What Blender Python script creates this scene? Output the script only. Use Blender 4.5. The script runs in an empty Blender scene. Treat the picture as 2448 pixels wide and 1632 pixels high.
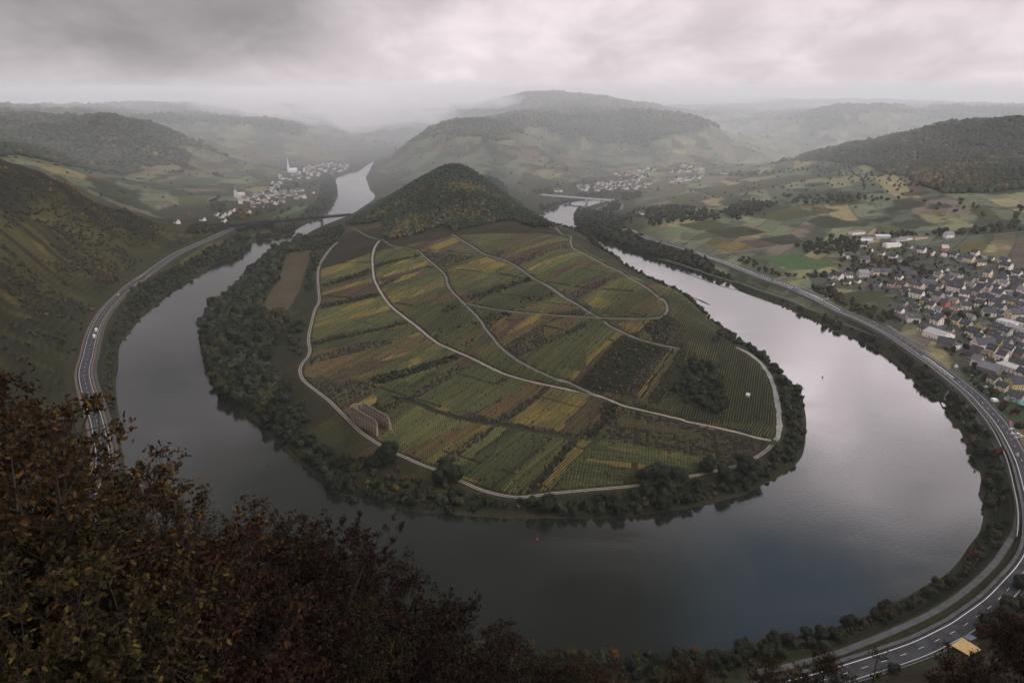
# The river loop seen from the cliff: every thing is real geometry in metres, river level z = 0, the camera 270 m above it.
WATER_IOR = 1.9
SEED_SKY = 3.1
CLOUD_D = .0022
CLOUDS = [(-780, 4100, 185, 430, 600, 110), (-1300, 4500, 200, 600, 600, 110), (-350, 4300, 240, 350, 400, 60), (-1350, 5300, 225, 900, 700, 95), (-700, 5600, 235, 700, 600, 110), (-1900, 5900, 240, 900, 700, 80), (-250, 6000, 250, 600, 500, 120), (-3300, 6300, 250, 1100, 700, 85), (-4600, 6400, 255, 900, 700, 70), (1500, 6600, 245, 900, 500, 75), (-1000, 4700, 215, 500, 400, 60), (150, 5600, 285, 420, 300, 45), (900, 5400, 275, 500, 300, 30)]
BEHIND = 2.0
VEG = .46
MIST_D = .00032
SKY_L, SKY_R, SKY_TOP, SKY_HUMP = .40, .80, .08, 3.4
HAZE_D = .000045; HAZE_COL = (.92, .968, 1, 1)
import bpy, math, random
import numpy as np
from mathutils import Vector, geometry as mgeo
random.seed(7); RNG = np.random.default_rng(11)
SC = bpy.context.scene
COL = SC.collection
# ---------------------------------------------------------------- camera model (metres, river level is z = 0)
FPX, CX, CY, HCAM = 1632.0, 1224.0, 816.0, 270.0
PITCH = math.atan((816 - 225) / FPX)
SP, CP = math.sin(PITCH), math.cos(PITCH)
FR = {'R': (2048, 700, .17007), 'T': (1980, 530, .19898), 'Y': (2150, 1450, .1267), 'P': (780, 920, .0893),'S0': (0, 0, 1.0), 'D': (0, 0, 1.04082), 'A': (0, 150, .38265), 'B': (800, 150, .38265), 'C': (1548, 150, .38265),
      'E': (0, 650, .29762), 'G': (600, 550, .34014), 'H': (1300, 550, .29762), 'I': (1900, 550, .23299), 'J': (0, 900, .46769),
      'K': (600, 900, .34014), 'L': (1200, 950, .34014), 'M': (1900, 850, .23299), 'N': (1700, 1250, .31803), 'O': (1100, 1350, .29762),
      'Q': (400, 370, .21259), 'S': (1250, 380, .21259), 'U': (2248, 850, .16584), 'W': (0, 850, .17857), 'X': (650, 1150, .23384), 'V': (2148, 650, .12755)}
def px(fr, pts):
    x0, y0, s = FR[fr]
    return [(x0 + p[0] * s, y0 + p[1] * s) + tuple(p[2:]) for p in pts]
def raydir(x, y):
    u = (x - CX) / FPX; v = (CY - y) / FPX
    return u, CP + v * SP, -SP + v * CP
def at_z(x, y, z):
    u, dy, dz = raydir(x, y); t = (z - HCAM) / dz
    return (u * t, dy * t, z)
def at_y(x, y, Y):
    u, dy, dz = raydir(x, y); t = Y / dy
    return (u * t, Y, HCAM + dz * t)
# ---------------------------------------------------------------- noise
def vnoise(x, y, seed=0):
    xi = np.floor(x).astype(np.int64); yi = np.floor(y).astype(np.int64)
    fx = x - xi; fy = y - yi; fx = fx * fx * (3 - 2 * fx); fy = fy * fy * (3 - 2 * fy)
    def h(a, b):
        n = (a * 374761393 + b * 668265263 + seed * 1442695041) & 0x7fffffff
        n = ((n ^ (n >> 13)) * 1274126177) & 0x7fffffff
        return ((n ^ (n >> 16)) & 0xffff) / 65535.0
    return (h(xi, yi) * (1 - fx) + h(xi + 1, yi) * fx) * (1 - fy) + (h(xi, yi + 1) * (1 - fx) + h(xi + 1, yi + 1) * fx) * fy
def fbm(x, y, sc, oct=4, seed=0):
    x = np.asarray(x, float) / sc; y = np.asarray(y, float) / sc; s = 0; a = .5; t = 0
    for i in range(oct):
        s = s + a * vnoise(x, y, seed + i * 17); t += a; x = x * 2.03 + 5.3; y = y * 2.03 + 1.7; a *= .5
    return s / t
def hash01(a, b=0, seed=0):
    a = np.asarray(a).astype(np.int64); b = np.asarray(b).astype(np.int64)
    n = (a * 374761393 + b * 668265263 + seed * 974634777 + 12345) & 0x7fffffff
    n = ((n ^ (n >> 13)) * 1274126177) & 0x7fffffff
    return ((n ^ (n >> 16)) & 0xffff) / 65535.0
def sstep(a, b, x):
    t = np.clip((x - a) / (b - a), 0, 1); return t * t * (3 - 2 * t)
def inpoly(X, Y, poly):
    X = np.asarray(X, float); Y = np.asarray(Y, float)
    P = np.asarray(poly, float)[:, :2]; res = np.zeros(X.shape, bool)
    bb = (X >= P[:, 0].min()) & (X <= P[:, 0].max()) & (Y >= P[:, 1].min()) & (Y <= P[:, 1].max())
    if not bb.any(): return res
    x = X[bb]; y = Y[bb]; r = np.zeros(x.shape, bool); n = len(P)
    for i in range(n):
        x1, y1 = P[i]; x2, y2 = P[(i + 1) % n]
        if y1 == y2: continue
        c = ((y1 > y) != (y2 > y)) & (x < (x2 - x1) * (y - y1) / (y2 - y1) + x1)
        r ^= c
    res[bb] = r; return res
def polydist(X, Y, pts, cap=None):
    """distance to an open polyline and the arc parameter of the nearest point"""
    P = np.asarray(pts, float); X = np.asarray(X, float); Y = np.asarray(Y, float)
    best = np.full(X.shape, 1e9); par = np.zeros(X.shape)
    m = cap or 1e9
    sel = (X > P[:, 0].min() - m) & (X < P[:, 0].max() + m) & (Y > P[:, 1].min() - m) & (Y < P[:, 1].max() + m)
    x = X[sel]; y = Y[sel]; b = best[sel]; q = par[sel]
    for i in range(len(P) - 1):
        ax, ay = P[i, :2]; dx, dy = P[i + 1, 0] - ax, P[i + 1, 1] - ay; L = dx * dx + dy * dy + 1e-9
        t = np.clip(((x - ax) * dx + (y - ay) * dy) / L, 0, 1)
        d = np.hypot(x - ax - t * dx, y - ay - t * dy); k = d < b
        b[k] = d[k]; q[k] = (i + t)[k]
    best[sel] = b; par[sel] = q
    return best, par
def smooth(pts, n=4):
    """Catmull-Rom"""
    P = [np.array(p, float) for p in pts]; out = []
    for i in range(len(P) - 1):
        p0 = P[max(i - 1, 0)]; p1 = P[i]; p2 = P[i + 1]; p3 = P[min(i + 2, len(P) - 1)]
        for k in range(n):
            t = k / n
            out.append(.5 * (2 * p1 + (p2 - p0) * t + (2 * p0 - 5 * p1 + 4 * p2 - p3) * t * t + (3 * p1 - p0 - 3 * p2 + p3) * t ** 3))
    out.append(P[-1]); return np.array(out)
# ---------------------------------------------------------------- object helpers
def tag(o, label=None, cat=None, group=None, kind=None):
    if label: o['label'] = label
    if cat: o['category'] = cat
    if group: o['group'] = group
    if kind: o['kind'] = kind
    return o
def mk(name, verts, faces, mats=(), parent=None, midx=None, col=None, smooth_=False, link=True):
    me = bpy.data.meshes.new(name)
    V = np.asarray(verts, np.float32).reshape(-1, 3)
    if isinstance(faces, np.ndarray):
        k = faces.shape[1]; nf = len(faces)
        me.vertices.add(len(V)); me.vertices.foreach_set('co', V.ravel())
        me.loops.add(nf * k); me.loops.foreach_set('vertex_index', faces.astype(np.int32).ravel())
        me.polygons.add(nf); me.polygons.foreach_set('loop_start', np.arange(0, nf * k, k, dtype=np.int32))
        me.update(calc_edges=True)
    else:
        me.from_pydata(V.tolist(), [], faces); me.update()
    for m in (mats if isinstance(mats, (list, tuple)) else [mats]): me.materials.append(m)
    if midx is not None: me.polygons.foreach_set('material_index', np.asarray(midx, np.int32))
    if smooth_: me.polygons.foreach_set('use_smooth', np.ones(len(me.polygons), bool))
    if col is not None:
        a = me.color_attributes.new('Col', 'FLOAT_COLOR', 'POINT')
        C = np.ones((len(V), 4), np.float32); C[:, :3] = col; a.data.foreach_set('color', C.ravel())
    o = bpy.data.objects.new(name, me)
    if link: COL.objects.link(o)
    if parent is not None: o.parent = parent
    return o
def empty(name, loc=(0, 0, 0), rz=0):
    o = bpy.data.objects.new(name, None); COL.objects.link(o); o.location = loc; o.rotation_euler = (0, 0, rz)
    o.empty_display_size = .5; return o
def ico(sub):
    import bmesh
    bm = bmesh.new(); bmesh.ops.create_icosphere(bm, subdivisions=sub, radius=1); bm.verts.ensure_lookup_table()
    v = np.array([p.co[:] for p in bm.verts]); f = np.array([[q.index for q in p.verts] for p in bm.faces]); bm.free(); return v, f
class MB:
    """collects boxes, prisms and tubes into one mesh"""
    def __init__(s): s.v = []; s.f = []; s.m = []
    def add(s, v, f, m=0):
        b = len(s.v); s.v += [tuple(p) for p in v]; s.f += [tuple(i + b for i in q) for q in f]; s.m += [m] * len(f); return s
    def box(s, x0, x1, y0, y1, z0, z1, m=0):
        return s.add([(x0, y0, z0), (x1, y0, z0), (x1, y1, z0), (x0, y1, z0), (x0, y0, z1), (x1, y0, z1), (x1, y1, z1), (x0, y1, z1)],
                     [(0, 3, 2, 1), (4, 5, 6, 7), (0, 1, 5, 4), (1, 2, 6, 5), (2, 3, 7, 6), (3, 0, 4, 7)], m)
    def prism(s, poly, z0, z1, m=0):
        n = len(poly); v = [(p[0], p[1], z0) for p in poly] + [(p[0], p[1], z1) for p in poly]
        return s.add(v, [tuple(range(n - 1, -1, -1)), tuple(range(n, 2 * n))] + [(i, (i + 1) % n, n + (i + 1) % n, n + i) for i in range(n)], m)
    def tube(s, p, q, r0, r1, n=6, m=0):
        p = Vector(p); q = Vector(q); d = (q - p)
        if d.length < 1e-6: return s
        a = d.orthogonal().normalized(); b = d.normalized().cross(a); v = []
        for c, r in ((p, r0), (q, r1)):
            for k in range(n):
                t = 2 * math.pi * k / n; v.append(c + a * r * math.cos(t) + b * r * math.sin(t))
        return s.add(v, [(k, (k + 1) % n, n + (k + 1) % n, n + k) for k in range(n)] + [tuple(range(n - 1, -1, -1)), tuple(range(n, 2 * n))], m)
    def obj(s, name, mats, parent=None, link=True):
        return mk(name, s.v, s.f, mats, parent, s.m, link=link)
# ---------------------------------------------------------------- materials
def mat(name, col, rough=.8, noise=0.0, nsc=1.0, spec=.3, metal=0, attr=False, bump=0.0, bsc=1.0, emit=0):
    m = bpy.data.materials.new(name); m.use_nodes = True; nt = m.node_tree; n = nt.nodes; L = nt.links
    b = n['Principled BSDF']; b.inputs['Roughness'].default_value = rough; b.inputs['Metallic'].default_value = metal
    b.inputs['Specular IOR Level'].default_value = spec
    b.inputs['Base Color'].default_value = (*col, 1)
    src = None
    if attr:
        a = n.new('ShaderNodeVertexColor'); a.layer_name = 'Col'; src = a.outputs['Color']
    if noise:
        tc = n.new('ShaderNodeTexCoord'); tx = n.new('ShaderNodeTexNoise'); tx.inputs['Scale'].default_value = nsc; tx.inputs['Detail'].default_value = 4
        L.new(tc.outputs['Object'], tx.inputs['Vector'])
        mr = n.new('ShaderNodeMapRange'); mr.inputs[1].default_value = .3; mr.inputs[2].default_value = .7
        mr.inputs[3].default_value = 1 - noise; mr.inputs[4].default_value = 1 + noise
        L.new(tx.outputs['Fac'], mr.inputs[0])
        mx = n.new('ShaderNodeVectorMath'); mx.operation = 'MULTIPLY'
        if src: L.new(src, mx.inputs[0])
        else: mx.inputs[0].default_value = col
        L.new(mr.outputs[0], mx.inputs[1]); src = mx.outputs[0]
    if src: L.new(src, b.inputs['Base Color'])
    if bump:
        tc = n.new('ShaderNodeTexCoord'); tx = n.new('ShaderNodeTexNoise'); tx.inputs['Scale'].default_value = bsc; tx.inputs['Detail'].default_value = 5
        L.new(tc.outputs['Object'], tx.inputs['Vector']); bp = n.new('ShaderNodeBump'); bp.inputs['Distance'].default_value = bump
        L.new(tx.outputs['Fac'], bp.inputs['Height']); L.new(bp.outputs[0], b.inputs['Normal'])
    return m
# ---------------------------------------------------------------- shorelines (image points at river level)
OUTER = (px('Q', [(2352, 60), (2260, 110), (2180, 150), (1950, 240), (1895, 280), (1900, 340), (1905, 440), (1880, 530), (1840, 590), (1760, 660), (1640, 740), (1540, 790),
        (1440, 850), (1380, 890), (1290, 925), (1130, 945), (1000, 960), (930, 1000), (840, 1050)]) + px('A', [(1520, 1175), (1480, 1210), (1340, 1255), (1220, 1345), (1090, 1405), (970, 1505), (900, 1568)]) +
        px('E', [(1330, 200), (1150, 350), (1060, 460), (990, 545), (950, 620), (945, 780), (925, 870), (925, 960), (940, 1090), (955, 1180), (955, 1300), (970, 1440)]) +
        px('D', [(295, 1110), (345, 1200), (430, 1290), (560, 1370), (750, 1440), (950, 1478)]) + px('O', [(200, 610), (600, 690), (1000, 730), (1400, 735), (1900, 715), (2300, 660)]) +
        px('N', [(700, 850), (900, 800), (1130, 725), (1300, 640), (1500, 545), (1640, 460), (1760, 400), (1870, 290), (1950, 170), (2030, 60)]) +
        px('M', [(1950, 1567), (1905, 1400), (1920, 1250), (1870, 1100), (1800, 1000), (1760, 900), (1700, 760), (1620, 680), (1540, 520), (1420, 420), (1300, 320), (1150, 190), (1060, 90), (950, 10)]) +
        px('I', [(850, 1230), (700, 1145), (570, 1090), (430, 1050), (330, 985), (230, 945), (120, 905), (0, 855)]) +
        px('H', [(2250, 765), (2100, 695), (1950, 625), (1800, 560), (1650, 500), (1500, 430), (1400, 395), (1270, 345), (1150, 300), (1000, 262), (850, 212), (700, 165), (560, 110)]) +
        px('S', [(1000, 965), (850, 890), (740, 820), (650, 780), (600, 740), (575, 700), (575, 650), (615, 600), (680, 560), (780, 520), (900, 485), (1000, 462), (1080, 440)]))
INNER = (px('Q', [(2352, 110), (2252, 240), (2255, 300), (2285, 380), (2340, 450)]) + px('B', [(205, 740), (222, 790), (252, 830), (240, 858), (160, 918), (60, 968)]) +
         px('Q', [(2030, 690), (1900, 740), (1750, 800), (1560, 905), (1450, 985), (1330, 1040)]) + px('A', [(1680, 1200), (1620, 1260), (1530, 1320), (1510, 1375), (1460, 1415), (1425, 1460), (1345, 1530), (1325, 1600)]) +
         px('E', [(1765, 200), (1700, 260), (1685, 330), (1655, 380), (1620, 430), (1618, 490), (1630, 620), (1648, 720), (1675, 800), (1705, 885), (1770, 970), (1830, 1030), (1910, 1095), (1990, 1150), (2100, 1230), (2150, 1300), (2260, 1390), (2352, 1500)]) +
         px('J', [(1560, 460), (1650, 540), (1700, 590), (1850, 620), (1980, 660), (2150, 692), (2280, 700)]) + px('L', [(0, 840), (300, 842), (500, 845), (740, 845), (900, 830), (1280, 780), (1440, 750), (1560, 715), (1700, 680), (1820, 610), (1960, 540), (2080, 440), (2115, 350), (2125, 250), (2125, 100), (2100, 0)]) +
         px('H', [(2080, 1400), (2040, 1320), (1970, 1240), (1900, 1150), (1800, 1060), (1700, 975), (1600, 925), (1530, 870), (1420, 790), (1320, 740), (1280, 680), (1230, 610), (1150, 540), (1090, 505), (1020, 475), (930, 440), (850, 410), (740, 345), (700, 325), (560, 240), (500, 190), (470, 150), (440, 110)]) +
         px('B', [(1645, 1135), (1600, 1080), (1530, 1056), (1400, 1030), (1320, 1000), (1270, 975), (1240, 950)]) + px('S', [(180, 635), (240, 595), (340, 555), (450, 508), (560, 485), (700, 462), (880, 440), (1000, 428)]))
OUT_W = smooth([at_z(x, y, 0)[:2] for x, y in OUTER], 3)
INN_W = smooth([at_z(x, y, 0)[:2] for x, y in INNER], 3)
RIVER = np.vstack([OUT_W, INN_W[::-1]])
def river_sd(X, Y):
    d1, _ = polydist(X, Y, OUT_W, 600); d2, _ = polydist(X, Y, INN_W, 600)
    d = np.minimum(d1, d2); return np.where(inpoly(X, Y, RIVER), -d, d)
# ---------------------------------------------------------------- height control points
CT = []
def cz(fr, pts):                                   # (px, py, z): the height is known
    for x, y, z in px(fr, pts): CT.append(at_z(x, y, z))
def cy(fr, pts):                                   # (px, py, Y): the distance is known
    for x, y, Y in px(fr, pts): CT.append(at_y(x, y, Y))
# banks
for W_, side in ((OUT_W, 1), (INN_W, 1)):
    for i in range(0, len(W_), 4): CT.append((W_[i][0], W_[i][1], 2.5))
# meander slope: riverside track, middle tracks, top tracks
cz('G', [(560, 140, 14), (510, 190, 11), (480, 250, 10), (470, 400, 9), (450, 560, 9), (410, 720, 9), (415, 840, 9), (360, 940, 8), (365, 1050, 8), (500, 1160, 8), (630, 1280, 8), (800, 1440, 8)])
cz('K', [(1000, 530, 7), (1300, 655, 7), (1600, 790, 7), (1900, 848, 7)])
cz('L', [(150, 695, 7), (600, 650, 7), (940, 620, 7), (1300, 558, 8), (1650, 480, 8), (1850, 380, 8), (1950, 260, 9), (1945, 100, 9)])
cz('H', [(1885, 1450, 9), (1840, 1240, 9), (1740, 1070, 9), (1600, 965, 9), (1530, 925, 10)])
cz('G', [(905, 75, 36), (860, 200, 32), (865, 340, 27), (920, 450, 24), (1010, 560, 21), (1150, 665, 19), (1310, 795, 17), (1480, 870, 16), (1750, 1000, 14), (2100, 1095, 13)])
cz('H', [(250, 1295, 13), (560, 1380, 12), (950, 1485, 11), (1250, 1567, 10)])
cz('L', [(1500, 210, 10)])
cz('G', [(700, 0, 24), (800, 40, 30), (1170, 140, 44), (1330, 280, 38), (1420, 440, 34), (1520, 540, 31), (1650, 700, 27), (1850, 900, 22), (2200, 1075, 16), (1400, 165, 48), (1650, 178, 52)])
cz('B', [(735, 1075, 60), (870, 1155, 55), (1130, 1270, 50), (1300, 1380, 46), (1480, 1495, 42), (1340, 1020, 57), (1470, 1085, 55), (1490, 1160, 54), (1680, 1260, 51), (1900, 1375, 49), (1160, 1000, 60), (1000, 1120, 57)])
cz('H', [(0, 430, 43), (200, 560, 40), (440, 700, 38), (590, 800, 36), (780, 885, 34), (1000, 935, 33), (800, 440, 48), (940, 540, 47), (990, 640, 45), (850, 712, 42), (1130, 960, 33), (1100, 750, 40)])
cz('H', [(1130, 560, 38), (1200, 620, 30), (1060, 470, 40), (1240, 700, 22), (1250, 770, 32), (1330, 780, 30), (1430, 830, 29), (1500, 880, 24), (1520, 1000, 20), (1300, 950, 30), (1400, 1080, 26), (1550, 1120, 16), (1700, 1180, 12), (1600, 1300, 12), (1750, 1400, 10), (1300, 1150, 22), (1350, 1350, 16), (1000, 1300, 18), (900, 1150, 24), (700, 1000, 27), (600, 1150, 22)])
cz('H', [(300, 300, 53), (500, 330, 51), (850, 430, 42), (640, 290, 40), (480, 210, 36), (400, 150, 40)])
cz('B', [(1560, 1090, 40), (1500, 1070, 48), (1640, 1200, 30)])
# wooded ridge behind the meander
cy('B', [(300, 1090, 1130), (500, 1080, 1150), (720, 1020, 1200), (1150, 1000, 1240), (310, 1000, 1330)])
cy('B', [(740, 800, 1400), (600, 860, 1370), (900, 830, 1380), (430, 930, 1400), (1050, 900, 1330), (1180, 960, 1290)])
cy('B', [(790, 640, 1600), (700, 650, 1610), (620, 690, 1600), (860, 670, 1590), (500, 755, 1590), (350, 840, 1600), (940, 770, 1540), (1010, 830, 1480), (1080, 880, 1430), (200, 920, 1590), (1290, 1000, 1290)])
cz('B', [(130, 985, 12), (200, 1010, 20), (100, 1040, 22)])
for p in [(-60, 1800, 78), (-120, 1850, 50), (-60, 2000, 25), (5, 1700, 22), (10, 1600, 30), (-200, 1850, 12)]: CT.append(p)
# left valley side (steep vineyard slope) : crest line, then the spurs behind
cy('S0', [(0, 392, 1030), (60, 405, 1060), (110, 424, 1100), (191, 462, 1200), (268, 498, 1270), (344, 523, 1330), (405, 540, 1400)])
cy('S0', [(-200, 350, 950), (-450, 330, 900), (0, 560, 800), (100, 560, 930), (-100, 700, 600)])
cz('A', [(1270, 985, 22), (1150, 1000, 26), (1400, 1010, 16), (1600, 965, 12), (1450, 930, 14), (1560, 880, 14), (1700, 830, 14), (1850, 770, 13), (1990, 790, 8), (1800, 930, 6), (1900, 650, 15), (2150, 650, 10), (1680, 720, 18), (1480, 830, 20)])
cy('A', [(1420, 850, 1740), (1300, 812, 1800), (1060, 800, 1750), (800, 748, 1700), (560, 710, 1640), (350, 650, 1600), (100, 600, 1550), (1100, 900, 1640), (800, 860, 1560), (1000, 960, 1560)])
cy('A', [(1560, 760, 1980), (1400, 720, 2000), (1200, 700, 1990), (1000, 690, 1950), (720, 720, 1900), (500, 640, 1900), (250, 560, 1900), (0, 520, 1900)])
cy('A', [(680, 335, 2300), (560, 370, 2300), (480, 400, 2300), (800, 365, 2300), (900, 410, 2300), (1000, 450, 2320), (1150, 520, 2330), (1280, 570, 2350), (1450, 600, 2400), (1600, 630, 2420), (1740, 660, 2440), (300, 358, 2350), (0, 358, 2350), (-400, 350, 2300), (700, 520, 2150), (400, 480, 2150), (1000, 600, 2150), (1200, 640, 2180)])
cy('A', [(1000, 420, 2950), (1250, 475, 2950), (1400, 495, 2950), (1580, 525, 2950), (1700, 570, 2950), (1780, 610, 2900), (860, 340, 3000), (1420, 600, 2650), (1500, 640, 2620)])
cy('A', [(870, 328, 3500), (1050, 350, 3500), (1250, 385, 3500), (1480, 365, 3600), (1650, 370, 3600), (1800, 385, 3600), (1950, 470, 3500), (2080, 540, 3400), (2180, 600, 3300), (2240, 625, 3200), (1850, 480, 3350), (1900, 600, 3050), (2100, 625, 2950)])
cy('S0', [(-100, 262, 5200), (0, 262, 5200), (180, 265, 5200), (280, 256, 5200), (363, 253, 5200), (430, 261, 5200), (600, 262, 5200), (800, 258, 5400), (1000, 256, 5600), (900, 330, 4300), (950, 345, 4000), (1000, 340, 4200)])
# central hills
cz('B', [(1150, 870, 8), (1350, 795, 10), (1500, 775, 14), (1700, 725, 16), (1900, 685, 18), (1050, 880, 10)])
cy('B', [(700, 378, 2800), (800, 376, 2850), (900, 378, 2900), (640, 400, 2780), (600, 432, 2750), (500, 512, 2650), (400, 592, 2550), (300, 665, 2430), (240, 720, 2330), (1000, 374, 2950), (700, 520, 2450), (500, 640, 2350), (900, 600, 2300), (1000, 700, 2100), (850, 640, 2150)])
cy('B', [(1050, 400, 2850), (1200, 450, 2750), (1350, 520, 2650), (1500, 600, 2500), (1620, 660, 2450), (1000, 500, 2500), (1150, 600, 2350), (1300, 700, 2200), (1100, 740, 2050)])
cy('B', [(1040, 372, 3150), (1150, 342, 3200), (1300, 336, 3250), (1400, 340, 3250), (1500, 345, 3250), (1700, 335, 3300), (1850, 335, 3300), (2000, 340, 3300), (2150, 350, 3300), (2300, 365, 3300), (1400, 460, 2900), (1600, 480, 2900), (1750, 600, 2700), (1850, 640, 2600)])
cy('C', [(150, 325, 3300), (300, 350, 3300), (400, 382, 3250), (500, 430, 3200), (600, 492, 3150), (680, 552, 3050), (740, 605, 2950), (100, 450, 3000), (300, 500, 2950), (400, 600, 2800), (500, 640, 2850), (150, 620, 2600)])
cy('B', [(780, 350, 4600), (900, 290, 4600), (1000, 235, 4600), (1060, 255, 4650), (1150, 215, 4600), (1200, 200, 4600), (1270, 180, 4600), (1330, 180, 4600), (1450, 197, 4600), (1620, 198, 4600), (1750, 216, 4600), (1900, 252, 4600), (2050, 302, 4600), (2120, 328, 4600), (2300, 360, 4600)])
# right plain, its village and the wooded hill
cz('C', [(0, 770, 14), (300, 740, 22), (500, 700, 32), (700, 690, 40), (900, 665, 52), (1100, 640, 66), (0, 1000, 9), (300, 900, 18), (600, 880, 26), (900, 830, 38), (1300, 760, 58), (1600, 800, 62), (1500, 690, 75), (300, 1080, 10), (600, 1000, 14), (900, 980, 18), (1300, 950, 28), (1600, 950, 38), (1900, 900, 52), (2200, 900, 60), (1300, 1060, 20), (1600, 1080, 22), (1900, 1080, 30), (2300, 1050, 42), (900, 1120, 12), (1700, 770, 66), (2340, 960, 55)])
cz('C', [(400, 1200, 10), (700, 1200, 10), (1000, 1180, 11), (1300, 1180, 14), (1700, 1180, 20), (2100, 1180, 26), (2340, 1200, 30), (900, 1340, 11), (1300, 1380, 11), (1700, 1330, 14), (2100, 1350, 18), (2340, 1350, 20)])
cz('I', [(1000, 900, 10), (1400, 900, 11), (1900, 800, 14), (2300, 700, 18), (1500, 1200, 11), (2000, 1150, 12), (2340, 1000, 15), (2340, 1400, 12), (600, 700, 11)])
cz('M', [(2000, 300, 10), (2340, 500, 10), (2340, 900, 9), (2600, 700, 12)])
cy('C', [(1130, 605, 2180), (1250, 560, 2180), (1400, 530, 2200), (1500, 492, 2200), (1650, 452, 2200), (1800, 410, 2150), (1950, 395, 2120), (2100, 382, 2100), (2180, 350, 2080), (2230, 352, 2080), (2352, 372, 2080), (2700, 360, 2100), (1500, 600, 2000), (1800, 600, 1850), (2100, 600, 1800), (2350, 600, 1800)])
cz('C', [(1700, 765, 68), (1850, 818, 66), (2050, 815, 68), (2352, 790, 75)])
cy('C', [(640, 490, 4200), (740, 425, 4200), (900, 375, 4100), (1000, 340, 4000), (1100, 325, 4000), (1160, 295, 4000), (1450, 293, 4000), (2000, 300, 4000), (2352, 308, 4000), (1200, 450, 3600), (900, 500, 3600), (800, 575, 3300), (1100, 535, 3250), (1000, 640, 3000), (750, 640, 3050), (1300, 560, 3000), (1500, 400, 3700), (2000, 400, 3700)])
cy('C', [(160, 322, 5600), (350, 303, 5600), (600, 307, 5600), (840, 322, 5600)])
cy('C', [(0, 236, 7500), (230, 232, 7500), (700, 230, 7500), (1200, 229, 7500), (1900, 241, 7500), (2170, 290, 7500), (2500, 300, 7500)])
# near cliff: foot line of the outer valley side, rising towards and past the camera
FOOT = [(-560, 1213), (-585, 1090), (-571, 975), (-530, 832), (-480, 720), (-444, 645), (-390, 560), (-345, 490), (-290, 400), (-210, 320), (-110, 262), (0, 238), (100, 240), (170, 248), (260, 262), (360, 290), (450, 330)]
for i in range(len(FOOT)):
    a = np.array(FOOT[max(i - 1, 0)], float); b = np.array(FOOT[min(i + 1, len(FOOT) - 1)], float); d = (b - a) / np.linalg.norm(b - a)
    nrm = np.array([d[1], -d[0]]); f = np.array(FOOT[i], float)
    CT.append((*f, 12))
    if i < 1: continue
    for dd, z in ((25, 27), (70, 66), (130, 118), (200, 182), (280, 262), (420, 300)):
        if i < 4 and dd > 180: continue
        q = f + nrm * dd
        if q[1] < 225 and abs(q[0]) < 140: continue
        CT.append((q[0], q[1], z))
for x in (-120, -60, 0, 60, 120):
    for y, z in ((200, 42), (150, 88), (100, 140), (60, 188), (30, 228)): CT.append((x, y, z + (12 if x < -30 and y < 120 else 0)))
CT += [(0, 0, 266), (-40, 0, 268), (40, 0, 264), (0, -40, 275), (-60, -60, 285), (60, -60, 280), (-200, -100, 300), (250, -150, 300), (-12, 14, 257), (-26, 24, 255), (16, 14, 250)]
for a in range(-180, 180, 12):
    t = math.radians(a)
    CT.append((11500 * math.sin(t), 11500 * math.cos(t), 120))
    if abs(a) > 55: CT.append((3500 * math.sin(t), 3500 * math.cos(t), 220))
for x, z in ((-2500, 150), (-1500, 160), (0, 150), (1500, 160), (3000, 160), (5500, 150)): CT.append((x, 9500, z))
CTN = np.array(CT); _k = np.unique(np.round(CTN[:, :2] / 9), axis=0, return_index=True)[1]; CTN = CTN[np.sort(_k)]
CTN[:, 2] = np.clip(CTN[:, 2], 2.5, 330)
def kern(d): return np.sqrt(d * d + 14.0 ** 2)
_D = np.hypot(CTN[:, None, 0] - CTN[None, :, 0], CTN[:, None, 1] - CTN[None, :, 1])
_n = len(CTN); _Am = np.zeros((_n + 1, _n + 1)); _Am[:_n, :_n] = kern(_D) - np.eye(_n) * 8.0; _Am[:_n, _n] = 1; _Am[_n, :_n] = 1
_w = np.linalg.solve(_Am, np.append(CTN[:, 2], 0))
def rbf(X, Y):
    out = np.empty(X.size); xf = X.ravel(); yf = Y.ravel()
    for i in range(0, X.size, 20000):
        d = np.hypot(xf[i:i + 20000, None] - CTN[None, :, 0], yf[i:i + 20000, None] - CTN[None, :, 1]); out[i:i + 20000] = kern(d) @ _w[:_n] + _w[_n]
    return out.reshape(X.shape)
# ---------------------------------------------------------------- polar grid round the camera foot
AZ = np.concatenate([np.linspace(-180, -66, 20)[:-1], np.linspace(-66, -46, 30)[:-1], np.linspace(-46, 46, 901), np.linspace(46, 66, 30)[1:], np.linspace(66, 180, 20)[1:]])
AZR = np.radians(AZ)
def geo(a, b, r):
    n = int(math.log(b / a) / math.log(r)) + 1; return np.geomspace(a, b, n)
RR = np.concatenate([[.5, 1.5], geo(3, 200, 1.03)[:-1], geo(200, 2300, 1.0045)[:-1], geo(2300, 12000, 1.010)])
NA, NR = len(AZ), len(RR)
GX = np.sin(AZR)[None, :] * RR[:, None]; GY = np.cos(AZR)[None, :] * RR[:, None]
# heights: interpolate on a thinner grid, then refine
ri = np.unique(np.append(np.arange(0, NR, 5), NR - 1)); ai = np.unique(np.append(np.arange(0, NA, 4), NA - 1))
Hc = rbf(GX[np.ix_(ri, ai)], GY[np.ix_(ri, ai)])
H1 = np.empty((len(ri), NA))
for i in range(len(ri)): H1[i] = np.interp(np.arange(NA), ai, Hc[i])
GH = np.empty((NR, NA)); _f = np.arange(NR)
_lo = np.clip(np.searchsorted(ri, _f, side='right') - 1, 0, len(ri) - 2); _t = ((_f - ri[_lo]) / (ri[_lo + 1] - ri[_lo]))[:, None]
GH = H1[_lo] * (1 - _t) + H1[_lo + 1] * _t
SD = river_sd(GX, GY)
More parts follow.
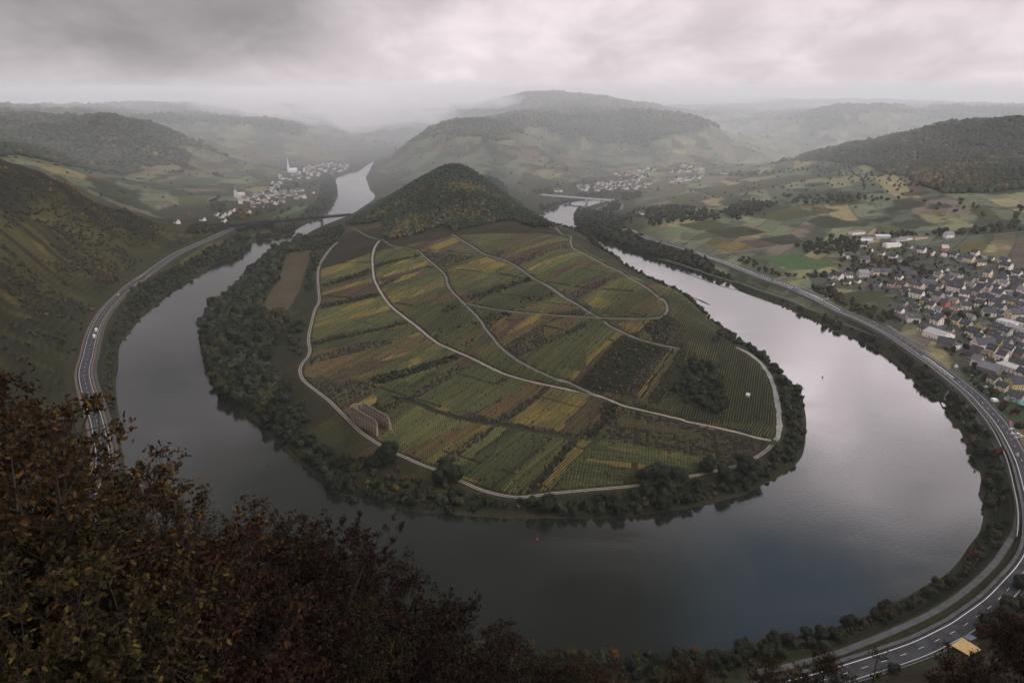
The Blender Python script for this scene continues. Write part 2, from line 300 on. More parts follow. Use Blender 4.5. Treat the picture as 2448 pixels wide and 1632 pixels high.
# ravines and spurs on the high ground only
amp = sstep(25, 110, GH) * (.35 + .65 * sstep(500, 2500, np.hypot(GX, GY)))
rid = 1 - np.abs(2 * fbm(GX, GY, 260, 4, 5) - 1) * 2
GH = GH + amp * (fbm(GX, GY, 420, 4, 3) - .5) * 38 + amp * (rid - .6) * (12 + 26 * sstep(1900, 2600, np.hypot(GX, GY))) + sstep(12, 50, GH) * (fbm(GX, GY, 45, 3, 9) - .5) * 5 * np.clip(np.hypot(GX, GY) / 600, .1, 1)
# left valley side: rocky ribs
_rib = sstep(0, 1, 1 - polydist(GX, GY, [(-620, 560), (-720, 800), (-760, 1000), (-700, 1300)], 400)[0] / 210.0)
GH = GH + _rib * ((1 - np.abs(2 * fbm(GX + GY * .4, GY * .45, 80, 3, 31) - 1)) - .75) * 34 * sstep(20, 60, GH)
GH = np.maximum(GH, 2.6)
_c = sstep(-7, 10, SD); GH = np.where(SD < 12, (-2.5 + 1.3) * (1 - _c) * 1 + _c * np.minimum(GH, np.maximum(2.6, GH)), GH)
GH = np.where(SD < -7, -2.5, GH)
def lookup(X, Y, G=None):
    G = GH if G is None else G
    X = np.asarray(X, float); Y = np.asarray(Y, float)
    a = np.interp(np.degrees(np.arctan2(X, Y)), AZ, np.arange(NA)); r = np.interp(np.hypot(X, Y), RR, np.arange(NR))
    a0 = np.clip(a.astype(int), 0, NA - 2); r0 = np.clip(r.astype(int), 0, NR - 2); fa = a - a0; fr = r - r0
    return (G[r0, a0] * (1 - fa) + G[r0, a0 + 1] * fa) * (1 - fr) + (G[r0 + 1, a0] * (1 - fa) + G[r0 + 1, a0 + 1] * fa) * fr
def hit(x, y):
    """where the view through an image point first meets the ground"""
    u, dy, dz = raydir(x, y); hl = math.hypot(u, dy); slope = dz / hl
    a = math.atan2(u, dy)
    r = RR[RR > 150]; z = lookup(np.sin(a) * r, np.cos(a) * r); ray = HCAM + slope * r
    k = np.nonzero(z >= ray)[0]
    if len(k) == 0: return (math.sin(a) * 6000, math.cos(a) * 6000)
    i = k[0]
    if i == 0: rr = r[0]
    else:
        d0 = ray[i - 1] - z[i - 1]; d1 = z[i] - ray[i]; rr = r[i - 1] + (r[i] - r[i - 1]) * d0 / (d0 + d1 + 1e-9)
    return (math.sin(a) * rr, math.cos(a) * rr)
def W(fr, pts): return [hit(p[0], p[1]) for p in px(fr, pts)]
# ---------------------------------------------------------------- roads and farm tracks (centre lines)
def resamp(P, step):
    P = np.asarray(P, float); d = np.append(0, np.cumsum(np.hypot(*np.diff(P[:, :2], axis=0).T))); n = max(int(d[-1] / step), 2)
    t = np.linspace(0, d[-1], n + 1); return np.stack([np.interp(t, d, P[:, k]) for k in range(P.shape[1])], 1)
def line_on(fr_pts, step=4, zfix=None, win=9):
    if isinstance(zfix, tuple): P = [at_z(x, y, zfix[0] + (zfix[1] - zfix[0]) * i / (len(fr_pts) - 1)) for i, (x, y) in enumerate(fr_pts)]
    elif zfix is not None: P = [at_z(x, y, zfix) for x, y in fr_pts]
    else: P = [(*hit(x, y), 0) for x, y in fr_pts]
    P = resamp(smooth(P, 6), step)
    if zfix is None:
        z = np.maximum(lookup(P[:, 0], P[:, 1]), 3.2); k = np.ones(win) / win; P[:, 2] = np.convolve(np.pad(z, win // 2, mode='edge'), k, 'valid')[:len(z)]
    return P
def flatten(P, w, blend=7, dz=-.45):
    global GH
    d, q = polydist(GX, GY, P, w + blend + 5); m = d < w + blend
    zz = np.interp(q[m], np.arange(len(P)), P[:, 2]) + dz; t = sstep(w, w + blend, d[m])
    ok = SD[m] > 1
    GH[m] = np.where(ok, zz * (1 - t) + GH[m] * t, GH[m])
def offs(P, o):
    d = np.gradient(P[:, :2], axis=0); d /= np.linalg.norm(d, axis=1)[:, None] + 1e-9
    Q = P.copy(); Q[:, 0] += d[:, 1] * o; Q[:, 1] -= d[:, 0] * o; return Q
def strip(P, a, b, dz=0.0, dzb=None):
    A_ = offs(P, a); B_ = offs(P, b); A_[:, 2] += dz; B_[:, 2] += dz if dzb is None else dzb
    v = np.empty((2 * len(P), 3)); v[0::2] = A_; v[1::2] = B_
    i = np.arange(len(P) - 1) * 2; return v, np.stack([i, i + 1, i + 3, i + 2], 1)
def joinm(parts):
    V = []; F = []; b = 0
    for v, f in parts: V.append(v); F.append(f + b); b += len(v)
    return np.vstack(V), np.vstack(F)
def dashes(P, o, w, on, off, dz):
    """painted dashes along a line"""
    R = resamp(P, 1.0); out = []; i = 0
    while i + on < len(R): out.append(strip(R[i:i + on + 1], o - w / 2, o + w / 2, dz)); i += on + off
    return joinm(out)
TRK = {}
TRK['riverside'] = px('G', [(610, 85), (560, 130), (515, 190), (480, 250), (470, 330), (475, 420), (480, 500), (450, 560), (430, 640), (410, 720), (405, 790), (415, 840), (400, 890), (360, 940), (345, 990), (365, 1050), (420, 1100), (500, 1160), (560, 1210), (630, 1280), (720, 1370), (800, 1440)]) + \
    px('K', [(930, 495), (1000, 530), (1100, 575), (1200, 620), (1300, 655), (1400, 700), (1500, 745), (1600, 790), (1700, 820), (1800, 840), (1900, 848), (2100, 825)]) + \
    px('L', [(400, 670), (600, 650), (940, 620), (1300, 558), (1530, 510), (1650, 480), (1760, 435), (1850, 380), (1905, 325)])
TRK['paved_loop'] = px('L', [(1920, 305), (1942, 270), (1950, 200), (1947, 100), (1928, 0)]) + px('H', [(1885, 1450), (1870, 1350), (1840, 1240), (1800, 1150), (1740, 1070), (1650, 1000), (1545, 930)])
TRK['lower_middle'] = px('G', [(905, 75), (872, 120), (855, 180), (855, 260), (865, 340), (890, 400), (920, 450), (960, 510), (1010, 560), (1080, 615), (1150, 665), (1220, 725), (1310, 795), (1400, 835), (1480, 870), (1560, 905), (1650, 950), (1750, 1000), (1850, 1035), (1950, 1060), (2100, 1095), (2250, 1125)]) + \
    px('H', [(120, 1270), (250, 1295), (370, 1315), (480, 1345), (560, 1380), (650, 1415), (800, 1450), (950, 1485), (1100, 1520)]) + px('L', [(1300, 170), (1500, 210), (1650, 245), (1800, 285), (1890, 305)])
TRK['upper_middle'] = px('G', [(1170, 140), (1210, 180), (1270, 230), (1330, 280), (1370, 330), (1380, 380), (1420, 440), (1470, 490), (1520, 540), (1580, 600), (1620, 650), (1650, 700), (1700, 760), (1760, 830), (1850, 900), (1950, 960), (2100, 1030), (2200, 1075)]) + px('H', [(120, 1190), (250, 1250), (330, 1290), (400, 1322)])
TRK['top'] = px('B', [(88, 1032), (180, 1070), (270, 1105), (340, 1135), (430, 1155), (520, 1172), (650, 1185), (780, 1196), (940, 1203)])
TRK['ridge'] = px('B', [(735, 1075), (800, 1115), (870, 1155), (940, 1200), (1040, 1225), (1130, 1270), (1200, 1320), (1300, 1380), (1400, 1445), (1480, 1495)]) + px('H', [(0, 430), (100, 500), (200, 560), (300, 620), (380, 670), (440, 700), (480, 730), (520, 770), (590, 800), (680, 845), (780, 885), (900, 915), (1000, 935), (1090, 955)])
TRK['crest'] = px('B', [(1340, 1020), (1400, 1055), (1470, 1085), (1475, 1130), (1490, 1160), (1560, 1195), (1680, 1260), (1800, 1320), (1900, 1375), (1980, 1430), (2050, 1490)]) + px('H', [(940, 540), (980, 590), (990, 640), (970, 680), (920, 705), (850, 712), (700, 712), (480, 710), (380, 700), (250, 695), (100, 688), (0, 680)]) + px('G', [(2100, 595), (1900, 580), (1760, 565), (1620, 540), (1520, 520)])
TRK['grass'] = px('K', [(1000, 150), (1200, 210), (1400, 285), (1600, 325), (1800, 355), (2050, 400), (2240, 440)]) + px('L', [(630, 295)])
TRK_W = {'riverside': 1.5, 'paved_loop': 2.2, 'lower_middle': 1.5, 'upper_middle': 1.45, 'top': 1.1, 'ridge': 1.5, 'crest': 1.45}
TRACK = {}
for k, p in TRK.items():
    if k != 'grass': TRACK[k] = line_on(p, 4)
for k, P in TRACK.items(): flatten(P, TRK_W[k], 8, -.25)
# main roads: the left bank road at z 11-12, the right one on its embankment at z 12
LR_PX = px('W', [(1365, 1560), (1375, 1320), (1340, 1100), (1290, 860), (1200, 560), (1150, 400), (1125, 220), (1160, 60)]) + px('E', [(700, 700), (722, 600), (745, 510), (780, 420), (840, 320), (900, 250), (960, 190), (1060, 100), (1180, 20)]) + \
    px('A', [(860, 1370), (960, 1290), (1100, 1195), (1300, 1105), (1440, 1042), (1520, 1015)])
LROAD = line_on(LR_PX, 4, 11.5)
_t = np.linspace(0, 1, len(LROAD)); LROAD[:, 2] = 11.5
RR_PX = px('N', [(1190, 1070), (1490, 970), (1625, 915), (1745, 855), (1860, 795), (1955, 730), (2130, 600)]) + [(2419.5, 1397), (2452, 1360), (2473, 1322), (2480, 1280), (2477, 1225), (2463, 1165)] + \
    px('M', [(2345, 1110), (2260, 930), (2180, 790), (2080, 650), (1960, 515), (1850, 400), (1700, 275), (1560, 165), (1420, 60), (1330, 0)]) + \
    px('I', [(1250, 1230), (1130, 1150), (990, 1060), (820, 970), (670, 900), (460, 815), (290, 725), (150, 660), (0, 592)]) + \
    px('H', [(2250, 560), (2100, 500), (1950, 440), (1800, 390), (1620, 320), (1450, 255), (1300, 205), (1180, 160), (1050, 120), (900, 80), (800, 45)])
RROAD = line_on([(1620, 1692), (1780, 1668), (1930, 1635)] + RR_PX, 4, 12.0)
LEXT = resamp(smooth(np.array([(LROAD[0][0], LROAD[0][1], 11.5), (-280, 385, 11.5), (-205, 308, 11.5), (-110, 256, 11.5), (-20, 232, 11.5), (RROAD[0][0] - 30, RROAD[0][1] - 2, 11.8), (RROAD[0][0], RROAD[0][1], 12)]), 5), 4)
RROAD2 = line_on(px('H', [(800, 45), (770, 25)]) + px('S', [(1480, 905), (1350, 870), (1250, 810), (1180, 790), (1100, 800)]), 4, 11.0)
SPUR_PX = px('H', [(1300, 205), (1500, 180), (1700, 155), (1850, 138), (2000, 118)])
BRANCH = line_on(SPUR_PX, 5)
JUNC = line_on(px('H', [(1850, 400), (1900, 385), (1990, 375)]), 4, 11.8)
LOOPR = line_on(px('S', [(1020, 468), (1080, 480), (1115, 510), (1110, 555), (1090, 575)]), 4)
LOOPQ = line_on(px('S', [(1000, 590), (900, 605), (800, 610), (800, 580), (850, 555), (920, 530), (960, 500), (1000, 470)]), 4)
BIKE = line_on(px('H', [(930, 235), (1020, 250)]) + px('H', [(1440, 390), (1560, 420), (1700, 470), (1850, 520), (2000, 570), (2150, 640), (2352, 730)]) + px('I', [(150, 815), (330, 890), (500, 960), (650, 1015), (760, 1058), (900, 1110), (1050, 1165), (1140, 1200)]), 4, 6.0)
BIKE2 = line_on(px('M', [(1180, -20), (1300, 60), (1450, 190), (1530, 260), (1620, 350), (1700, 430), (1790, 545), (1850, 610), (1940, 740), (2030, 860), (2100, 990), (2150, 1090), (2220, 1250), (2260, 1400), (2290, 1560)]) + px('N', [(2290, 40), (2245, 130), (2150, 275), (2050, 385), (1900, 515), (1700, 652), (1500, 752), (1300, 840), (1100, 920), (950, 975), (600, 1070), (300, 1130)]), 4, (7.0, 11.5))
PATHS = {'village_lane': px('V', [(-200, 1000), (0, 1140), (150, 1220), (330, 1310), (480, 1400), (620, 1500)]) , 'field_road': px('C', [(1700, 1145), (1850, 1110), (2050, 1085), (2352, 1055)]),
         'farm_lane': px('I', [(330, 105), (420, 95), (480, 100), (360, 60), (420, 30), (600, 0)]), 'village_street': px('I', [(600, 200), (650, 240), (720, 280), (780, 290)]),
         'hill_lane': px('C', [(1830, 860), (1900, 890), (1960, 930), (2040, 990)]), 'jetty_path': px('M', [(1535, 480), (1555, 400), (1578, 350), (1560, 310), (1530, 270)])}
PATHW = {'village_lane': 2.8, 'field_road': 2.4, 'farm_lane': 2.5, 'village_street': 2.5, 'hill_lane': 2, 'jetty_path': 1.2}
PTH = {k: line_on(p, 4) for k, p in PATHS.items()}
for P, w in ((LROAD, 12), (LEXT, 11), (RROAD, 7), (RROAD2, 5.5), (BRANCH, 3.5), (JUNC, 4), (LOOPR, 3.5), (LOOPQ, 3.5), (BIKE, 1.6), (BIKE2, 2.2)): flatten(P, w, 7)
for k, P in PTH.items(): flatten(P, PATHW[k], 6, -.3)
# ---------------------------------------------------------------- land cover
G_, Y_, D_, R_, O_, N_, T_, V_, B_, M_, Z_ = range(11)
PAL = {G_: (.074, .084, .032), Y_: (.20, .155, .045), D_: (.046, .054, .022), R_: (.072, .043, .029), O_: (.110, .078, .034), N_: (.058, .050, .033), T_: (.032, .036, .018),
       V_: (.110, .114, .038), B_: (.145, .12, .07), M_: (.09, .17, .06), Z_: (.15, .10, .075)}
ROWS = {G_, Y_, D_, R_, O_, V_, N_}
PC = [  # (colour, frame, outline): vineyard plots of the meander, painted in order
 ('G', 'G', [(560, 120), (700, 60), (880, 85), (850, 150), (520, 190)], G_), ('G', 'G', [(510, 200), (850, 150), (850, 270), (490, 370)], V_), ('G', 'G', [(495, 270), (740, 215), (730, 265), (495, 330)], Y_),
 (0, 'G', [(500, 385), (850, 270), (860, 310), (500, 410)], T_), (0, 'G', [(495, 420), (860, 320), (865, 340), (495, 450)], R_), (0, 'G', [(495, 445), (868, 335), (880, 362), (500, 465)], Y_),
 (0, 'G', [(500, 475), (890, 370), (920, 440), (500, 520)], R_), (0, 'G', [(490, 525), (900, 440), (920, 465), (480, 565)], T_), (0, 'G', [(460, 590), (910, 470), (960, 525), (450, 650)], V_), (0, 'G', [(620, 550), (860, 480), (880, 500), (640, 580)], Y_),
 (0, 'G', [(445, 665), (970, 530), (990, 560), (445, 692)], Y_), (0, 'G', [(430, 692), (1000, 565), (1080, 620), (425, 775)], G_), (0, 'G', [(425, 790), (1110, 640), (1120, 655), (425, 815)], T_),
 (0, 'G', [(430, 820), (1130, 680), (1200, 720), (430, 860)], D_), (0, 'G', [(400, 900), (760, 800), (1230, 740), (1290, 800), (700, 960), (440, 1050), (370, 1020)], O_), (0, 'G', [(410, 900), (760, 800), (1000, 770), (1000, 800), (600, 900), (400, 960)], N_),
 (0, 'G', [(600, 990), (1080, 890), (1100, 910), (640, 1020)], R_), (0, 'G', [(1150, 870), (1290, 840), (1330, 890), (1210, 920)], V_), (0, 'G', [(700, 1040), (1100, 920), (1140, 950), (760, 1060)], V_),
 (0, 'G', [(830, 1040), (1440, 870), (1500, 890), (1000, 1060), (860, 1100)], T_), (0, 'G', [(440, 1090), (860, 1060), (900, 1130), (640, 1240), (480, 1150)], N_), (0, 'G', [(860, 1120), (1100, 1060), (1130, 1160), (900, 1250)], D_),
 (0, 'G', [(1150, 1190), (1550, 950), (1780, 1020), (1460, 1260), (1300, 1240)], G_), (0, 'G', [(1310, 1220), (1850, 1040), (1960, 1065), (1560, 1290)], V_), (0, 'G', [(1400, 1250), (1900, 1050), (1960, 1065), (1560, 1290)], G_),
 (0, 'G', [(1580, 1295), (1960, 1065), (2080, 1095), (1720, 1330)], O_), (0, 'G', [(1720, 1330), (2080, 1095), (2110, 1100), (1800, 1350)], N_), (0, 'G', [(1800, 1350), (2110, 1105), (2500, 1190), (2170, 1415)], Y_),
 (0, 'H', [(150, 1567), (380, 1330), (500, 1370), (300, 1580)], R_), (0, 'L', [(400, 240), (640, 10), (740, 20), (560, 270)], R_), (0, 'L', [(560, 265), (730, 40), (830, 55), (650, 290)], T_), (0, 'L', [(560, 265), (720, 60), (745, 60), (600, 265)], O_),
 (0, 'K', [(890, 440), (1160, 210), (1400, 290), (1650, 340), (1270, 600), (1100, 560), (920, 480)], V_), (0, 'K', [(1050, 530), (1560, 330), (1660, 340), (1200, 590)], O_), (0, 'K', [(1220, 592), (1650, 345), (1690, 350), (1290, 615)], Y_),
 (0, 'K', [(1300, 620), (1690, 350), (1740, 350), (1370, 650)], N_), (0, 'K', [(1370, 650), (1740, 350), (1820, 355), (1440, 670)], V_), (0, 'K', [(1440, 670), (1820, 358), (1900, 380), (1520, 710)], D_), (0, 'K', [(1520, 710), (1900, 380), (2060, 410), (1640, 780)], G_),
 (0, 'K', [(1640, 780), (2060, 410), (2120, 420), (1740, 820)], D_), (0, 'K', [(1740, 820), (2130, 430), (2240, 440), (1930, 830)], V_), (0, 'K', [(1940, 820), (2240, 455), (2300, 450), (2020, 820)], T_), (0, 'L', [(250, 660), (550, 300), (630, 310), (320, 660)], Y_),
 (0, 'L', [(700, 290), (850, 60), (1300, 190), (1880, 315), (1740, 430), (1500, 470), (1100, 370)], N_), (0, 'L', [(800, 140), (1100, 190), (1400, 260), (1380, 290), (820, 200)], R_), (0, 'L', [(380, 660), (700, 305), (1500, 440), (1560, 490), (1300, 555), (940, 620), (500, 660)], G_),
 (0, 'L', [(680, 310), (1080, 370), (1500, 455), (1300, 465), (760, 370)], V_), (0, 'L', [(580, 430), (1040, 480), (1050, 520), (600, 455)], Y_),
 (0, 'L', [(870, 50), (1180, 0), (1400, 100), (1600, 100), (1620, 0), (1910, 0), (1930, 200), (1880, 290), (1500, 190), (1000, 90)], G_), (0, 'H', [(520, 1340), (900, 1400), (1200, 1450), (1400, 1530), (1300, 1567), (800, 1440)], G_),
 (0, 'H', [(0, 900), (330, 700), (480, 740), (620, 820), (210, 1210), (0, 1130)], G_), (0, 'H', [(80, 1150), (480, 780), (620, 825), (230, 1215)], V_), (0, 'H', [(190, 1180), (590, 815), (622, 828), (240, 1210)], Y_), (0, 'H', [(0, 760), (230, 690), (330, 700), (0, 880)], O_),
 (0, 'H', [(600, 760), (700, 720), (890, 720), (730, 835)], Y_), (0, 'H', [(600, 690), (900, 540), (970, 620), (960, 680), (900, 705)], O_), (0, 'H', [(780, 700), (940, 620), (960, 680), (900, 705)], G_), (0, 'H', [(440, 680), (830, 480), (900, 530), (610, 690)], D_),
 (0, 'H', [(290, 560), (730, 400), (840, 470), (440, 655)], V_), (0, 'H', [(320, 570), (420, 530), (560, 590), (430, 650)], Y_), (0, 'H', [(130, 500), (640, 340), (720, 380), (280, 560)], N_), (0, 'H', [(150, 500), (620, 345), (620, 375), (180, 520)], R_),
 (0, 'H', [(0, 420), (420, 280), (600, 320), (620, 340), (110, 480)], G_), (0, 'H', [(0, 375), (400, 240), (450, 262), (0, 425)], R_), (0, 'H', [(0, 320), (340, 200), (400, 232), (0, 365)], G_), (0, 'H', [(0, 280), (280, 178), (345, 200), (0, 315)], Y_),
 (0, 'H', [(620, 850), (780, 885), (1060, 950), (740, 1350), (260, 1260)], T_), (0, 'H', [(620, 1330), (930, 950), (1020, 950), (740, 1345)], N_), (0, 'H', [(740, 1350), (1010, 950), (1078, 958), (800, 1360)], Y_), (0, 'H', [(770, 1352), (1030, 955), (1050, 957), (790, 1352)], N_),
 (0, 'H', [(830, 1370), (1090, 960), (1140, 980), (1100, 1200), (900, 1400)], T_), (0, 'H', [(830, 790), (1010, 680), (1100, 750), (1130, 950), (870, 900)], N_), (0, 'H', [(800, 760), (980, 690), (1050, 740), (900, 850), (820, 840)], T_),
 (0, 'H', [(1000, 640), (1060, 470), (1230, 600), (1320, 740), (1100, 760)], G_), (0, 'H', [(860, 430), (1060, 470), (1000, 570)], V_), (0, 'H', [(1110, 740), (1350, 740), (1550, 870), (1540, 1100), (1330, 940), (1150, 900)], G_),
 (0, 'H', [(1150, 900), (1330, 940), (1420, 1080), (1190, 1010)], V_), (0, 'H', [(1370, 1110), (1500, 1150), (1830, 1255), (1780, 1290), (1450, 1190)], V_), (0, 'H', [(1550, 930), (1640, 1000), (1780, 1130), (1830, 1260), (1560, 1150)], G_),
 (0, 'H', [(1440, 1200), (1840, 1290), (1870, 1540), (1500, 1450)], G_), (0, 'H', [(1150, 1040), (1330, 1050), (1430, 1180), (1500, 1420), (1400, 1500), (1200, 1450), (1050, 1300), (920, 1400), (1090, 1200)], T_),
 (0, 'B', [(340, 1120), (720, 1010), (735, 1070), (500, 1155)], V_), (0, 'B', [(490, 1150), (730, 1072), (745, 1092), (570, 1165)], R_), (0, 'B', [(570, 1165), (740, 1095), (790, 1118), (650, 1170)], Y_), (0, 'B', [(650, 1170), (800, 1122), (900, 1178), (930, 1200)], B_),
 (0, 'B', [(530, 1180), (910, 1208), (720, 1270), (690, 1290), (600, 1230)], N_), (0, 'B', [(760, 1070), (1060, 985), (1190, 985), (830, 1100)], V_), (0, 'B', [(830, 1100), (1190, 995), (1340, 1028), (1000, 1150), (930, 1170)], G_), (0, 'B', [(1000, 1147), (1340, 1035), (1355, 1052), (1020, 1165)], R_),
 (0, 'B', [(1010, 1168), (1355, 1055), (1465, 1090), (1100, 1200)], G_), (0, 'B', [(1035, 1198), (1350, 1088), (1390, 1096), (1070, 1215)], R_), (0, 'B', [(1060, 1220), (1390, 1098), (1480, 1080), (1480, 1110), (1160, 1225)], V_), (0, 'B', [(1070, 1225), (1480, 1118), (1490, 1150), (1150, 1272)], R_), (0, 'B', [(1110, 1245), (1484, 1140), (1490, 1152), (1150, 1272)], N_),
 (0, 'B', [(1190, 1300), (1560, 1190), (1620, 1215), (1260, 1335)], V_), (0, 'B', [(1200, 1292), (1500, 1190), (1540, 1195), (1230, 1305)], Y_), (0, 'B', [(1150, 1275), (1500, 1162), (1545, 1190), (1190, 1295)], G_), (0, 'B', [(700, 1290), (950, 1215), (1130, 1280), (740, 1385)], O_), (0, 'B', [(710, 1300), (950, 1215), (1130, 1280), (900, 1320)], Y_),
 (0, 'B', [(730, 1370), (1150, 1280), (1230, 1340), (780, 1440)], G_), (0, 'B', [(740, 1345), (1100, 1270), (1140, 1290), (760, 1400)], V_), (0, 'B', [(830, 1460), (1240, 1340), (1265, 1362), (850, 1490)], T_), (0, 'B', [(880, 1500), (1260, 1370), (1400, 1450), (1250, 1540), (1000, 1540)], D_),
 (0, 'B', [(100, 1040), (290, 990), (300, 1030), (200, 1070)], O_), (0, 'G', [(870, 150), (1140, 140), (1180, 170), (870, 240)], G_), (0, 'G', [(870, 250), (1180, 170), (1200, 182), (870, 272)], T_), (0, 'G', [(900, 285), (1200, 190), (1250, 215), (920, 312)], V_),
 (0, 'G', [(930, 315), (1265, 215), (1290, 238), (935, 345)], Y_), (0, 'G', [(900, 350), (1290, 238), (1305, 262), (915, 372)], R_), (0, 'G', [(930, 400), (1320, 290), (1335, 305), (960, 430)], D_), (0, 'G', [(960, 440), (1335, 310), (1372, 345), (980, 470)], V_), (0, 'G', [(970, 470), (1372, 345), (1390, 390), (1000, 520)], Y_),
 (0, 'G', [(1000, 520), (1300, 440), (1310, 480), (1050, 560)], O_), (0, 'G', [(1080, 600), (1480, 470), (1560, 580), (1620, 650), (1250, 740)], D_), (0, 'G', [(1380, 790), (1640, 690), (1665, 722), (1430, 830)], O_), (0, 'G', [(1540, 850), (1700, 790), (1760, 840), (1640, 900)], O_),
 (0, 'G', [(1680, 910), (1800, 860), (1860, 905), (1760, 950)], O_), (0, 'G', [(1660, 700), (1860, 590), (1900, 590), (1730, 745)], O_), (0, 'G', [(1740, 770), (2120, 595), (2190, 600), (1790, 805)], O_), (0, 'G', [(1880, 870), (2352, 640), (2352, 690), (2000, 880)], N_),
 (0, 'G', [(1880, 900), (2352, 690), (2352, 1000), (2150, 980), (1970, 960)], G_), (0, 'G', [(1560, 895), (1750, 850), (1950, 970), (2200, 1085), (2352, 1125), (2300, 1130), (2000, 1065), (1700, 970)], G_),
 (0, 'G', [(1900, 560), (2050, 500), (2250, 470), (2300, 560), (2100, 580)], O_), (0, 'G', [(2000, 520), (2200, 470), (2250, 490), (2050, 560)], V_),
 (0, 'G', [(250, 160), (430, 135), (440, 160), (400, 230), (350, 400), (290, 520), (220, 610), (80, 615), (110, 480), (200, 330)], B_),
 (0, 'G', [(620, 1260), (700, 1235), (780, 1400), (900, 1460), (880, 1490), (720, 1380)], Z_),
 # plain beyond the right bank
 (0, 'C', [(350, 1122), (480, 1105), (660, 1160), (500, 1182)], Y_), (0, 'C', [(560, 1115), (680, 1105), (800, 1140), (690, 1162)], Z_), (0, 'C', [(710, 1215), (960, 1198), (1180, 1262), (1060, 1292), (880, 1292)], M_), (0, 'C', [(1000, 1200), (1100, 1230), (1260, 1270), (1180, 1262)], G_),
 (0, 'C', [(1920, 1165), (2000, 1125), (2130, 1118), (2100, 1148), (1980, 1182)], Y_), (0, 'C', [(940, 897), (1000, 893), (1210, 922), (1120, 938)], Y_), (0, 'C', [(1610, 760), (1700, 750), (1740, 800), (1640, 815)], Z_), (0, 'C', [(1765, 935), (1830, 933), (1860, 960), (1800, 962)], Y_), (0, 'C', [(100, 840), (280, 810), (400, 850), (180, 900)], V_),
 (0, 'C', [(350, 1050), (600, 1020), (760, 1060), (500, 1100)], D_), (0, 'C', [(180, 1010), (400, 985), (540, 1020), (320, 1050)], G_), (0, 'C', [(640, 960), (900, 905), (1100, 940), (820, 990)], V_), (0, 'C', [(680, 1100), (900, 1070), (980, 1120), (830, 1140)], D_),
 (0, 'C', [(1420, 1020), (1560, 1030), (1570, 1080), (1440, 1080)], V_), (0, 'C', [(2000, 920), (2120, 900), (2210, 975), (2080, 985)], V_), (0, 'C', [(300, 800), (560, 760), (800, 720), (980, 730), (420, 850)], V_), (0, 'C', [(0, 790), (180, 760), (260, 790), (0, 850)], B_),
 (0, 'I', [(430, 655), (760, 612), (1080, 680), (1060, 740), (780, 740), (600, 760), (480, 720)], G_), (0, 'A', [(1440, 1100), (1690, 1040), (1690, 1080), (1200, 1235), (1000, 1300), (1300, 1130)], V_), (0, 'A', [(1700, 970), (1850, 895), (1960, 885), (1930, 930), (1800, 985)], M_), (0, 'A', [(1690, 985), (1960, 890), (1945, 935), (1800, 990)], G_),
 # slopes of the far left valley
 (0, 'A', [(1440, 660), (1560, 670), (1570, 685), (1470, 665)], Y_), (0, 'A', [(1260, 540), (1340, 570), (1340, 590), (1290, 575)], Y_), (0, 'A', [(1600, 640), (1740, 670), (1720, 690), (1640, 665)], Y_), (0, 'A', [(1430, 632), (1560, 660), (1560, 680), (1440, 650)], Y_), (0, 'A', [(1100, 830), (1310, 830), (1290, 880), (1130, 900)], V_), (0, 'A', [(1500, 525), (1600, 535), (1740, 600), (1640, 620), (1520, 600)], O_), (0, 'A', [(1850, 510), (1950, 520), (2150, 590), (2180, 610), (2000, 620), (1880, 580)], Y_),
 (0, 'B', [(1190, 650), (1230, 650), (1280, 700), (1255, 710)], Y_), (0, 'B', [(1350, 720), (1400, 715), (1480, 745), (1440, 750)], V_), (0, 'B', [(1760, 480), (1800, 480), (1850, 515), (1830, 515)], Y_),
]
PLOTS = [(c, np.array(W(fr, pts))) for _, fr, pts, c in PC]
FOREST = {k: np.array(W(fr, p)) for k, fr, p in [
    ('ridge', 'B', [(70, 1000), (250, 890), (450, 770), (600, 690), (770, 650), (900, 700), (1010, 810), (1160, 905), (1340, 1005), (1300, 1020), (1180, 1012), (1140, 985), (740, 1062), (700, 1012), (340, 1110), (300, 1100), (310, 985), (100, 1015)]),
    ('right', 'C', [(1130, 615), (1500, 500), (1950, 400), (2230, 355), (2500, 375), (2500, 780), (2352, 790), (2050, 815), (1850, 818), (1700, 765), (1640, 720), (1400, 650)])]}
_rg = FOREST['ridge']; FOREST['ridge'] = np.vstack([_rg, []]) if False else _rg
RIDGE_BACK = np.array([(-330, 1580), (-250, 1900), (-150, 2000), (-40, 1900), (15, 1720), (30, 1600), (55, 1450), (85, 1290), (0, 1250), (-180, 1300)])
DIRN = np.array([math.sin(math.radians(57)), -math.cos(math.radians(57))]); DIRA = np.array([math.cos(math.radians(57)), math.sin(math.radians(57))])
PENI = np.vstack([INN_W[30:-10], [(60, 1700)]])
def plot_id(X, Y):
    c = np.full(X.shape, -1)
    for i, (k, poly) in enumerate(PLOTS):
        c[inpoly(X, Y, poly)] = i
    return c
FIELD = np.vstack([TRACK['riverside'][:, :2], TRACK['paved_loop'][::1, :2], np.array(W('H', [(1540, 880), (1330, 760), (1240, 640), (1050, 520), (800, 410), (560, 290), (330, 160), (220, 60)])), np.array(W('B', [(1340, 1040), (1150, 1015), (740, 1070), (500, 1080), (310, 1110), (110, 1030)]))])
def fill_class(X, Y):
    u = X * DIRN[0] + Y * DIRN[1]; v = X * DIRA[0] + Y * DIRA[1]; a = np.floor(u / 13 + .6 * fbm(X, Y, 60, 2, 1)); b = np.floor(v / 120 + hash01(a, 0, 5) * 4)
    return np.array([G_, D_, D_, N_, R_, V_, G_, D_, O_, Y_])[(hash01(a, b, 6) * 9.99).astype(int)]
PLOT_C = np.array([c for c, _ in PLOTS] + [D_])
def mixc(c, col, m):
    m = np.asarray(m)[..., None]; return c * (1 - m) + np.asarray(col) * m
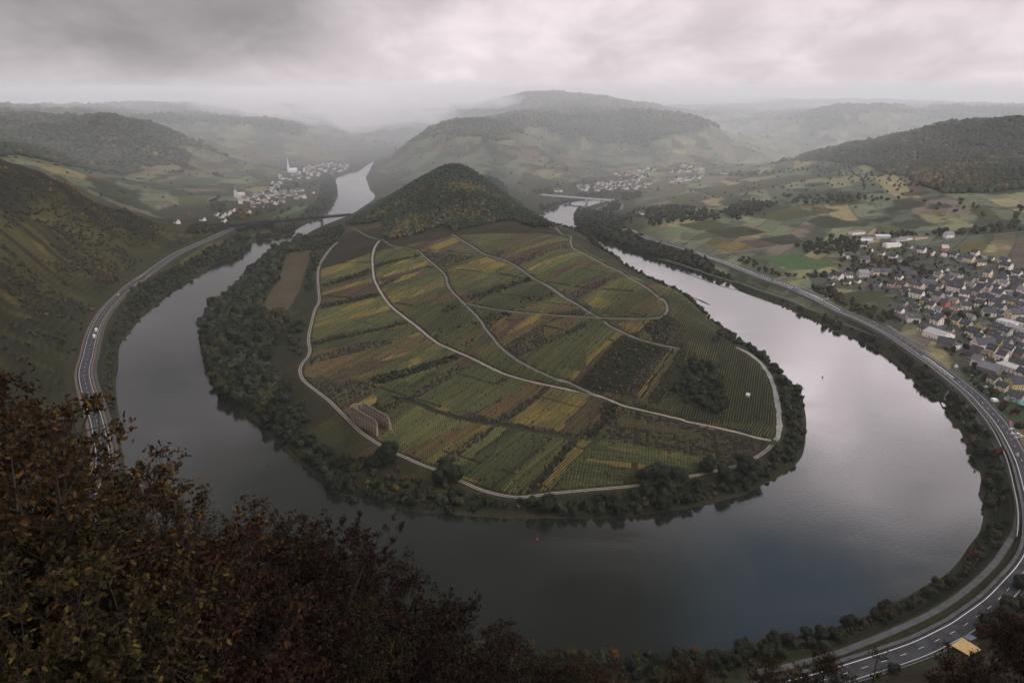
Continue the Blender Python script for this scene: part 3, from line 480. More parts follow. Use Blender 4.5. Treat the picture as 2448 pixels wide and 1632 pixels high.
def paint(X, Y, Z, sd, PI=None):
    R = np.hypot(X, Y); n1 = fbm(X, Y, 60, 4, 1); n2 = fbm(X, Y, 9, 3, 2); n3 = fbm(X, Y, 500, 3, 4); n4 = fbm(X, Y, 25, 3, 8)
    u = X * DIRN[0] + Y * DIRN[1]; v = X * DIRA[0] + Y * DIRA[1]
    c = np.empty(X.shape + (3,)); c[:] = (.05, .052, .024)
    # patchwork of small vineyard plots (plain and far slopes)
    wob = (fbm(X, Y, 300, 2, 12) - .5) * 60
    hill = (Z > 24) & (R > 1500); wd = np.where(hill, 52, 34); u_, v_ = np.where(hill, v * .3 + u * .95, u), np.where(hill, v * .95 - u * .3, v)
    a = np.floor((u_ + wob) / wd); b = np.floor((v_ + wob) / 150 + hash01(a, 0, 3) * 5); h = hash01(a, b, 1)
    pal = np.array([PAL[G_], PAL[V_], PAL[D_], PAL[B_], (.10, .10, .045), (.12, .12, .05), (.07, .08, .035), (.11, .09, .04)])
    pal = np.array([(.13, .165, .08), (.20, .205, .075), (.075, .105, .05), (.17, .13, .085), (.12, .14, .07), (.16, .19, .09), (.27, .225, .08), (.085, .105, .055)]); pal = pal * .72 + pal.mean(1, keepdims=True) * .28; pw = pal[(h * 7.99).astype(int)]
    right = sstep(150, 260, X - (Y - 700) * .12) * (Y > 420)
    far = sstep(1350, 1700, R) * (Z > 18)
    c = mixc(c, pw * np.where(right > .3, 1.85, 1.45)[..., None], np.maximum(right * .9, far * .8))
    c = mixc(c, (.035, .043, .022), sstep(.50, .58, n1) * np.where(far > .3, .85, .55) * np.maximum(right, far))
    edge = (np.abs(((u_ + wob) / wd) % 1 - .5) > .45) & (h > .4)
    c = mixc(c, (.04, .045, .025), edge * np.maximum(right, far) * .6)
    # woods on the high ground of far slopes
    wood = sstep(108, 126, Z + (n3 - .5) * 190 + (n1 - .5) * 60) * sstep(1250, 1600, R)
    c = mixc(c, (.034, .043, .02), wood)
    # steep left valley side : terraces, scrub and broom
    left = sstep(12, 22, Z) * (X < -250) * (R < 1650) * (Y > 330) * sstep(1700, 1500, Y)
    t1 = fbm(X, Y, 90, 4, 21); t2 = fbm(X + Z, Y, 26, 4, 22)
    lc = mixc(np.zeros(X.shape + (3,)) + (.04, .037, .02), (.125, .115, .035), sstep(.44, .58, t1) * sstep(.28, .5, t2)); lc = mixc(lc, (.035, .03, .017), sstep(.54, .64, t2) * .8); lc = mixc(lc, (.062, .07, .022), sstep(70, 20, Z) * .7)
    lc = mixc(lc, (.20, .165, .055), sstep(.60, .66, fbm(X, Y, 45, 3, 28)) * sstep(.5, .6, n4) * .7)
    ter = (.5 + .5 * np.sin((Z + n4 * 3) * 2 * np.pi / 4.2)) * sstep(.42, .55, fbm(X, Y, 120, 2, 30)); lc = lc * (1 - .45 * ter)[..., None]
    lc = mixc(lc, (.03, .034, .02), sstep(110, 150, Z + (n3 - .5) * 40) * sstep(600, 900, R) * .8)
    c = mixc(c, lc * .8, left)
    near = (R < 420) & (Z > 14) & (Y < 500); c[near] = (.05, .036, .02)
    # meander
    pen = inpoly(X, Y, PENI)
    pp = np.array([PAL[i] for i in range(11)])[fill_class(X, Y)]; fld = inpoly(X, Y, FIELD)
    PI = plot_id(X, Y) if PI is None else PI
    c = mixc(c, pp, pen * .8); c = mixc(c, PAL[T_], pen * (PI < 0) * (~fld) * .7)
    pc = np.array([PAL[k] for k in PLOT_C]); k = PI >= 0
    jit = .8 + .4 * hash01(PI, 0, 9)
    c[k] = pc[PI[k]] * jit[k][:, None]
    k2 = k & np.isin(PLOT_C[PI], [Y_, O_, V_, R_]); q = sstep(.5, .68, fbm(u, v / 3, 22, 3, 41))
    c = mixc(c, PAL[D_], k2 * q * .5)
    # soil shows between the rows of plots that carry real vine rows
    k3 = pen & (R < 1300) & ((k & np.isin(PLOT_C[PI], list(ROWS))) | (~k & fld & (fill_class(X, Y) != T_))); c = mixc(c, (.034, .029, .020), k3 * .85)
    hd = pen & k & (np.abs(u / 17 % 1 - .5) > .475); c = mixc(c, PAL[T_], hd * .4)
    c = mixc(c, (.034, .038, .019), sstep(30, 8, sd) * (sd < 40) * .85)
    c = mixc(c, (.09, .075, .05), sstep(3.5, .5, sd) * sstep(.4, .6, n4) * .5)
    for fk, poly in FOREST.items(): c[inpoly(X, Y, poly)] = (.03, .034, .018)
    # garden and yard ground of the village
    vil = inpoly(X, Y, VILLAGE); c = mixc(c, (.045, .056, .028), vil * .75); c = mixc(c, (.10, .13, .05), vil * sstep(.52, .56, fbm(X, Y, 30, 2, 61)) * .7); c = mixc(c, (.13, .125, .12), vil * sstep(.55, .6, n4) * .7)
    for kk, ww in ((58, 3.2), (-32, 2.6)):
        q_ = X * math.cos(math.radians(kk)) + Y * math.sin(math.radians(kk)) + 6 * np.sin((X - Y) / 40); c = mixc(c, (.16, .16, .165), vil * (np.abs(q_ / 46 % 1 - .5) * 46 < ww) * .85)
    # verges
    for P, w, cc in ((LROAD, 12, (.075, .066, .045)), (RROAD, 9, (.05, .05, .035))):
        d, _ = polydist(X, Y, P, 40); c = mixc(c, cc, sstep(w, w - 4, d) * .8)
    g, _ = polydist(X, Y, GRASSTRK, 20); c = mixc(c, (.05, .055, .028), sstep(5, 2.5, g))
    for kk, P in TRACK.items():
        d, _ = polydist(X, Y, P, 20); c = mixc(c, (.055, .06, .028), sstep(TRK_W[kk] + 3.5, TRK_W[kk] + 1.5, d))
    c = c * (.78 + .44 * n2 + .3 * (n1 - .5))[..., None] * VEG
    return np.clip(c, .004, 1)
VILLAGE = np.array(W('I', [(640, 130), (1000, 130), (1560, 180), (2352, 400), (2352, 1300), (2200, 1567), (1750, 1500), (1550, 1250), (1230, 960), (1020, 960), (960, 740), (900, 640), (440, 600), (200, 590), (120, 470), (440, 450), (600, 300)]))
VILLAGE = np.vstack([VILLAGE])
GRASSTRK = [hit(x, y) for x, y in TRK['grass']]
PID = plot_id(GX, GY)
GC = paint(GX, GY, GH, SD, PID)
def col_at(X, Y):
    return np.stack([lookup(X, Y, GC[..., k]) for k in range(3)], -1)
# the ground sheet itself
idx = np.arange(NR * NA).reshape(NR, NA)
F_ = np.stack([idx[:-1, :-1].ravel(), idx[:-1, 1:].ravel(), idx[1:, 1:].ravel(), idx[1:, :-1].ravel()], 1)
M_GROUND = mat('ground_cover', (.05, .05, .03), .95, .22, .35, .1, attr=True, bump=.6, bsc=.25)
ground = mk('ground', np.stack([GX, GY, GH], -1).reshape(-1, 3), F_, M_GROUND, col=GC.reshape(-1, 3), smooth_=True)
tag(ground, kind='structure')
# ---------------------------------------------------------------- river
def tess(poly, z):
    tri = mgeo.tessellate_polygon([[Vector((p[0], p[1], 0)) for p in poly]])
    return [(p[0], p[1], z) for p in poly], [tuple(t) for t in tri]
m = bpy.data.materials.new('river_water'); m.use_nodes = True; nt = m.node_tree; n = nt.nodes; L = nt.links
b = n['Principled BSDF']; b.inputs['Base Color'].default_value = (.012, .015, .011, 1); b.inputs['IOR'].default_value = WATER_IOR
tc = n.new('ShaderNodeTexCoord'); mp = n.new('ShaderNodeMapping'); mp.inputs['Scale'].default_value = (1, 1.6, 1); mp.inputs['Rotation'].default_value = (0, 0, .5)
L.new(tc.outputs['Object'], mp.inputs[0])
w1 = n.new('ShaderNodeTexNoise'); w1.inputs['Scale'].default_value = .35; w1.inputs['Detail'].default_value = 4; L.new(mp.outputs[0], w1.inputs['Vector'])
w2 = n.new('ShaderNodeTexNoise'); w2.inputs['Scale'].default_value = .012; w2.inputs['Detail'].default_value = 5; w2.inputs['Distortion'].default_value = .8; L.new(mp.outputs[0], w2.inputs['Vector'])
mr = n.new('ShaderNodeMapRange'); mr.inputs[1].default_value = .42; mr.inputs[2].default_value = .62; mr.inputs[3].default_value = .07; mr.inputs[4].default_value = .13
L.new(w2.outputs['Fac'], mr.inputs[0]); L.new(mr.outputs[0], b.inputs['Roughness'])
mr2 = n.new('ShaderNodeMapRange'); mr2.inputs[1].default_value = .42; mr2.inputs[2].default_value = .62; mr2.inputs[3].default_value = .06; mr2.inputs[4].default_value = .13; L.new(w2.outputs['Fac'], mr2.inputs[0])
bp = n.new('ShaderNodeBump'); bp.inputs['Distance'].default_value = .5; L.new(w1.outputs['Fac'], bp.inputs['Height']); L.new(mr2.outputs[0], bp.inputs['Strength']); L.new(bp.outputs[0], b.inputs['Normal'])
v, f = tess(RIVER, 0.0); river = mk('river', v, f, m); tag(river, kind='structure')
# ---------------------------------------------------------------- camera
cam = bpy.data.cameras.new('camera'); cam.sensor_width = 36; cam.lens = FPX / 2448 * 36; cam.clip_start = .5; cam.clip_end = 40000
co = bpy.data.objects.new('camera', cam); COL.objects.link(co); co.location = (0, 0, HCAM); co.rotation_euler = (math.pi / 2 - PITCH, 0, 0); SC.camera = co
# ---------------------------------------------------------------- light: overcast, brighter ahead on the right
SUN_EL, SUN_AZ = math.radians(38), math.radians(112)       # azimuth measured from +Y towards +X
sd_ = bpy.data.lights.new('sun', 'SUN'); sd_.energy = 1.5; sd_.angle = math.radians(16); sd_.color = (1, .95, .88)
so = bpy.data.objects.new('sun', sd_); COL.objects.link(so); dirv = Vector((math.sin(SUN_AZ) * math.cos(SUN_EL), math.cos(SUN_AZ) * math.cos(SUN_EL), math.sin(SUN_EL)))
so.rotation_euler = dirv.to_track_quat('Z', 'Y').to_euler()
wd = bpy.data.worlds.new('World'); SC.world = wd; wd.use_nodes = True; nt = wd.node_tree; n = nt.nodes; L = nt.links
for x in list(n): n.remove(x)
out = n.new('ShaderNodeOutputWorld'); sky = n.new('ShaderNodeTexSky'); sky.sky_type = 'NISHITA'; sky.sun_disc = False; sky.sun_elevation = SUN_EL; sky.sun_rotation = SUN_AZ
bg1 = n.new('ShaderNodeBackground'); L.new(sky.outputs[0], bg1.inputs[0]); bg1.inputs[1].default_value = .05
def nd(t, **k):
    x = n.new(t)
    for a, v in k.items(): setattr(x, a, v)
    return x
def math_(op, a, b=None, c=None, clamp=False):
    x = nd('ShaderNodeMath', operation=op, use_clamp=clamp)
    for i, v in enumerate((a, b, c)):
        if v is None: continue
        if isinstance(v, (int, float)): x.inputs[i].default_value = v
        else: L.new(v, x.inputs[i])
    return x.outputs[0]
def mrange(v, a, b_, c, d, smooth=True):
    x = nd('ShaderNodeMapRange'); x.interpolation_type = 'SMOOTHSTEP' if smooth else 'LINEAR'
    L.new(v, x.inputs[0])
    for i, q in enumerate((a, b_, c, d)): x.inputs[i + 1].default_value = q
    return x.outputs[0]
tc = nd('ShaderNodeTexCoord'); sp = nd('ShaderNodeSeparateXYZ'); L.new(tc.outputs['Generated'], sp.inputs[0]); dx, dy, dz = sp.outputs
zz = math_('ADD', math_('MAXIMUM', dz, 0.0), .34)
cb = nd('ShaderNodeCombineXYZ'); L.new(dx, cb.inputs[0]); L.new(dy, cb.inputs[1]); L.new(math_('MULTIPLY', dz, 2.1), cb.inputs[2])
def noise(scale, detail, off=0, rough=.55, dist=0):
    mp = nd('ShaderNodeMapping'); mp.inputs['Location'].default_value = (off, off * .7, off * .3); L.new(cb.outputs[0], mp.inputs[0])
    x = nd('ShaderNodeTexNoise'); x.inputs['Scale'].default_value = scale; x.inputs['Detail'].default_value = detail; x.inputs['Roughness'].default_value = rough; x.inputs['Distortion'].default_value = dist
    L.new(mp.outputs[0], x.inputs['Vector']); return x.outputs['Fac']
big = noise(3.0, 5, SEED_SKY, .5, .35); fine = noise(9.0, 7, 9.2, .55, .3)
azx = math_('ARCTAN2', dx, dy)                     # 0 ahead, + to the right
elev = math_('ARCSINE', dz)
# brightness by bearing: dark to the left and behind, bright to the right
low = mrange(elev, .11, .0, 0, 1)
az_b = mrange(math_('ADD', math_('ADD', azx, math_('MULTIPLY', low, .28)), math_('MULTIPLY', math_('SUBTRACT', big, .5), .6)), -.47, .02, SKY_L, SKY_R)
behind = math_('MAXIMUM', mrange(dy, -.6, .25, .5, 1.0), mrange(elev, .9, 1.2, 0, 1))
over = math_('ADD', mrange(elev, .30, .68, 1.0, SKY_TOP), mrange(elev, 1.06, 1.3, 0, 4.6))
rgt = mrange(azx, .25, .62, 0, 1)
hump = math_('MULTIPLY', math_('MULTIPLY', mrange(elev, .16, .44, 0, 1), mrange(elev, .72, .36, 0, 1)), mrange(math_('ADD', azx, math_('MULTIPLY', math_('SUBTRACT', big, .5), .8)), -.12, .32, 0, 1))
bright = math_('MULTIPLY', math_('MULTIPLY', math_('MULTIPLY', az_b, behind), over), math_('ADD', 1.0, math_('MULTIPLY', hump, SKY_HUMP)))
tex = math_('ADD', mrange(big, .3, .7, .86, 1.12), mrange(fine, .3, .75, -.13, .13))
glowb = math_('MULTIPLY', math_('MULTIPLY', mrange(dy, .05, -.5, 0, 1), mrange(elev, .03, .25, 0, 1)), mrange(elev, 1.0, .6, 0, 1))
mott = mrange(noise(4.2, 5, 6.3, .5, .4), .36, .66, .50, 1.55)
mm = mrange(elev, .20, .42, 0, 1); tex = math_('MULTIPLY', tex, math_('ADD', math_('MULTIPLY', mott, mm), math_('SUBTRACT', 1.0, mm)))
val = math_('ADD', math_('MULTIPLY', bright, tex), math_('MULTIPLY', glowb, BEHIND))
cr = nd('ShaderNodeMix', data_type='RGBA'); L.new(az_b, cr.inputs[0]); cr.inputs[6].default_value = (1, .965, .99, 1); cr.inputs[7].default_value = (1, .875, .92, 1)
bg2 = n.new('ShaderNodeBackground'); L.new(cr.outputs[2], bg2.inputs[0]); L.new(val, bg2.inputs[1])
gap = math_('MULTIPLY', mrange(noise(4.5, 4, 1.7, .5, .3), .40, .56, 0, .85), math_('MULTIPLY', math_('MULTIPLY', mrange(elev, .48, .62, 0, 1), mrange(elev, .95, .8, 0, 1)), mrange(azx, .20, .42, 0, 1)))
ms = n.new('ShaderNodeMixShader'); bg3 = n.new('ShaderNodeBackground'); bg3.inputs[0].default_value = (.42, .72, 1, 1); bg3.inputs[1].default_value = .24; mb = n.new('ShaderNodeAddShader'); L.new(bg1.outputs[0], mb.inputs[0]); L.new(bg3.outputs[0], mb.inputs[1])
L.new(gap, ms.inputs[0]); L.new(bg2.outputs[0], ms.inputs[1]); L.new(mb.outputs[0], ms.inputs[2]); L.new(ms.outputs[0], out.inputs[0])
# ---------------------------------------------------------------- haze
hz = bpy.data.materials.new('haze_air'); hz.use_nodes = True; nt = hz.node_tree
for x in list(nt.nodes):
    if x.type == 'BSDF_PRINCIPLED': nt.nodes.remove(x)
pv = nt.nodes.new('ShaderNodeVolumePrincipled'); pv.inputs['Color'].default_value = HAZE_COL; pv.inputs['Density'].default_value = HAZE_D; pv.inputs['Anisotropy'].default_value = .1
mo = [x for x in nt.nodes if x.type == 'OUTPUT_MATERIAL'][0]; nt.links.new(pv.outputs[0], mo.inputs['Volume'])
if HAZE_D > 0:
    hb = MB().box(-12500, 12500, -12500, 12500, -4, 330).obj('haze', [hz]); tag(hb, 'thin pale autumn haze filling the valley air', 'haze', kind='stuff')
if MIST_D > 0:
    m2 = hz.copy(); m2.name = 'mist_air'; pv2 = [x for x in m2.node_tree.nodes if x.type == 'PRINCIPLED_VOLUME'][0]; pv2.inputs['Density'].default_value = MIST_D
    tag(MB().add([(-11800, 1400, -3), (11800, 1400, -3), (11900, 11900, -3), (-11900, 11900, -3), (-11800, 2400, 325), (11800, 2150, 325), (11900, 11900, 325), (-11900, 11900, 325)], [(3, 2, 1, 0), (4, 5, 6, 7), (0, 1, 5, 4), (1, 2, 6, 5), (2, 3, 7, 6), (3, 0, 4, 7)]).obj('mist', [m2]), 'thicker pale mist hanging over the far hills', 'mist', kind='stuff')
m3 = hz.copy(); m3.name = 'cloud_air'; pv3 = [x for x in m3.node_tree.nodes if x.type == 'PRINCIPLED_VOLUME'][0]; pv3.inputs['Density'].default_value = CLOUD_D; pv3.inputs['Color'].default_value = (1, .99, 1, 1)
V = []; F = []; nb = 0; _v, _f = ico(4)
for cx_, cy_2, cz_, rx_, ry_, rz_ in CLOUDS:
    d = 1 + .55 * (fbm(_v[:, 0] * 3 + cx_, _v[:, 1] * 3 + _v[:, 2] * 2.3, .8, 4, 6)[:, None] - .5) * 2; q = _v * d * [rx_, ry_, rz_] + [cx_, cy_2, cz_]; V.append(q); F.append(_f + nb); nb += len(_v)
tag(mk('low_cloud', np.vstack(V), np.vstack(F), m3, smooth_=True), 'low pale cloud drifting over the far hills', 'cloud', kind='stuff')
# ---------------------------------------------------------------- render settings
SC.view_settings.view_transform = 'Standard'; SC.view_settings.look = 'None'; SC.view_settings.exposure = 0; SC.view_settings.gamma = 1
cy_ = SC.cycles; cy_.max_bounces = 6; cy_.diffuse_bounces = 2; cy_.glossy_bounces = 2; cy_.volume_bounces = 4; cy_.transmission_bounces = 2
cy_.use_denoising = True; cy_.use_adaptive_sampling = True; cy_.adaptive_threshold = .02
try: cy_.denoiser = 'OPENIMAGEDENOISE'
except Exception: pass
# ---------------------------------------------------------------- road and track surfaces
M_ASPH = mat('asphalt', (.042, .044, .048), .9, .3, .15, .12)
M_ASPHL = mat('pale_asphalt', (.11, .11, .11), .85, .25, .2, .15)
M_PAINT = mat('road_paint', (.75, .75, .72), .6)
M_CYC = mat('cycle_asphalt', (.06, .062, .062), .9, .2, .3, .1)
M_CONC = mat('concrete', (.36, .35, .33), .8, .15, .5)
M_GRAVEL = mat('gravel_track', (.21, .185, .16), .95, .25, .4)
M_PAVED = mat('paved_track', (.105, .10, .093), .85, .35, .25)
def ragged(P, w, dz, seed):
    P = resamp(P, 2.0); s = np.arange(len(P)) * 1.0; wl = w * (.72 + .5 * vnoise(s / 3.1, s * 0 + seed, 3)); wr = w * (.72 + .5 * vnoise(s / 2.7, s * 0 + seed + 9, 4)); d = np.gradient(P[:, :2], axis=0); d /= np.linalg.norm(d, axis=1)[:, None]; n_ = np.stack([d[:, 1], -d[:, 0]], 1)
    v = np.empty((2 * len(P), 3)); v[0::2, :2] = P[:, :2] - n_ * wl[:, None]; v[1::2, :2] = P[:, :2] + n_ * wr[:, None]; v[0::2, 2] = v[1::2, 2] = P[:, 2] + dz; i = np.arange(len(P) - 1) * 2; return v, np.stack([i, i + 1, i + 3, i + 2], 1)
def surf(name, P, w, m, dz=0.0, o=0.0):
    v, f = strip(P, o - w, o + w, dz); return tag(mk(name, v, f, m), kind='structure')
M_PLOOP = mat('worn_concrete', (.19, .187, .18), .85, .3, .25)
for k, P in TRACK.items():
    if k == 'riverside':
        v, f = joinm([strip(P, -1.5, -.4, .25), strip(P, .4, 1.5, .25)]); tag(mk('farm_track', v, f, M_GRAVEL), kind='structure')
    else:
        v, f = ragged(P, TRK_W[k], .27, len(k)); tag(mk('farm_track', v, f, M_GRAVEL if k == 'lower_middle' else M_PLOOP if k == 'paved_loop' else M_PAVED), kind='structure')
surf('road', LROAD, 5.2, M_ASPH); surf('road', LEXT, 5.0, M_ASPH)
v, f = joinm([strip(LROAD, -4.4, -4.2, .01), strip(LROAD, 4.2, 4.4, .01), dashes(LROAD, 0, .16, 4, 8, .01)]); tag(mk('road_markings', v, f, M_PAINT), kind='structure')
v, f = joinm([strip(LEXT, -4.4, -4.2, .01), strip(LEXT, 4.2, 4.4, .01), dashes(LEXT, 0, .16, 4, 8, .01)]); tag(mk('road_markings', v, f, M_PAINT), kind='structure')
surf('cycle_path', LROAD, 1.3, M_CYC, .02, 9.5)
surf('gravel_verge', LROAD, 1.0, mat('verge_gravel', (.11, .085, .065), .95, .2, .3), .03, -7.2)
surf('gravel_verge', LROAD, .9, bpy.data.materials['verge_gravel'], .03, 6.6)
surf('road', RROAD, 5.4, M_ASPH); surf('road', RROAD2, 4.5, M_ASPHL, .03); surf('road', BRANCH, 2.8, M_ASPHL, .04); surf('road', JUNC, 3.5, M_ASPHL, .04); surf('road', LOOPR, 3.2, M_ASPHL, .04); surf('road', LOOPQ, 3.2, M_ASPHL, .04)
surf('pavement', RROAD, 1.0, mat('worn_pavement', (.075, .077, .076), .9, .25, .2, .1), .10, -6.9)
v, f = joinm([strip(RROAD, -4.3, -4.02, .012), strip(RROAD, 4.25, 4.42, .012), dashes(RROAD, 0, .17, 4, 8, .012)]); tag(mk('road_markings', v, f, M_PAINT), kind='structure')
# hatched middle strip of the wide stretches
_i0 = int(np.argmin(np.hypot(RROAD[:, 0] - at_z(2270, 900, 12)[0], RROAD[:, 1] - at_z(2270, 900, 12)[1]))); _i1 = int(np.argmin(np.hypot(RROAD[:, 0] - at_z(2212, 845, 12)[0], RROAD[:, 1] - at_z(2212, 845, 12)[1])))
v, f = joinm([dashes(RROAD[min(_i0, _i1):max(_i0, _i1)], -1.0, 2.2, 1, 2, .02), dashes(RROAD[len(RROAD) - 160:len(RROAD) - 40], .3, 1.8, 2, 3, .02)]); tag(mk('road_markings', v, f, M_PAINT), kind='structure')
surf('cycle_path', BIKE, 1.3, M_PAVED, .02); surf('cycle_path', BIKE2, 1.7, bpy.data.materials['worn_pavement'], .02)
for k, P in PTH.items(): surf('lane', P, PATHW[k] * .8, M_ASPHL, .1)
# ---------------------------------------------------------------- foliage building blocks
ICO1, ICO2, ICO3 = ico(1), ico(2), ico(3)
def leafmat(name, objcol=True):
    m = bpy.data.materials.new(name); m.use_nodes = True; nt = m.node_tree; n = nt.nodes; L = nt.links; b = n['Principled BSDF']
    b.inputs['Roughness'].default_value = .75; b.inputs['Specular IOR Level'].default_value = .15
    a = n.new('ShaderNodeVertexColor'); a.layer_name = 'Col'; src = a.outputs[0]
    if objcol:
        oi = n.new('ShaderNodeObjectInfo'); mx = n.new('ShaderNodeVectorMath'); mx.operation = 'MULTIPLY'; L.new(src, mx.inputs[0]); L.new(oi.outputs['Color'], mx.inputs[1]); src = mx.outputs[0]
    L.new(src, b.inputs['Base Color']); return m
M_LEAF = leafmat('foliage'); M_MASS = leafmat('foliage_mass', False)
M_BARK = mat('bark', (.06, .048, .036), .95, .3, 2.0, .1)
def crown_mesh(seed, lobes, nq, qs, squash=.8, columnar=1.0, core=.78):
    """a crown of radius about 1, centre height about 1: rough dark core lobes wrapped in many small leaf clumps"""
    r = np.random.default_rng(seed); V = []; F3 = []; Cc = []; C = []; nb = 0
    for i in range(lobes):
        t = r.uniform(0, 6.28); d = r.uniform(.25, .62) if i else 0; rad = r.uniform(.36, .58) if i else .72
        c = np.array([math.cos(t) * d, math.sin(t) * d, (r.uniform(-.35, .5) if i else 0) * columnar]); C.append((c, rad))
    for c, rad in C:
        v, f = ICO2; j = 1 + r.uniform(-.18, .18, len(v))[:, None]
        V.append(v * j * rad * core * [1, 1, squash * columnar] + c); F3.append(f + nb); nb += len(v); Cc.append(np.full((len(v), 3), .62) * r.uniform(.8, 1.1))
    vt = np.vstack(V); ft = np.vstack(F3)
    ci = r.integers(0, lobes, nq); cen = np.array([c for c, _ in C])[ci]; rd = np.array([q for _, q in C])[ci]
    d = r.normal(size=(nq, 3)); d[:, 2] = d[:, 2] * .9 + .25; d /= np.linalg.norm(d, axis=1)[:, None]
    p = cen + d * (rd * r.uniform(.80, 1.10, nq))[:, None] * [1, 1, squash * columnar]
    a = np.cross(d, r.normal(size=(nq, 3))); a /= np.linalg.norm(a, axis=1)[:, None]; b = np.cross(d, a) + d * r.uniform(-.7, .7, nq)[:, None]
    s = (qs * r.uniform(.6, 1.4, nq))[:, None]; a = a * s; b = b * s * .8
    q = np.stack([p - a - b * .4, p + a * .6 - b, p + a + b * .4, p - a * .5 + b], 1).reshape(-1, 3)
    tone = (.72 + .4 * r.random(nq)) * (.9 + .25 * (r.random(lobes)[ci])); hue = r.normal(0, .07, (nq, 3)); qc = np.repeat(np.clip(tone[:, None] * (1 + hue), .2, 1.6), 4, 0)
    V = np.vstack([vt, q]); b0 = len(vt) + np.arange(nq) * 4
    F = np.vstack([ft, np.stack([b0, b0 + 1, b0 + 2], 1), np.stack([b0, b0 + 2, b0 + 3], 1)])
    V[:, 2] += 1.0
    return V, F, np.vstack([np.vstack(Cc), qc])
def mesh_only(name, V, F, m, col):
    o = mk(name, V, F, m, col=col, link=False); me = o.data; bpy.data.objects.remove(o); return me
CROWN = {}
for i in range(4): CROWN['round%d' % i] = mesh_only('crown', *crown_mesh(20 + i, 9, 750, .10), M_LEAF, None) if False else None
CROWN = {}
for i in range(5):
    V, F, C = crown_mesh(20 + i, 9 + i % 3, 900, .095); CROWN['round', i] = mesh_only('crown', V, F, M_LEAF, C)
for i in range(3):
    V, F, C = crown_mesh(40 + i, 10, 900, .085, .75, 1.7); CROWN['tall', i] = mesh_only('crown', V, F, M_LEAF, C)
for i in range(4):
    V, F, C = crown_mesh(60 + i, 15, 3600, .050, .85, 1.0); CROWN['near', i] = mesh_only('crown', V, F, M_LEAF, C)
def trunk_mesh(seed):
    r = random.Random(seed); b = MB(); p = Vector((0, 0, -.15)); q = Vector((r.uniform(-.04, .04), r.uniform(-.04, .04), .5)); b.tube(p, q, .085, .06, 7)
    q2 = q + Vector((r.uniform(-.06, .06), r.uniform(-.06, .06), .5)); b.tube(q, q2, .06, .035, 6)
    for k in range(6):
        t = k * 1.05 + r.random(); s = q.lerp(q2, r.random() * .8); b.tube(s, s + Vector((math.cos(t) * .45, math.sin(t) * .45, r.uniform(.2, .45))), .03, .012, 5)
    o = b.obj('trunk', [M_BARK], link=False); me = o.data; bpy.data.objects.remove(o); return me
TRUNK = [trunk_mesh(i) for i in range(3)]
TC = {'dark': (.036, .046, .026), 'green': (.05, .064, .030), 'olive': (.075, .075, .028), 'yellow': (.17, .125, .03), 'orange': (.21, .095, .028), 'grey': (.075, .09, .062), 'rust': (.10, .055, .025)}
TC = {k: tuple(np.array(v) * VEG * 1.05) for k, v in TC.items()}
TCN = {'dark': 'dark green', 'green': 'mid green', 'olive': 'olive green', 'yellow': 'yellowing', 'orange': 'orange autumn', 'grey': 'grey-green', 'rust': 'rust brown'}
TREES = []      # x, y, ground z, crown radius, colour key, place phrase, kind
def scatter(poly, sp, seed, sdmin=2, keep=1.0):
    P = np.asarray(poly); r = np.random.default_rng(seed); x0, y0 = P.min(0)[:2]; x1, y1 = P.max(0)[:2]
    gx, gy = np.meshgrid(np.arange(x0, x1, sp), np.arange(y0, y1, sp)); x = gx.ravel() + r.uniform(-.45, .45, gx.size) * sp; y = gy.ravel() + r.uniform(-.45, .45, gx.size) * sp
    k = inpoly(x, y, P) & (r.random(x.size) < keep); x, y = x[k], y[k]
    if sdmin is not None: k = river_sd(x, y) > sdmin; x, y = x[k], y[k]
    k = np.ones(len(x), bool)
    for Q, w in [(P_, TRK_W[kk] + 2.5) for kk, P_ in TRACK.items()] + [(LROAD, 13), (RROAD, 12), (RROAD2, 8), (BRANCH, 6), (BIKE, 4), (BIKE2, 4.5), (LOOPR, 6), (LOOPQ, 6)] + [(P_, PATHW[kk] + 2) for kk, P_ in PTH.items()]:
        k &= polydist(x, y, Q, 40)[0] > w
    return x[k], y[k]
def grove(fr, pts, sp, r0, r1, cols, place, seed, keep=1.0, kind='round', sdmin=2, wpoly=None):
    poly = wpoly if wpoly is not None else W(fr, pts); x, y = scatter(poly, sp, seed, sdmin, keep); r = random.Random(seed)
    z = lookup(x, y)
    for a, b, c in zip(x, y, z): TREES.append((a, b, c, r.uniform(r0, r1) * (1.15 if r.random() < .15 else 1), r.choice(cols), place, kind))
DG = ['dark'] * 5 + ['green'] * 4 + ['olive'] * 2 + ['grey']; MG = ['dark'] * 3 + ['green'] * 4 + ['olive'] * 2 + ['grey']; AU = ['dark'] * 4 + ['green'] * 3 + ['olive'] * 3 + ['yellow', 'rust']
def shore(W_, i0, i1, a, b):
    """band polygon along a shoreline, a..b metres inland"""
    P = W_[i0:i1]; z = np.zeros((len(P), 1)); P3 = np.hstack([P, z]); return np.vstack([offs(P3, a)[:, :2], offs(P3, b)[::-1, :2]])
grove('G', [(-450, 560), (-300, 160), (-100, 60), (150, 40), (420, 60), (425, 125), (240, 170), (190, 330), (100, 480), (60, 600), (230, 620), (210, 760), (130, 800), (180, 900), (100, 960), (240, 1100), (320, 1280), (380, 1350), (200, 1560), (-200, 1400), (-450, 900)], 10.5, 5.6, 8.8, DG, 'in the wood along the inner bank beside the tan meadow', 1, .93)
grove('G', [(430, 170), (500, 190), (450, 330), (440, 420), (380, 450), (400, 300)], 9, 3, 5, DG, 'between the tan meadow and the riverside track', 2, .8)
grove('G', [(200, 640), (400, 640), (390, 880), (340, 920), (200, 900), (140, 810)], 11, 2.5, 4.5, MG, 'in the scrub beside the riverside track', 3, .5)
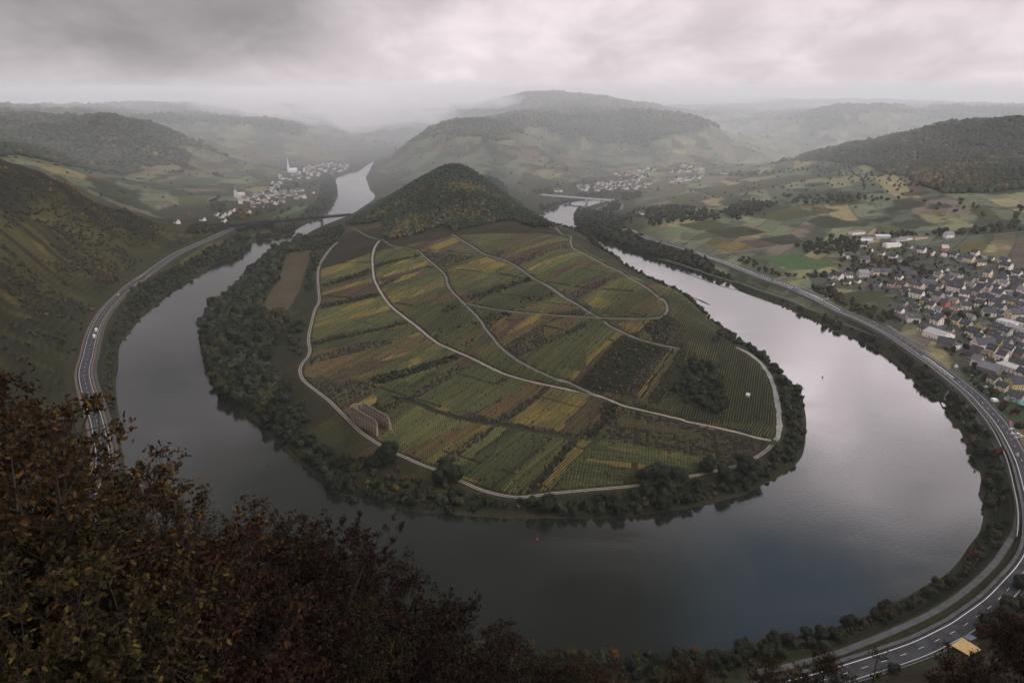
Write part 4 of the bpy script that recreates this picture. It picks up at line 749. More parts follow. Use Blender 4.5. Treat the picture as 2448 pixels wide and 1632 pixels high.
grove('K', [(160, 340), (330, 250), (380, 340), (420, 420), (560, 560), (420, 620), (300, 600), (200, 500)], 9, 3.5, 6, DG, 'on the inner bank below the ruined abbey', 4, .8)
for x_, y_, r_, c_ in [(640, 640, 7.2, 'dark'), (700, 760, 5.5, 'green'), (960, 610, 9.5, 'dark'), (880, 640, 7, 'dark'), (1390, 720, 8.5, 'dark'), (1330, 760, 7, 'dark'), (1450, 740, 6.5, 'green'), (480, 620, 5, 'dark'), (560, 760, 5, 'dark'), (1080, 880, 3.4, 'grey'), (1370, 890, 3.6, 'grey'), (920, 880, 3.8, 'dark'), (1390, 960, 4, 'dark'), (820, 760, 3, 'yellow'), (720, 890, 4, 'dark'), (430, 480, 4, 'rust'), (600, 820, 4.5, 'dark'), (1020, 800, 3, 'yellow')]:
    X_, Y_w = hit(*px('K', [(x_, y_)])[0]); TREES.append((X_, Y_w, float(lookup(X_, Y_w)), r_, c_, 'on the grassy point below the ruined abbey', 'near'))
grove('K', [(520, 600), (900, 600), (1280, 740), (1700, 840), (1700, 960), (900, 900), (520, 800), (300, 600)], 8, 2.0, 4.0, AU, 'in the rough scrub of the point below the abbey', 5, .8)
grove('L', [(0, 725), (400, 700), (950, 650), (1300, 590), (1700, 490), (1880, 400), (1800, 640), (1300, 830), (0, 880)], 10, 3, 5.2, DG, 'on the near tip of the river loop', 6, .85)
for x_, y_, r_ in [(1100, 600, 9), (1010, 610, 7), (1230, 610, 8), (1440, 520, 6.5), (1560, 590, 7), (1700, 510, 7.5), (1780, 560, 6), (1130, 780, 6), (300, 800, 6), (820, 820, 5)]:
    X_, Y_w = hit(*px('L', [(x_, y_)])[0]); TREES.append((X_, Y_w, float(lookup(X_, Y_w)), r_, 'dark', 'on the near tip of the river loop', 'near'))
grove('L', [(1965, 330), (1975, 0), (2100, -60), (2170, 100), (2150, 400), (2000, 540), (1880, 560)], 9.5, 3.2, 5.6, DG, 'on the outside of the paved loop track', 7, .9)
grove('H', [(1905, 1567), (1900, 1300), (1790, 1080), (1650, 970), (1560, 915), (1600, 880), (1850, 1080), (2000, 1200), (2140, 1400), (2140, 1567)], 9.5, 3.2, 5.4, DG, 'on the bank beside the curving paved track', 8, .9)
grove('H', [(1330, 920), (1370, 850), (1450, 810), (1535, 860), (1545, 960), (1500, 930)], 7, 2.5, 4.5, DG, 'on the rocky knoll above the bend', 9, .9)
grove('H', [(1150, 1040), (1330, 1050), (1430, 1180), (1500, 1420), (1400, 1500), (1200, 1450), (1050, 1330), (1000, 1380), (1090, 1250)], 8.5, 3, 5.4, ['dark'] * 6 + ['green'], 'in the dark copse among the eastern vines', 10, .85)
grove('H', [(640, 870), (760, 900), (860, 960), (760, 1100), (640, 1250), (420, 1280), (560, 1060)], 13, 2, 3.6, MG, 'in the overgrown plot below the ridge track', 11, .5)
grove('H', [(800, 770), (980, 700), (1040, 750), (900, 840)], 9, 2, 3.4, MG, 'in the scrub inside the track bend', 12, .7)
grove('B', [(1160, 1010), (1225, 965), (1320, 995), (1340, 1030), (1250, 1030)], 8, 3.5, 5.5, ['dark'], 'at the dark eastern end of the ridge wood', 13, 1)
grove('B', [(1490, 1050), (1600, 1040), (1640, 1080), (1680, 1175), (1620, 1150), (1580, 1090)], 7, 2.5, 4, ['dark'], 'on the cliff edge above the narrow reach', 14, 1)
grove('Q', [(1640, 930), (1780, 850), (1960, 800), (1990, 900), (1900, 1000), (1700, 1082), (1200, 1100), (1260, 1040), (1500, 980)], 9, 3, 4.2, DG, 'at the far end of the inner bank by the railway bridge', 15, .9)
grove(None, None, 6.5, 2.0, 4.2, DG, 'along the waterline of the river loop', 20, .85, wpoly=shore(INN_W, 60, len(INN_W) - 30, 2, 13) if river_sd(np.array([offs(np.hstack([INN_W, INN_W[:, :1] * 0]), 8)[100, 0]]), np.array([offs(np.hstack([INN_W, INN_W[:, :1] * 0]), 8)[100, 1]]))[0] > 0 else shore(INN_W, 60, len(INN_W) - 30, -2, -13))
grove(None, None, 7.5, 2.2, 3.8, DG, 'on the hidden bank under the cliff', 21, .85, wpoly=np.vstack([offs(LEXT, -10)[:, :2], offs(LEXT, -32)[::-1, :2]]))
# hedgerows and bushes of the meander
for i, (fr, pts, n_) in enumerate([('G', [(500, 385), (850, 270), (860, 300), (500, 405)], 0), ('G', [(480, 530), (900, 440), (920, 465), (480, 560)], 0), ('G', [(425, 795), (1110, 640), (1120, 655), (425, 812)], 0), ('G', [(830, 1040), (1440, 870), (1500, 885), (1000, 1060), (860, 1090)], 0),
        ('G', [(1340, 520), (1500, 480), (1520, 540), (1360, 600)], 0), ('G', [(1560, 640), (1880, 560), (1900, 590), (1660, 660)], 0), ('G', [(1850, 500), (2150, 440), (2160, 470), (1900, 540)], 0), ('B', [(830, 1460), (1240, 1340), (1265, 1362), (850, 1490)], 0), ('G', [(1220, 760), (1560, 640), (1600, 660), (1290, 790)], 0), ('L', [(560, 250), (720, 50), (830, 60), (650, 290)], 0), ('K', [(1950, 800), (2240, 460), (2290, 450), (2010, 800)], 0), ('G', [(880, 1230), (1120, 1140), (1150, 1180), (940, 1280)], 0)]):
    grove(fr, pts, 6.5, 1.2, 2.6, AU, 'in a hedgerow between the vineyard plots', 30 + i, .8)
# left bank
grove('A', [(960, 1330), (1200, 1230), (1380, 1160), (1510, 1150), (1525, 1185), (1340, 1270), (1100, 1410), (960, 1520), (780, 1568), (740, 1500), (850, 1400)], 9, 3, 5.5, DG, 'along the left bank below the riverside road', 50, .85)
grove('E', [(1000, 190), (1500, 0), (1500, 100), (1260, 260), (1060, 460), (1000, 545), (945, 700), (940, 1000), (955, 1430), (925, 1400), (870, 1100), (840, 800), (880, 500), (950, 300)], 8.5, 1.8, 3.2, MG + ['olive'] * 4, 'on the grassy left bank below the riverside road', 51, .8)
grove('A', [(1000, 1240), (1130, 1130), (1200, 1110), (1180, 1150), (1050, 1240)], 9, 3, 5, DG, 'between the steep slope and the riverside road', 52, .9)
grove('Q', [(60, 1060), (180, 990), (300, 1000), (220, 1060), (100, 1082)], 10, 3, 5, DG, 'above the riverside road near the bridge', 53, .8)
grove('Q', [(300, 800), (640, 800), (640, 880), (350, 900), (200, 880)], 10, 4, 6, DG, 'under the left end of the railway bridge', 54, .9)
grove('Q', [(720, 800), (1180, 760), (1200, 830), (900, 860), (740, 880)], 10, 3.5, 5.5, DG, 'under the railway bridge', 55, .9)
grove('Q', [(1180, 840), (1360, 800), (1460, 780), (1400, 860), (1290, 915), (1180, 930)], 9, 3.5, 5.5, DG, 'by the bridge pier on the left bank', 56, .9)
grove('Q', [(1560, 640), (1640, 560), (1740, 460), (1720, 260), (1800, 220), (1880, 290), (1900, 400), (1890, 540), (1800, 640), (1640, 740), (1580, 720)], 11, 4.5, 7, DG, 'on the wooded bank between the village and the river', 57, .92)
grove('Q', [(460, 560), (560, 480), (700, 560), (640, 640), (520, 650)], 12, 3.5, 6, DG, 'on the slope by the far left village', 58, .7)
grove('Q', [(780, 640), (1000, 600), (1200, 560), (1300, 540), (1280, 620), (1000, 700), (700, 780), (560, 780)], 14, 3.5, 5.5, MG + ['yellow'], 'among the first houses of the far left village', 59, .6)
grove('Q', [(1150, 340), (1700, 300), (1660, 380), (1300, 440), (1100, 440)], 17, 3.5, 5, MG, 'in the gardens of the far left village', 60, .6)
for x_, y_, c_ in [(840, 690, 'orange'), (800, 670, 'orange'), (1020, 640, 'orange'), (1360, 720, 'dark'), (1520, 690, 'dark'), (1290, 640, 'dark'), (1240, 720, 'green'), (230, 665, 'orange'), (1360, 600, 'dark'), (1510, 560, 'dark')]:
    X_, Y_w = hit(*px('Q', [(x_, y_ + 25)])[0]); TREES.append((X_, Y_w, float(lookup(X_, Y_w)), 7, c_, 'standing in the meadow before the far left village', 'round'))
# right bank
grove('B', [(1490, 960), (1540, 925), (1620, 930), (1720, 970), (1900, 1070), (2100, 1170), (2352, 1270), (2352, 1360), (2200, 1280), (1900, 1200), (1650, 1130), (1520, 1050)], 10, 4.5, 7, DG, 'on the wooded right bank of the narrow reach', 70, .97)
grove('H', [(430, 40), (760, 40), (1000, 130), (1180, 190), (1300, 250), (1500, 400), (1900, 600), (2352, 770), (2352, 835), (1900, 650), (1400, 430), (1200, 350), (850, 240), (550, 150)], 10, 4, 6.2, DG, 'along the right bank beside the main road', 71, .95)
grove('I', [(0, 800), (430, 965), (760, 1090), (1130, 1230), (1400, 1440), (1500, 1567), (1270, 1567), (900, 1290), (600, 1120), (0, 880)], 9, 3, 4.8, DG, 'on the right bank below the cycle path', 72, .97)
grove('M', [(960, 0), (1180, 10), (1480, 200), (1680, 430), (1880, 740), (2100, 1080), (2200, 1300), (2250, 1567), (1960, 1567), (1905, 1250), (1500, 520), (1100, 130)], 8.5, 3.2, 5.2, DG, 'on the right bank by the jetty below the wall', 73, .97, kind='near')
for x_, y_, c_ in [(1340, 165, 'yellow'), (1540, 235, 'olive'), (1590, 500, 'olive'), (1830, 540, 'olive'), (1820, 860, 'yellow'), (2090, 975, 'orange'), (1980, 1300, 'rust'), (1920, 980, 'olive'), (1990, 1500, 'olive'), (1980, 790, 'olive'), (1680, 600, 'olive')]:
    X_, Y_w = hit(*px('M', [(x_, y_ + 40)])[0]); TREES.append((X_, Y_w, float(lookup(X_, Y_w)), 4.2, c_, 'on the right bank by the jetty below the wall', 'near'))
grove('N', [(2050, 0), (2240, 0), (2130, 200), (1880, 420), (1480, 660), (950, 900), (600, 1010), (200, 1050), (0, 1060), (0, 900), (700, 860), (1130, 730), (1640, 470), (1900, 220)], 7, 2.6, 4.2, DG, 'on the near bank below the curving road', 74, .95, kind='near')
for x_, y_, c_, r_ in [(710, 850, 'grey', 3.8), (400, 930, 'orange', 3), (500, 945, 'rust', 2.6), (940, 850, 'rust', 2.6), (1150, 770, 'rust', 3), (1330, 690, 'rust', 3.6), (1270, 720, 'rust', 3), (1520, 600, 'rust', 3.2), (1690, 500, 'olive', 4), (1980, 250, 'orange', 3.6), (820, 870, 'dark', 4.2), (250, 950, 'green', 3.4)]:
    X_, Y_w = hit(*px('N', [(x_, y_)])[0]); TREES.append((X_, Y_w, float(lookup(X_, Y_w)), r_, c_, 'on the near bank below the curving road', 'near'))
grove('O', [(200, 660), (1000, 745), (1800, 735), (2352, 690), (2352, 860), (1400, 890), (500, 948), (200, 948)], 7, 2, 3.6, DG + ['olive'] * 2, 'in the belt of bushes under the cliff', 75, .9, kind='near')
for x_, y_, c_, r_ in [(555, 680, 'grey', 3.6), (920, 730, 'olive', 3), (1010, 745, 'olive', 3), (1230, 745, 'orange', 3), (1400, 750, 'yellow', 2.6), (1740, 720, 'olive', 3.4), (1880, 705, 'orange', 3), (1520, 745, 'grey', 2.2), (2250, 690, 'dark', 4.4), (420, 670, 'yellow', 2.6), (250, 650, 'rust', 2.6)]:
    X_, Y_w = hit(*px('O', [(x_, y_ + 10)])[0]); TREES.append((X_, Y_w, float(lookup(X_, Y_w)), r_, c_, 'in the belt of bushes under the cliff', 'near'))
for x_, y_, c_, r_ in [(2080, 740, 'dark', 5), (2040, 800, 'rust', 4.6), (2230, 590, 'olive', 4.6), (2200, 680, 'dark', 5), (2320, 440, 'dark', 4.6), (2330, 620, 'dark', 5), (1370, 1060, 'dark', 3.2), (1980, 1000, 'dark', 3), (2240, 800, 'dark', 5), (2340, 760, 'rust', 5), (1850, 1100, 'olive', 2)]:
    X_, Y_w = hit(*px('N', [(x_, y_ + 60)])[0]); TREES.append((X_, Y_w, float(lookup(X_, Y_w)), r_, c_, 'on the cliff side of the curving road', 'near'))
# plain and village
grove('I', [(150, 605), (400, 615), (560, 745), (1010, 885), (1000, 960), (700, 890), (400, 750), (150, 650)], 9, 3.5, 5.2, ['olive'] * 4 + ['dark', 'rust', 'green'], 'in the tree row between the main road and the village', 80, .95)
grove('C', [(0, 910), (200, 900), (430, 940), (470, 985), (200, 1000), (0, 1030)], 13, 4, 6.5, MG + ['yellow'], 'in the hedge belt crossing the far plain', 81, .9)
grove('C', [(440, 935), (600, 870), (830, 880), (560, 985)], 13, 4, 6.5, DG, 'in the copse on the far plain', 82, .95)
grove('C', [(830, 830), (1300, 830), (1700, 850), (1500, 865), (900, 885)], 15, 4, 6, MG, 'in the copse on the far plain', 83, .7)
grove('C', [(900, 1150), (1200, 1085), (1330, 1100), (1310, 1200), (1000, 1195)], 12, 4, 6, DG, 'in the grove behind the green pitch', 84, .9)
grove('C', [(1420, 1090), (1560, 1060), (1950, 1050), (2300, 990), (2352, 1060), (2100, 1075), (1700, 1092)], 14, 4, 6.5, DG, 'in the wooded strip behind the warehouses', 85, .85)
grove('C', [(1700, 850), (1960, 860), (2200, 960), (2352, 860), (2352, 980), (1900, 980)], 20, 4, 6, MG, 'in the hedges at the foot of the wooded hill', 86, .4)
grove('C', [(640, 1220), (720, 1290), (900, 1330), (1180, 1310), (1180, 1340), (880, 1360), (620, 1270), (560, 1230)], 10, 2.5, 4.5, MG + ['rust'], 'round the green pitch', 87, .8)
grove('C', [(1190, 1190), (1640, 1230), (1700, 1290), (1850, 1330), (1700, 1350), (1200, 1310)], 15, 3, 5, AU, 'in the upper gardens of the village', 88, .6)
grove('C', [(1000, 1430), (1190, 1430), (1200, 1480), (1100, 1500)], 11, 4, 5.5, ['olive', 'dark', 'rust'], 'at the near corner of the village', 89, .9)
for x_, y_, c_, r_ in [(830, 300, 'yellow', 7.5), (950, 350, 'orange', 6.5), (1300, 400, 'dark', 7), (1120, 330, 'dark', 5), (1250, 420, 'rust', 6), (1330, 440, 'olive', 6), (1200, 300, 'green', 6), (1500, 420, 'green', 6), (1950, 820, 'dark', 6), (1700, 880, 'dark', 7), (1850, 860, 'green', 6), (1560, 870, 'dark', 6), (1200, 470, 'rust', 5)]:
    X_, Y_w = hit(*px('I', [(x_, y_ + 30)])[0]); TREES.append((X_, Y_w, float(lookup(X_, Y_w)), r_, c_, 'among the houses of the near village', 'round'))
x_, y_ = scatter(VILLAGE, 15, 91, 20, .7); r = random.Random(5)
VTREES = [(a, b, float(lookup(a, b)), r.uniform(1.8, 4.2), r.choice(DG), 'in a garden of the near village', 'round') for a, b in zip(x_, y_)]
grove('M', [(1700, 120), (1850, 120), (2000, 330), (2250, 560), (2352, 800), (2352, 980), (2200, 760), (1980, 470), (1780, 260)], 10, 3.5, 5, DG + ['rust'], 'round the riverside car park', 92, .5, kind='near')
for fr, pts, sp, pl, sd_i in [('C', [(1540, 690), (1700, 760), (1640, 830), (1300, 800), (1200, 700)], 26, 'scattered over the upper plain', 93), ('C', [(200, 850), (1100, 700), (1300, 760), (900, 820)], 40, 'scattered over the upper plain', 94), ('C', [(1000, 640), (1240, 640), (1700, 760), (1600, 790), (1100, 700)], 20, 'below the wooded hill', 95), ('C', [(500, 690), (1100, 635), (1100, 660), (500, 715)], 15, 'on the far rim of the plain', 96)]:
    grove(fr, pts, sp, 2.5, 4.5, MG + ['rust'], pl, sd_i, .7)
grove('S', [(640, 640), (900, 600), (1050, 640), (1200, 640), (1260, 720), (1100, 760), (800, 720)], 14, 4, 6, MG + ['yellow'], 'in the meadows by the far road bridge', 97, .6)
grove('S', [(860, 580), (1000, 500), (1080, 490), (1100, 570), (1000, 600)], 11, 4, 6, MG + ['rust'], 'inside the loop of the bridge ramp', 98, .9)
grove('S', [(1230, 580), (1700, 540), (1900, 600), (1900, 660), (1400, 680), (1160, 640)], 14, 4, 6, MG + ['yellow', 'rust'], 'in the hedge belt crossing the far plain', 99, .8)
grove('S', [(90, 390), (250, 350), (340, 340), (340, 400), (260, 400)], 14, 4, 6.5, DG, 'beside the left end of the far road bridge', 100, .9)
grove('S', [(1090, 400), (1330, 370), (1340, 430), (1150, 480)], 13, 4, 6, DG, 'in the copse by the far right village', 101, .95)
grove('S', [(340, 300), (1000, 240), (1400, 180), (1430, 210), (1000, 280), (600, 300), (340, 340)], 20, 4, 6, DG, 'behind the far right village', 102, .6)
grove('S', [(620, 390), (1080, 370), (1080, 420), (700, 420)], 14, 4, 6, DG, 'between the far right village and the bridge', 103, .8)
grove('S', [(20, 620), (200, 520), (420, 490), (560, 470), (480, 500), (240, 600), (150, 640)], 13, 3.5, 5.5, MG, 'on the left bank before the far road bridge', 104, .8)
# ---------------------------------------------------------------- which trees become single things
HOUSE_XY = []
def proj(x, y, z):
    d = np.array([x, y, z - HCAM]); f = d[1] * CP - d[2] * SP; u = d[0] / f; v = (d[1] * SP + d[2] * CP) / f
    return CX + FPX * u, CY - FPX * v, f
_ap = []
for i, t in enumerate(TREES):
    X_, Y_w, f = proj(t[0], t[1], t[2] + t[3]); inside = (-10 < X_ < 2458) and (200 < Y_w < 1640)
    hid = (X_ < 1150 and Y_w > 900 + max(0, X_ - 250) * .55 and t[1] < 600)
    _ap.append((t[3] / f) * (1 if inside and not hid else 0))
order = np.argsort(-np.array(_ap)); SOLO = set(order[:285].tolist())
SIZE = lambda r: 'large' if r > 6.3 else 'small' if r < 3.6 else 'medium'
def plant_tree(t, i):
    x, y, z, r_, ck, place, kind = t; rr = random.Random(i * 7 + 3); root = empty('broadleaf_tree', (x, y, z - .2), rr.uniform(0, 6.28)); h = r_ * rr.uniform(1.0, 1.25)
    root.scale = (r_, r_, h); ks = [k for k in CROWN if k[0] == kind]; cm = CROWN[ks[rr.randrange(len(ks))]]
    c = bpy.data.objects.new('crown', cm); COL.objects.link(c); c.parent = root; base = np.array(TC[ck]) * rr.uniform(.8, 1.25); c.color = (*base, 1); c.location = (0, 0, -.22)
    k = bpy.data.objects.new('trunk', TRUNK[i % 3]); COL.objects.link(k); k.parent = root
    tag(root, '%s %s broadleaf tree %s' % (SIZE(r_), TCN[ck], place), 'tree', 'trees ' + place)
    return root
for n_, i in enumerate(sorted(SOLO)): plant_tree(TREES[i], i)
# everything further or smaller: one woodland mass of separate rough crowns
def canopy(name, pts, cols, lod, seed, label, cat, sink=.35, hh=1.0):
    """pts: x y z r ; one mesh of many jagged crowns"""
    pts = np.asarray(pts, float)
    if not len(pts): return None
    r = np.random.default_rng(seed); v, f = lod; n = len(pts); nv = len(v)
    a = r.uniform(0, 6.28, n); ca, sa = np.cos(a)[:, None], np.sin(a)[:, None]; j = 1 + r.uniform(-.28, .28, (n, nv)); s = pts[:, 3][:, None]
    hs = s * hh * r.uniform(.85, 1.3, n)[:, None]
    x = (v[None, :, 0] * ca - v[None, :, 1] * sa) * j * s; y = (v[None, :, 0] * sa + v[None, :, 1] * ca) * j * s; z = v[None, :, 2] * j * hs
    V = np.stack([x + pts[:, 0][:, None], y + pts[:, 1][:, None], z + pts[:, 2][:, None] + hs * (1 - sink)], -1).reshape(-1, 3)
    F = (f[None] + (np.arange(n) * nv)[:, None, None]).reshape(-1, 3)
    C = np.repeat(np.asarray(cols), nv, 0) * (r.uniform(.7, 1.3, (n * nv, 1)))
    return tag(mk(name, V, F, M_MASS, col=C), label, cat, kind='stuff')
rest = [t for i, t in enumerate(TREES) if i not in SOLO] + VTREES
def leafy(name, pts, cols, seed, label, cat, nq=90):
    """rest of the trees: core plus leaf clumps each, in one mesh"""
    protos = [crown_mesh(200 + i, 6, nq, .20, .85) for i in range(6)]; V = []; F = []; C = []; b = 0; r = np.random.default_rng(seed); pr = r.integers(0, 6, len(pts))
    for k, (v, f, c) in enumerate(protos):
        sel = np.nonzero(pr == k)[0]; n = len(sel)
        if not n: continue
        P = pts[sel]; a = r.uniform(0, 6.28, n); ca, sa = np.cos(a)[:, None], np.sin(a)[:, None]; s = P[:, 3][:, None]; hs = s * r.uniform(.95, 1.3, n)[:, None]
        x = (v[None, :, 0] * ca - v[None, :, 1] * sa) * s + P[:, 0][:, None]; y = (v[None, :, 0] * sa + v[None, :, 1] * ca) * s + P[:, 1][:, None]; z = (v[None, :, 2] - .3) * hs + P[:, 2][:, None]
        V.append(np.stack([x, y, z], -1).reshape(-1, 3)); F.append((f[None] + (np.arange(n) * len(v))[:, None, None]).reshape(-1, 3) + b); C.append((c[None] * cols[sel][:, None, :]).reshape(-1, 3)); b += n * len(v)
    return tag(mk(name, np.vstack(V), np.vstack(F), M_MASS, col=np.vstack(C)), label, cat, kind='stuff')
_P = np.array([[t[0], t[1], t[2], t[3]] for t in rest]); _C = np.array([np.array(TC[t[4]]) * random.uniform(.8, 1.25) for t in rest])
leafy('woodland', _P, _C, 5, 'remaining smaller trees and bushes of the banks, hedges and gardens', 'woodland')
# forests
def forest_pts(poly, sp, r0, r1, seed, cond=None):
    x, y = scatter(poly, sp, seed, 3, .97); z = lookup(x, y); r = np.random.default_rng(seed)
    if cond is not None: k = cond(x, y, z); x, y, z = x[k], y[k], z[k]
    return np.stack([x, y, z, r.uniform(r0, r1, len(x))], 1)
def fcol(P, autumn=.25, seed=0):
    r = np.random.default_rng(seed); n = len(P); base = np.array([TC['dark'], TC['green'], TC['olive'], TC['rust'], (.10, .085, .04), TC['yellow']])
    w = fbm(P[:, 0], P[:, 1], 90, 3, 77 + seed) + r.normal(0, .13, n); w = w - (.17 if autumn < .3 else 0); k = np.digitize(w, [.42, .50, .58 - autumn * .07, .66 - autumn * .12, .76 - autumn * .12]); base[4:] *= .75; base[3] *= .8; return base[k] * r.uniform(.75, 1.3, n)[:, None] * .85
fr = forest_pts(np.array(FOREST['ridge']), 6.2, 3.2, 4.8, 300); fb = forest_pts(RIDGE_BACK, 8, 4, 5.5, 301, lambda x, y, z: ~inpoly(x, y, FOREST['ridge']) & (z > 4))
A_ = np.vstack([fr, fb]); cc = fcol(A_, .5, 1) * [1.75, 2.0, 1.9]; kx = (A_[:, 1] > 1500); cc[kx] = np.array([.036, .050, .034]) * (1 + .3 * RNG.random((kx.sum(), 1)))
leafy('forest', A_, cc, 8, 'autumn wood of mixed green and russet crowns covering the ridge behind the vineyards', 'forest', 26)
fr2 = forest_pts(FOREST['right'], 9.5, 4.6, 6.6, 302); canopy('forest', fr2, fcol(fr2, .1, 2) * 1.15, ICO2, 9, 'dark even wood covering the rounded hill beyond the plain', 'forest')
# far slopes: trees wherever the painted cover is wood
def far_wood(x0, x1, y0, y1, sp, r0, r1, seed):
    r = np.random.default_rng(seed); gx, gy = np.meshgrid(np.arange(x0, x1, sp), np.arange(y0, y1, sp)); x = (gx + r.uniform(-.45, .45, gx.shape) * sp).ravel(); y = (gy + r.uniform(-.45, .45, gx.shape) * sp).ravel()
    a = np.abs(np.arctan2(x, y)) < math.radians(43); x, y = x[a], y[a]; z = lookup(x, y); R = np.hypot(x, y)
    n1 = fbm(x, y, 60, 4, 1); n3 = fbm(x, y, 500, 3, 4)
    p = sstep(108, 126, z + (n3 - .5) * 190 + (n1 - .5) * 60) * sstep(1250, 1600, R) * .96 + .02; p = np.where(z > 12, p, 0)
    k = r.random(len(x)) < p; k &= ~inpoly(x, y, FOREST['right']) & ~inpoly(x, y, FOREST['ridge']) & ~inpoly(x, y, RIDGE_BACK) & (river_sd(x, y) > 10)
    x, y, z, p = x[k], y[k], z[k], p[k]; return np.stack([x, y, z, r.uniform(r0, r1, len(x)) * np.where(p > .3, 1, .5)], 1)
w1_ = far_wood(-2200, 2300, 1500, 3300, 13, 6, 9, 310); w2_ = far_wood(-4200, 4200, 3300, 5800, 28, 12, 18, 311)
AA = np.vstack([w1_, w2_]); canopy('forest', AA, fcol(AA, .0, 3) * 1.5, ICO1, 10, 'hazy woods over the far valley sides and hilltops', 'forest', .45, .8)
# scrub on the steep left slope
lp = np.array(W('S0', [(0, 400), (110, 430), (200, 470), (345, 525), (400, 545), (330, 640), (240, 700), (195, 800), (170, 930), (0, 930)]))
sx, sy = scatter(lp, 6.5, 320, None, 1.0); sz = lookup(sx, sy); nn = fbm(sx, sy, 26, 4, 22) * .5 + fbm(sx, sy, 70, 3, 33) * .5
kk = (nn > .47) | ((sz > 105) & (np.random.default_rng(3).random(len(sx)) < .8)); sx, sy, sz = sx[kk], sy[kk], sz[kk]
SP_ = np.stack([sx, sy, sz, RNG.uniform(1.6, 3.4, len(sx))], 1)
w = fbm(sx, sy, 40, 3, 55) + RNG.normal(0, .08, len(sx)); kc = np.digitize(w, [.5, .62, .68, .72]); bc = np.array([(.034, .034, .019), (.048, .046, .022), (.06, .04, .024), TC['olive'], (.17, .11, .03)])[kc]
leafy('hillside_scrub', SP_, bc * RNG.uniform(.75, 1.25, (len(sx), 1)), 12, 'brown and dark green scrub over the steep left valley side', 'scrub', 30)
# low weeds and brambles of rough plots and the bank margins
gx = []; 
for c, poly in PLOTS:
    if c == T_:
        x, y = scatter(poly, 3.4, 330, 3, .55); gx.append(np.stack([x, y], 1))
for pl in (shore(INN_W, 40, len(INN_W) - 20, -3, -10), shore(INN_W, 40, len(INN_W) - 20, 3, 10), shore(OUT_W, 20, len(OUT_W) - 10, 3, 10), shore(OUT_W, 20, len(OUT_W) - 10, -3, -10)):
    x, y = scatter(pl, 3.6, 331, 1.2, .7); k = (np.hypot(x, y) < 1500); gx.append(np.stack([x[k], y[k]], 1))
gx = np.vstack(gx); gz = lookup(gx[:, 0], gx[:, 1]); q = RNG.random(len(gx))
canopy('undergrowth', np.stack([gx[:, 0], gx[:, 1], gz, .7 + 1.0 * q ** 2], 1), np.array([TC['dark'], TC['olive'], (.05, .05, .022), TC['dark'], (.07, .055, .03)])[(RNG.random(len(gx)) * 4.99).astype(int)] * .9, ICO1, 13, 'low brambles and weeds on rough plots and along the water', 'undergrowth')
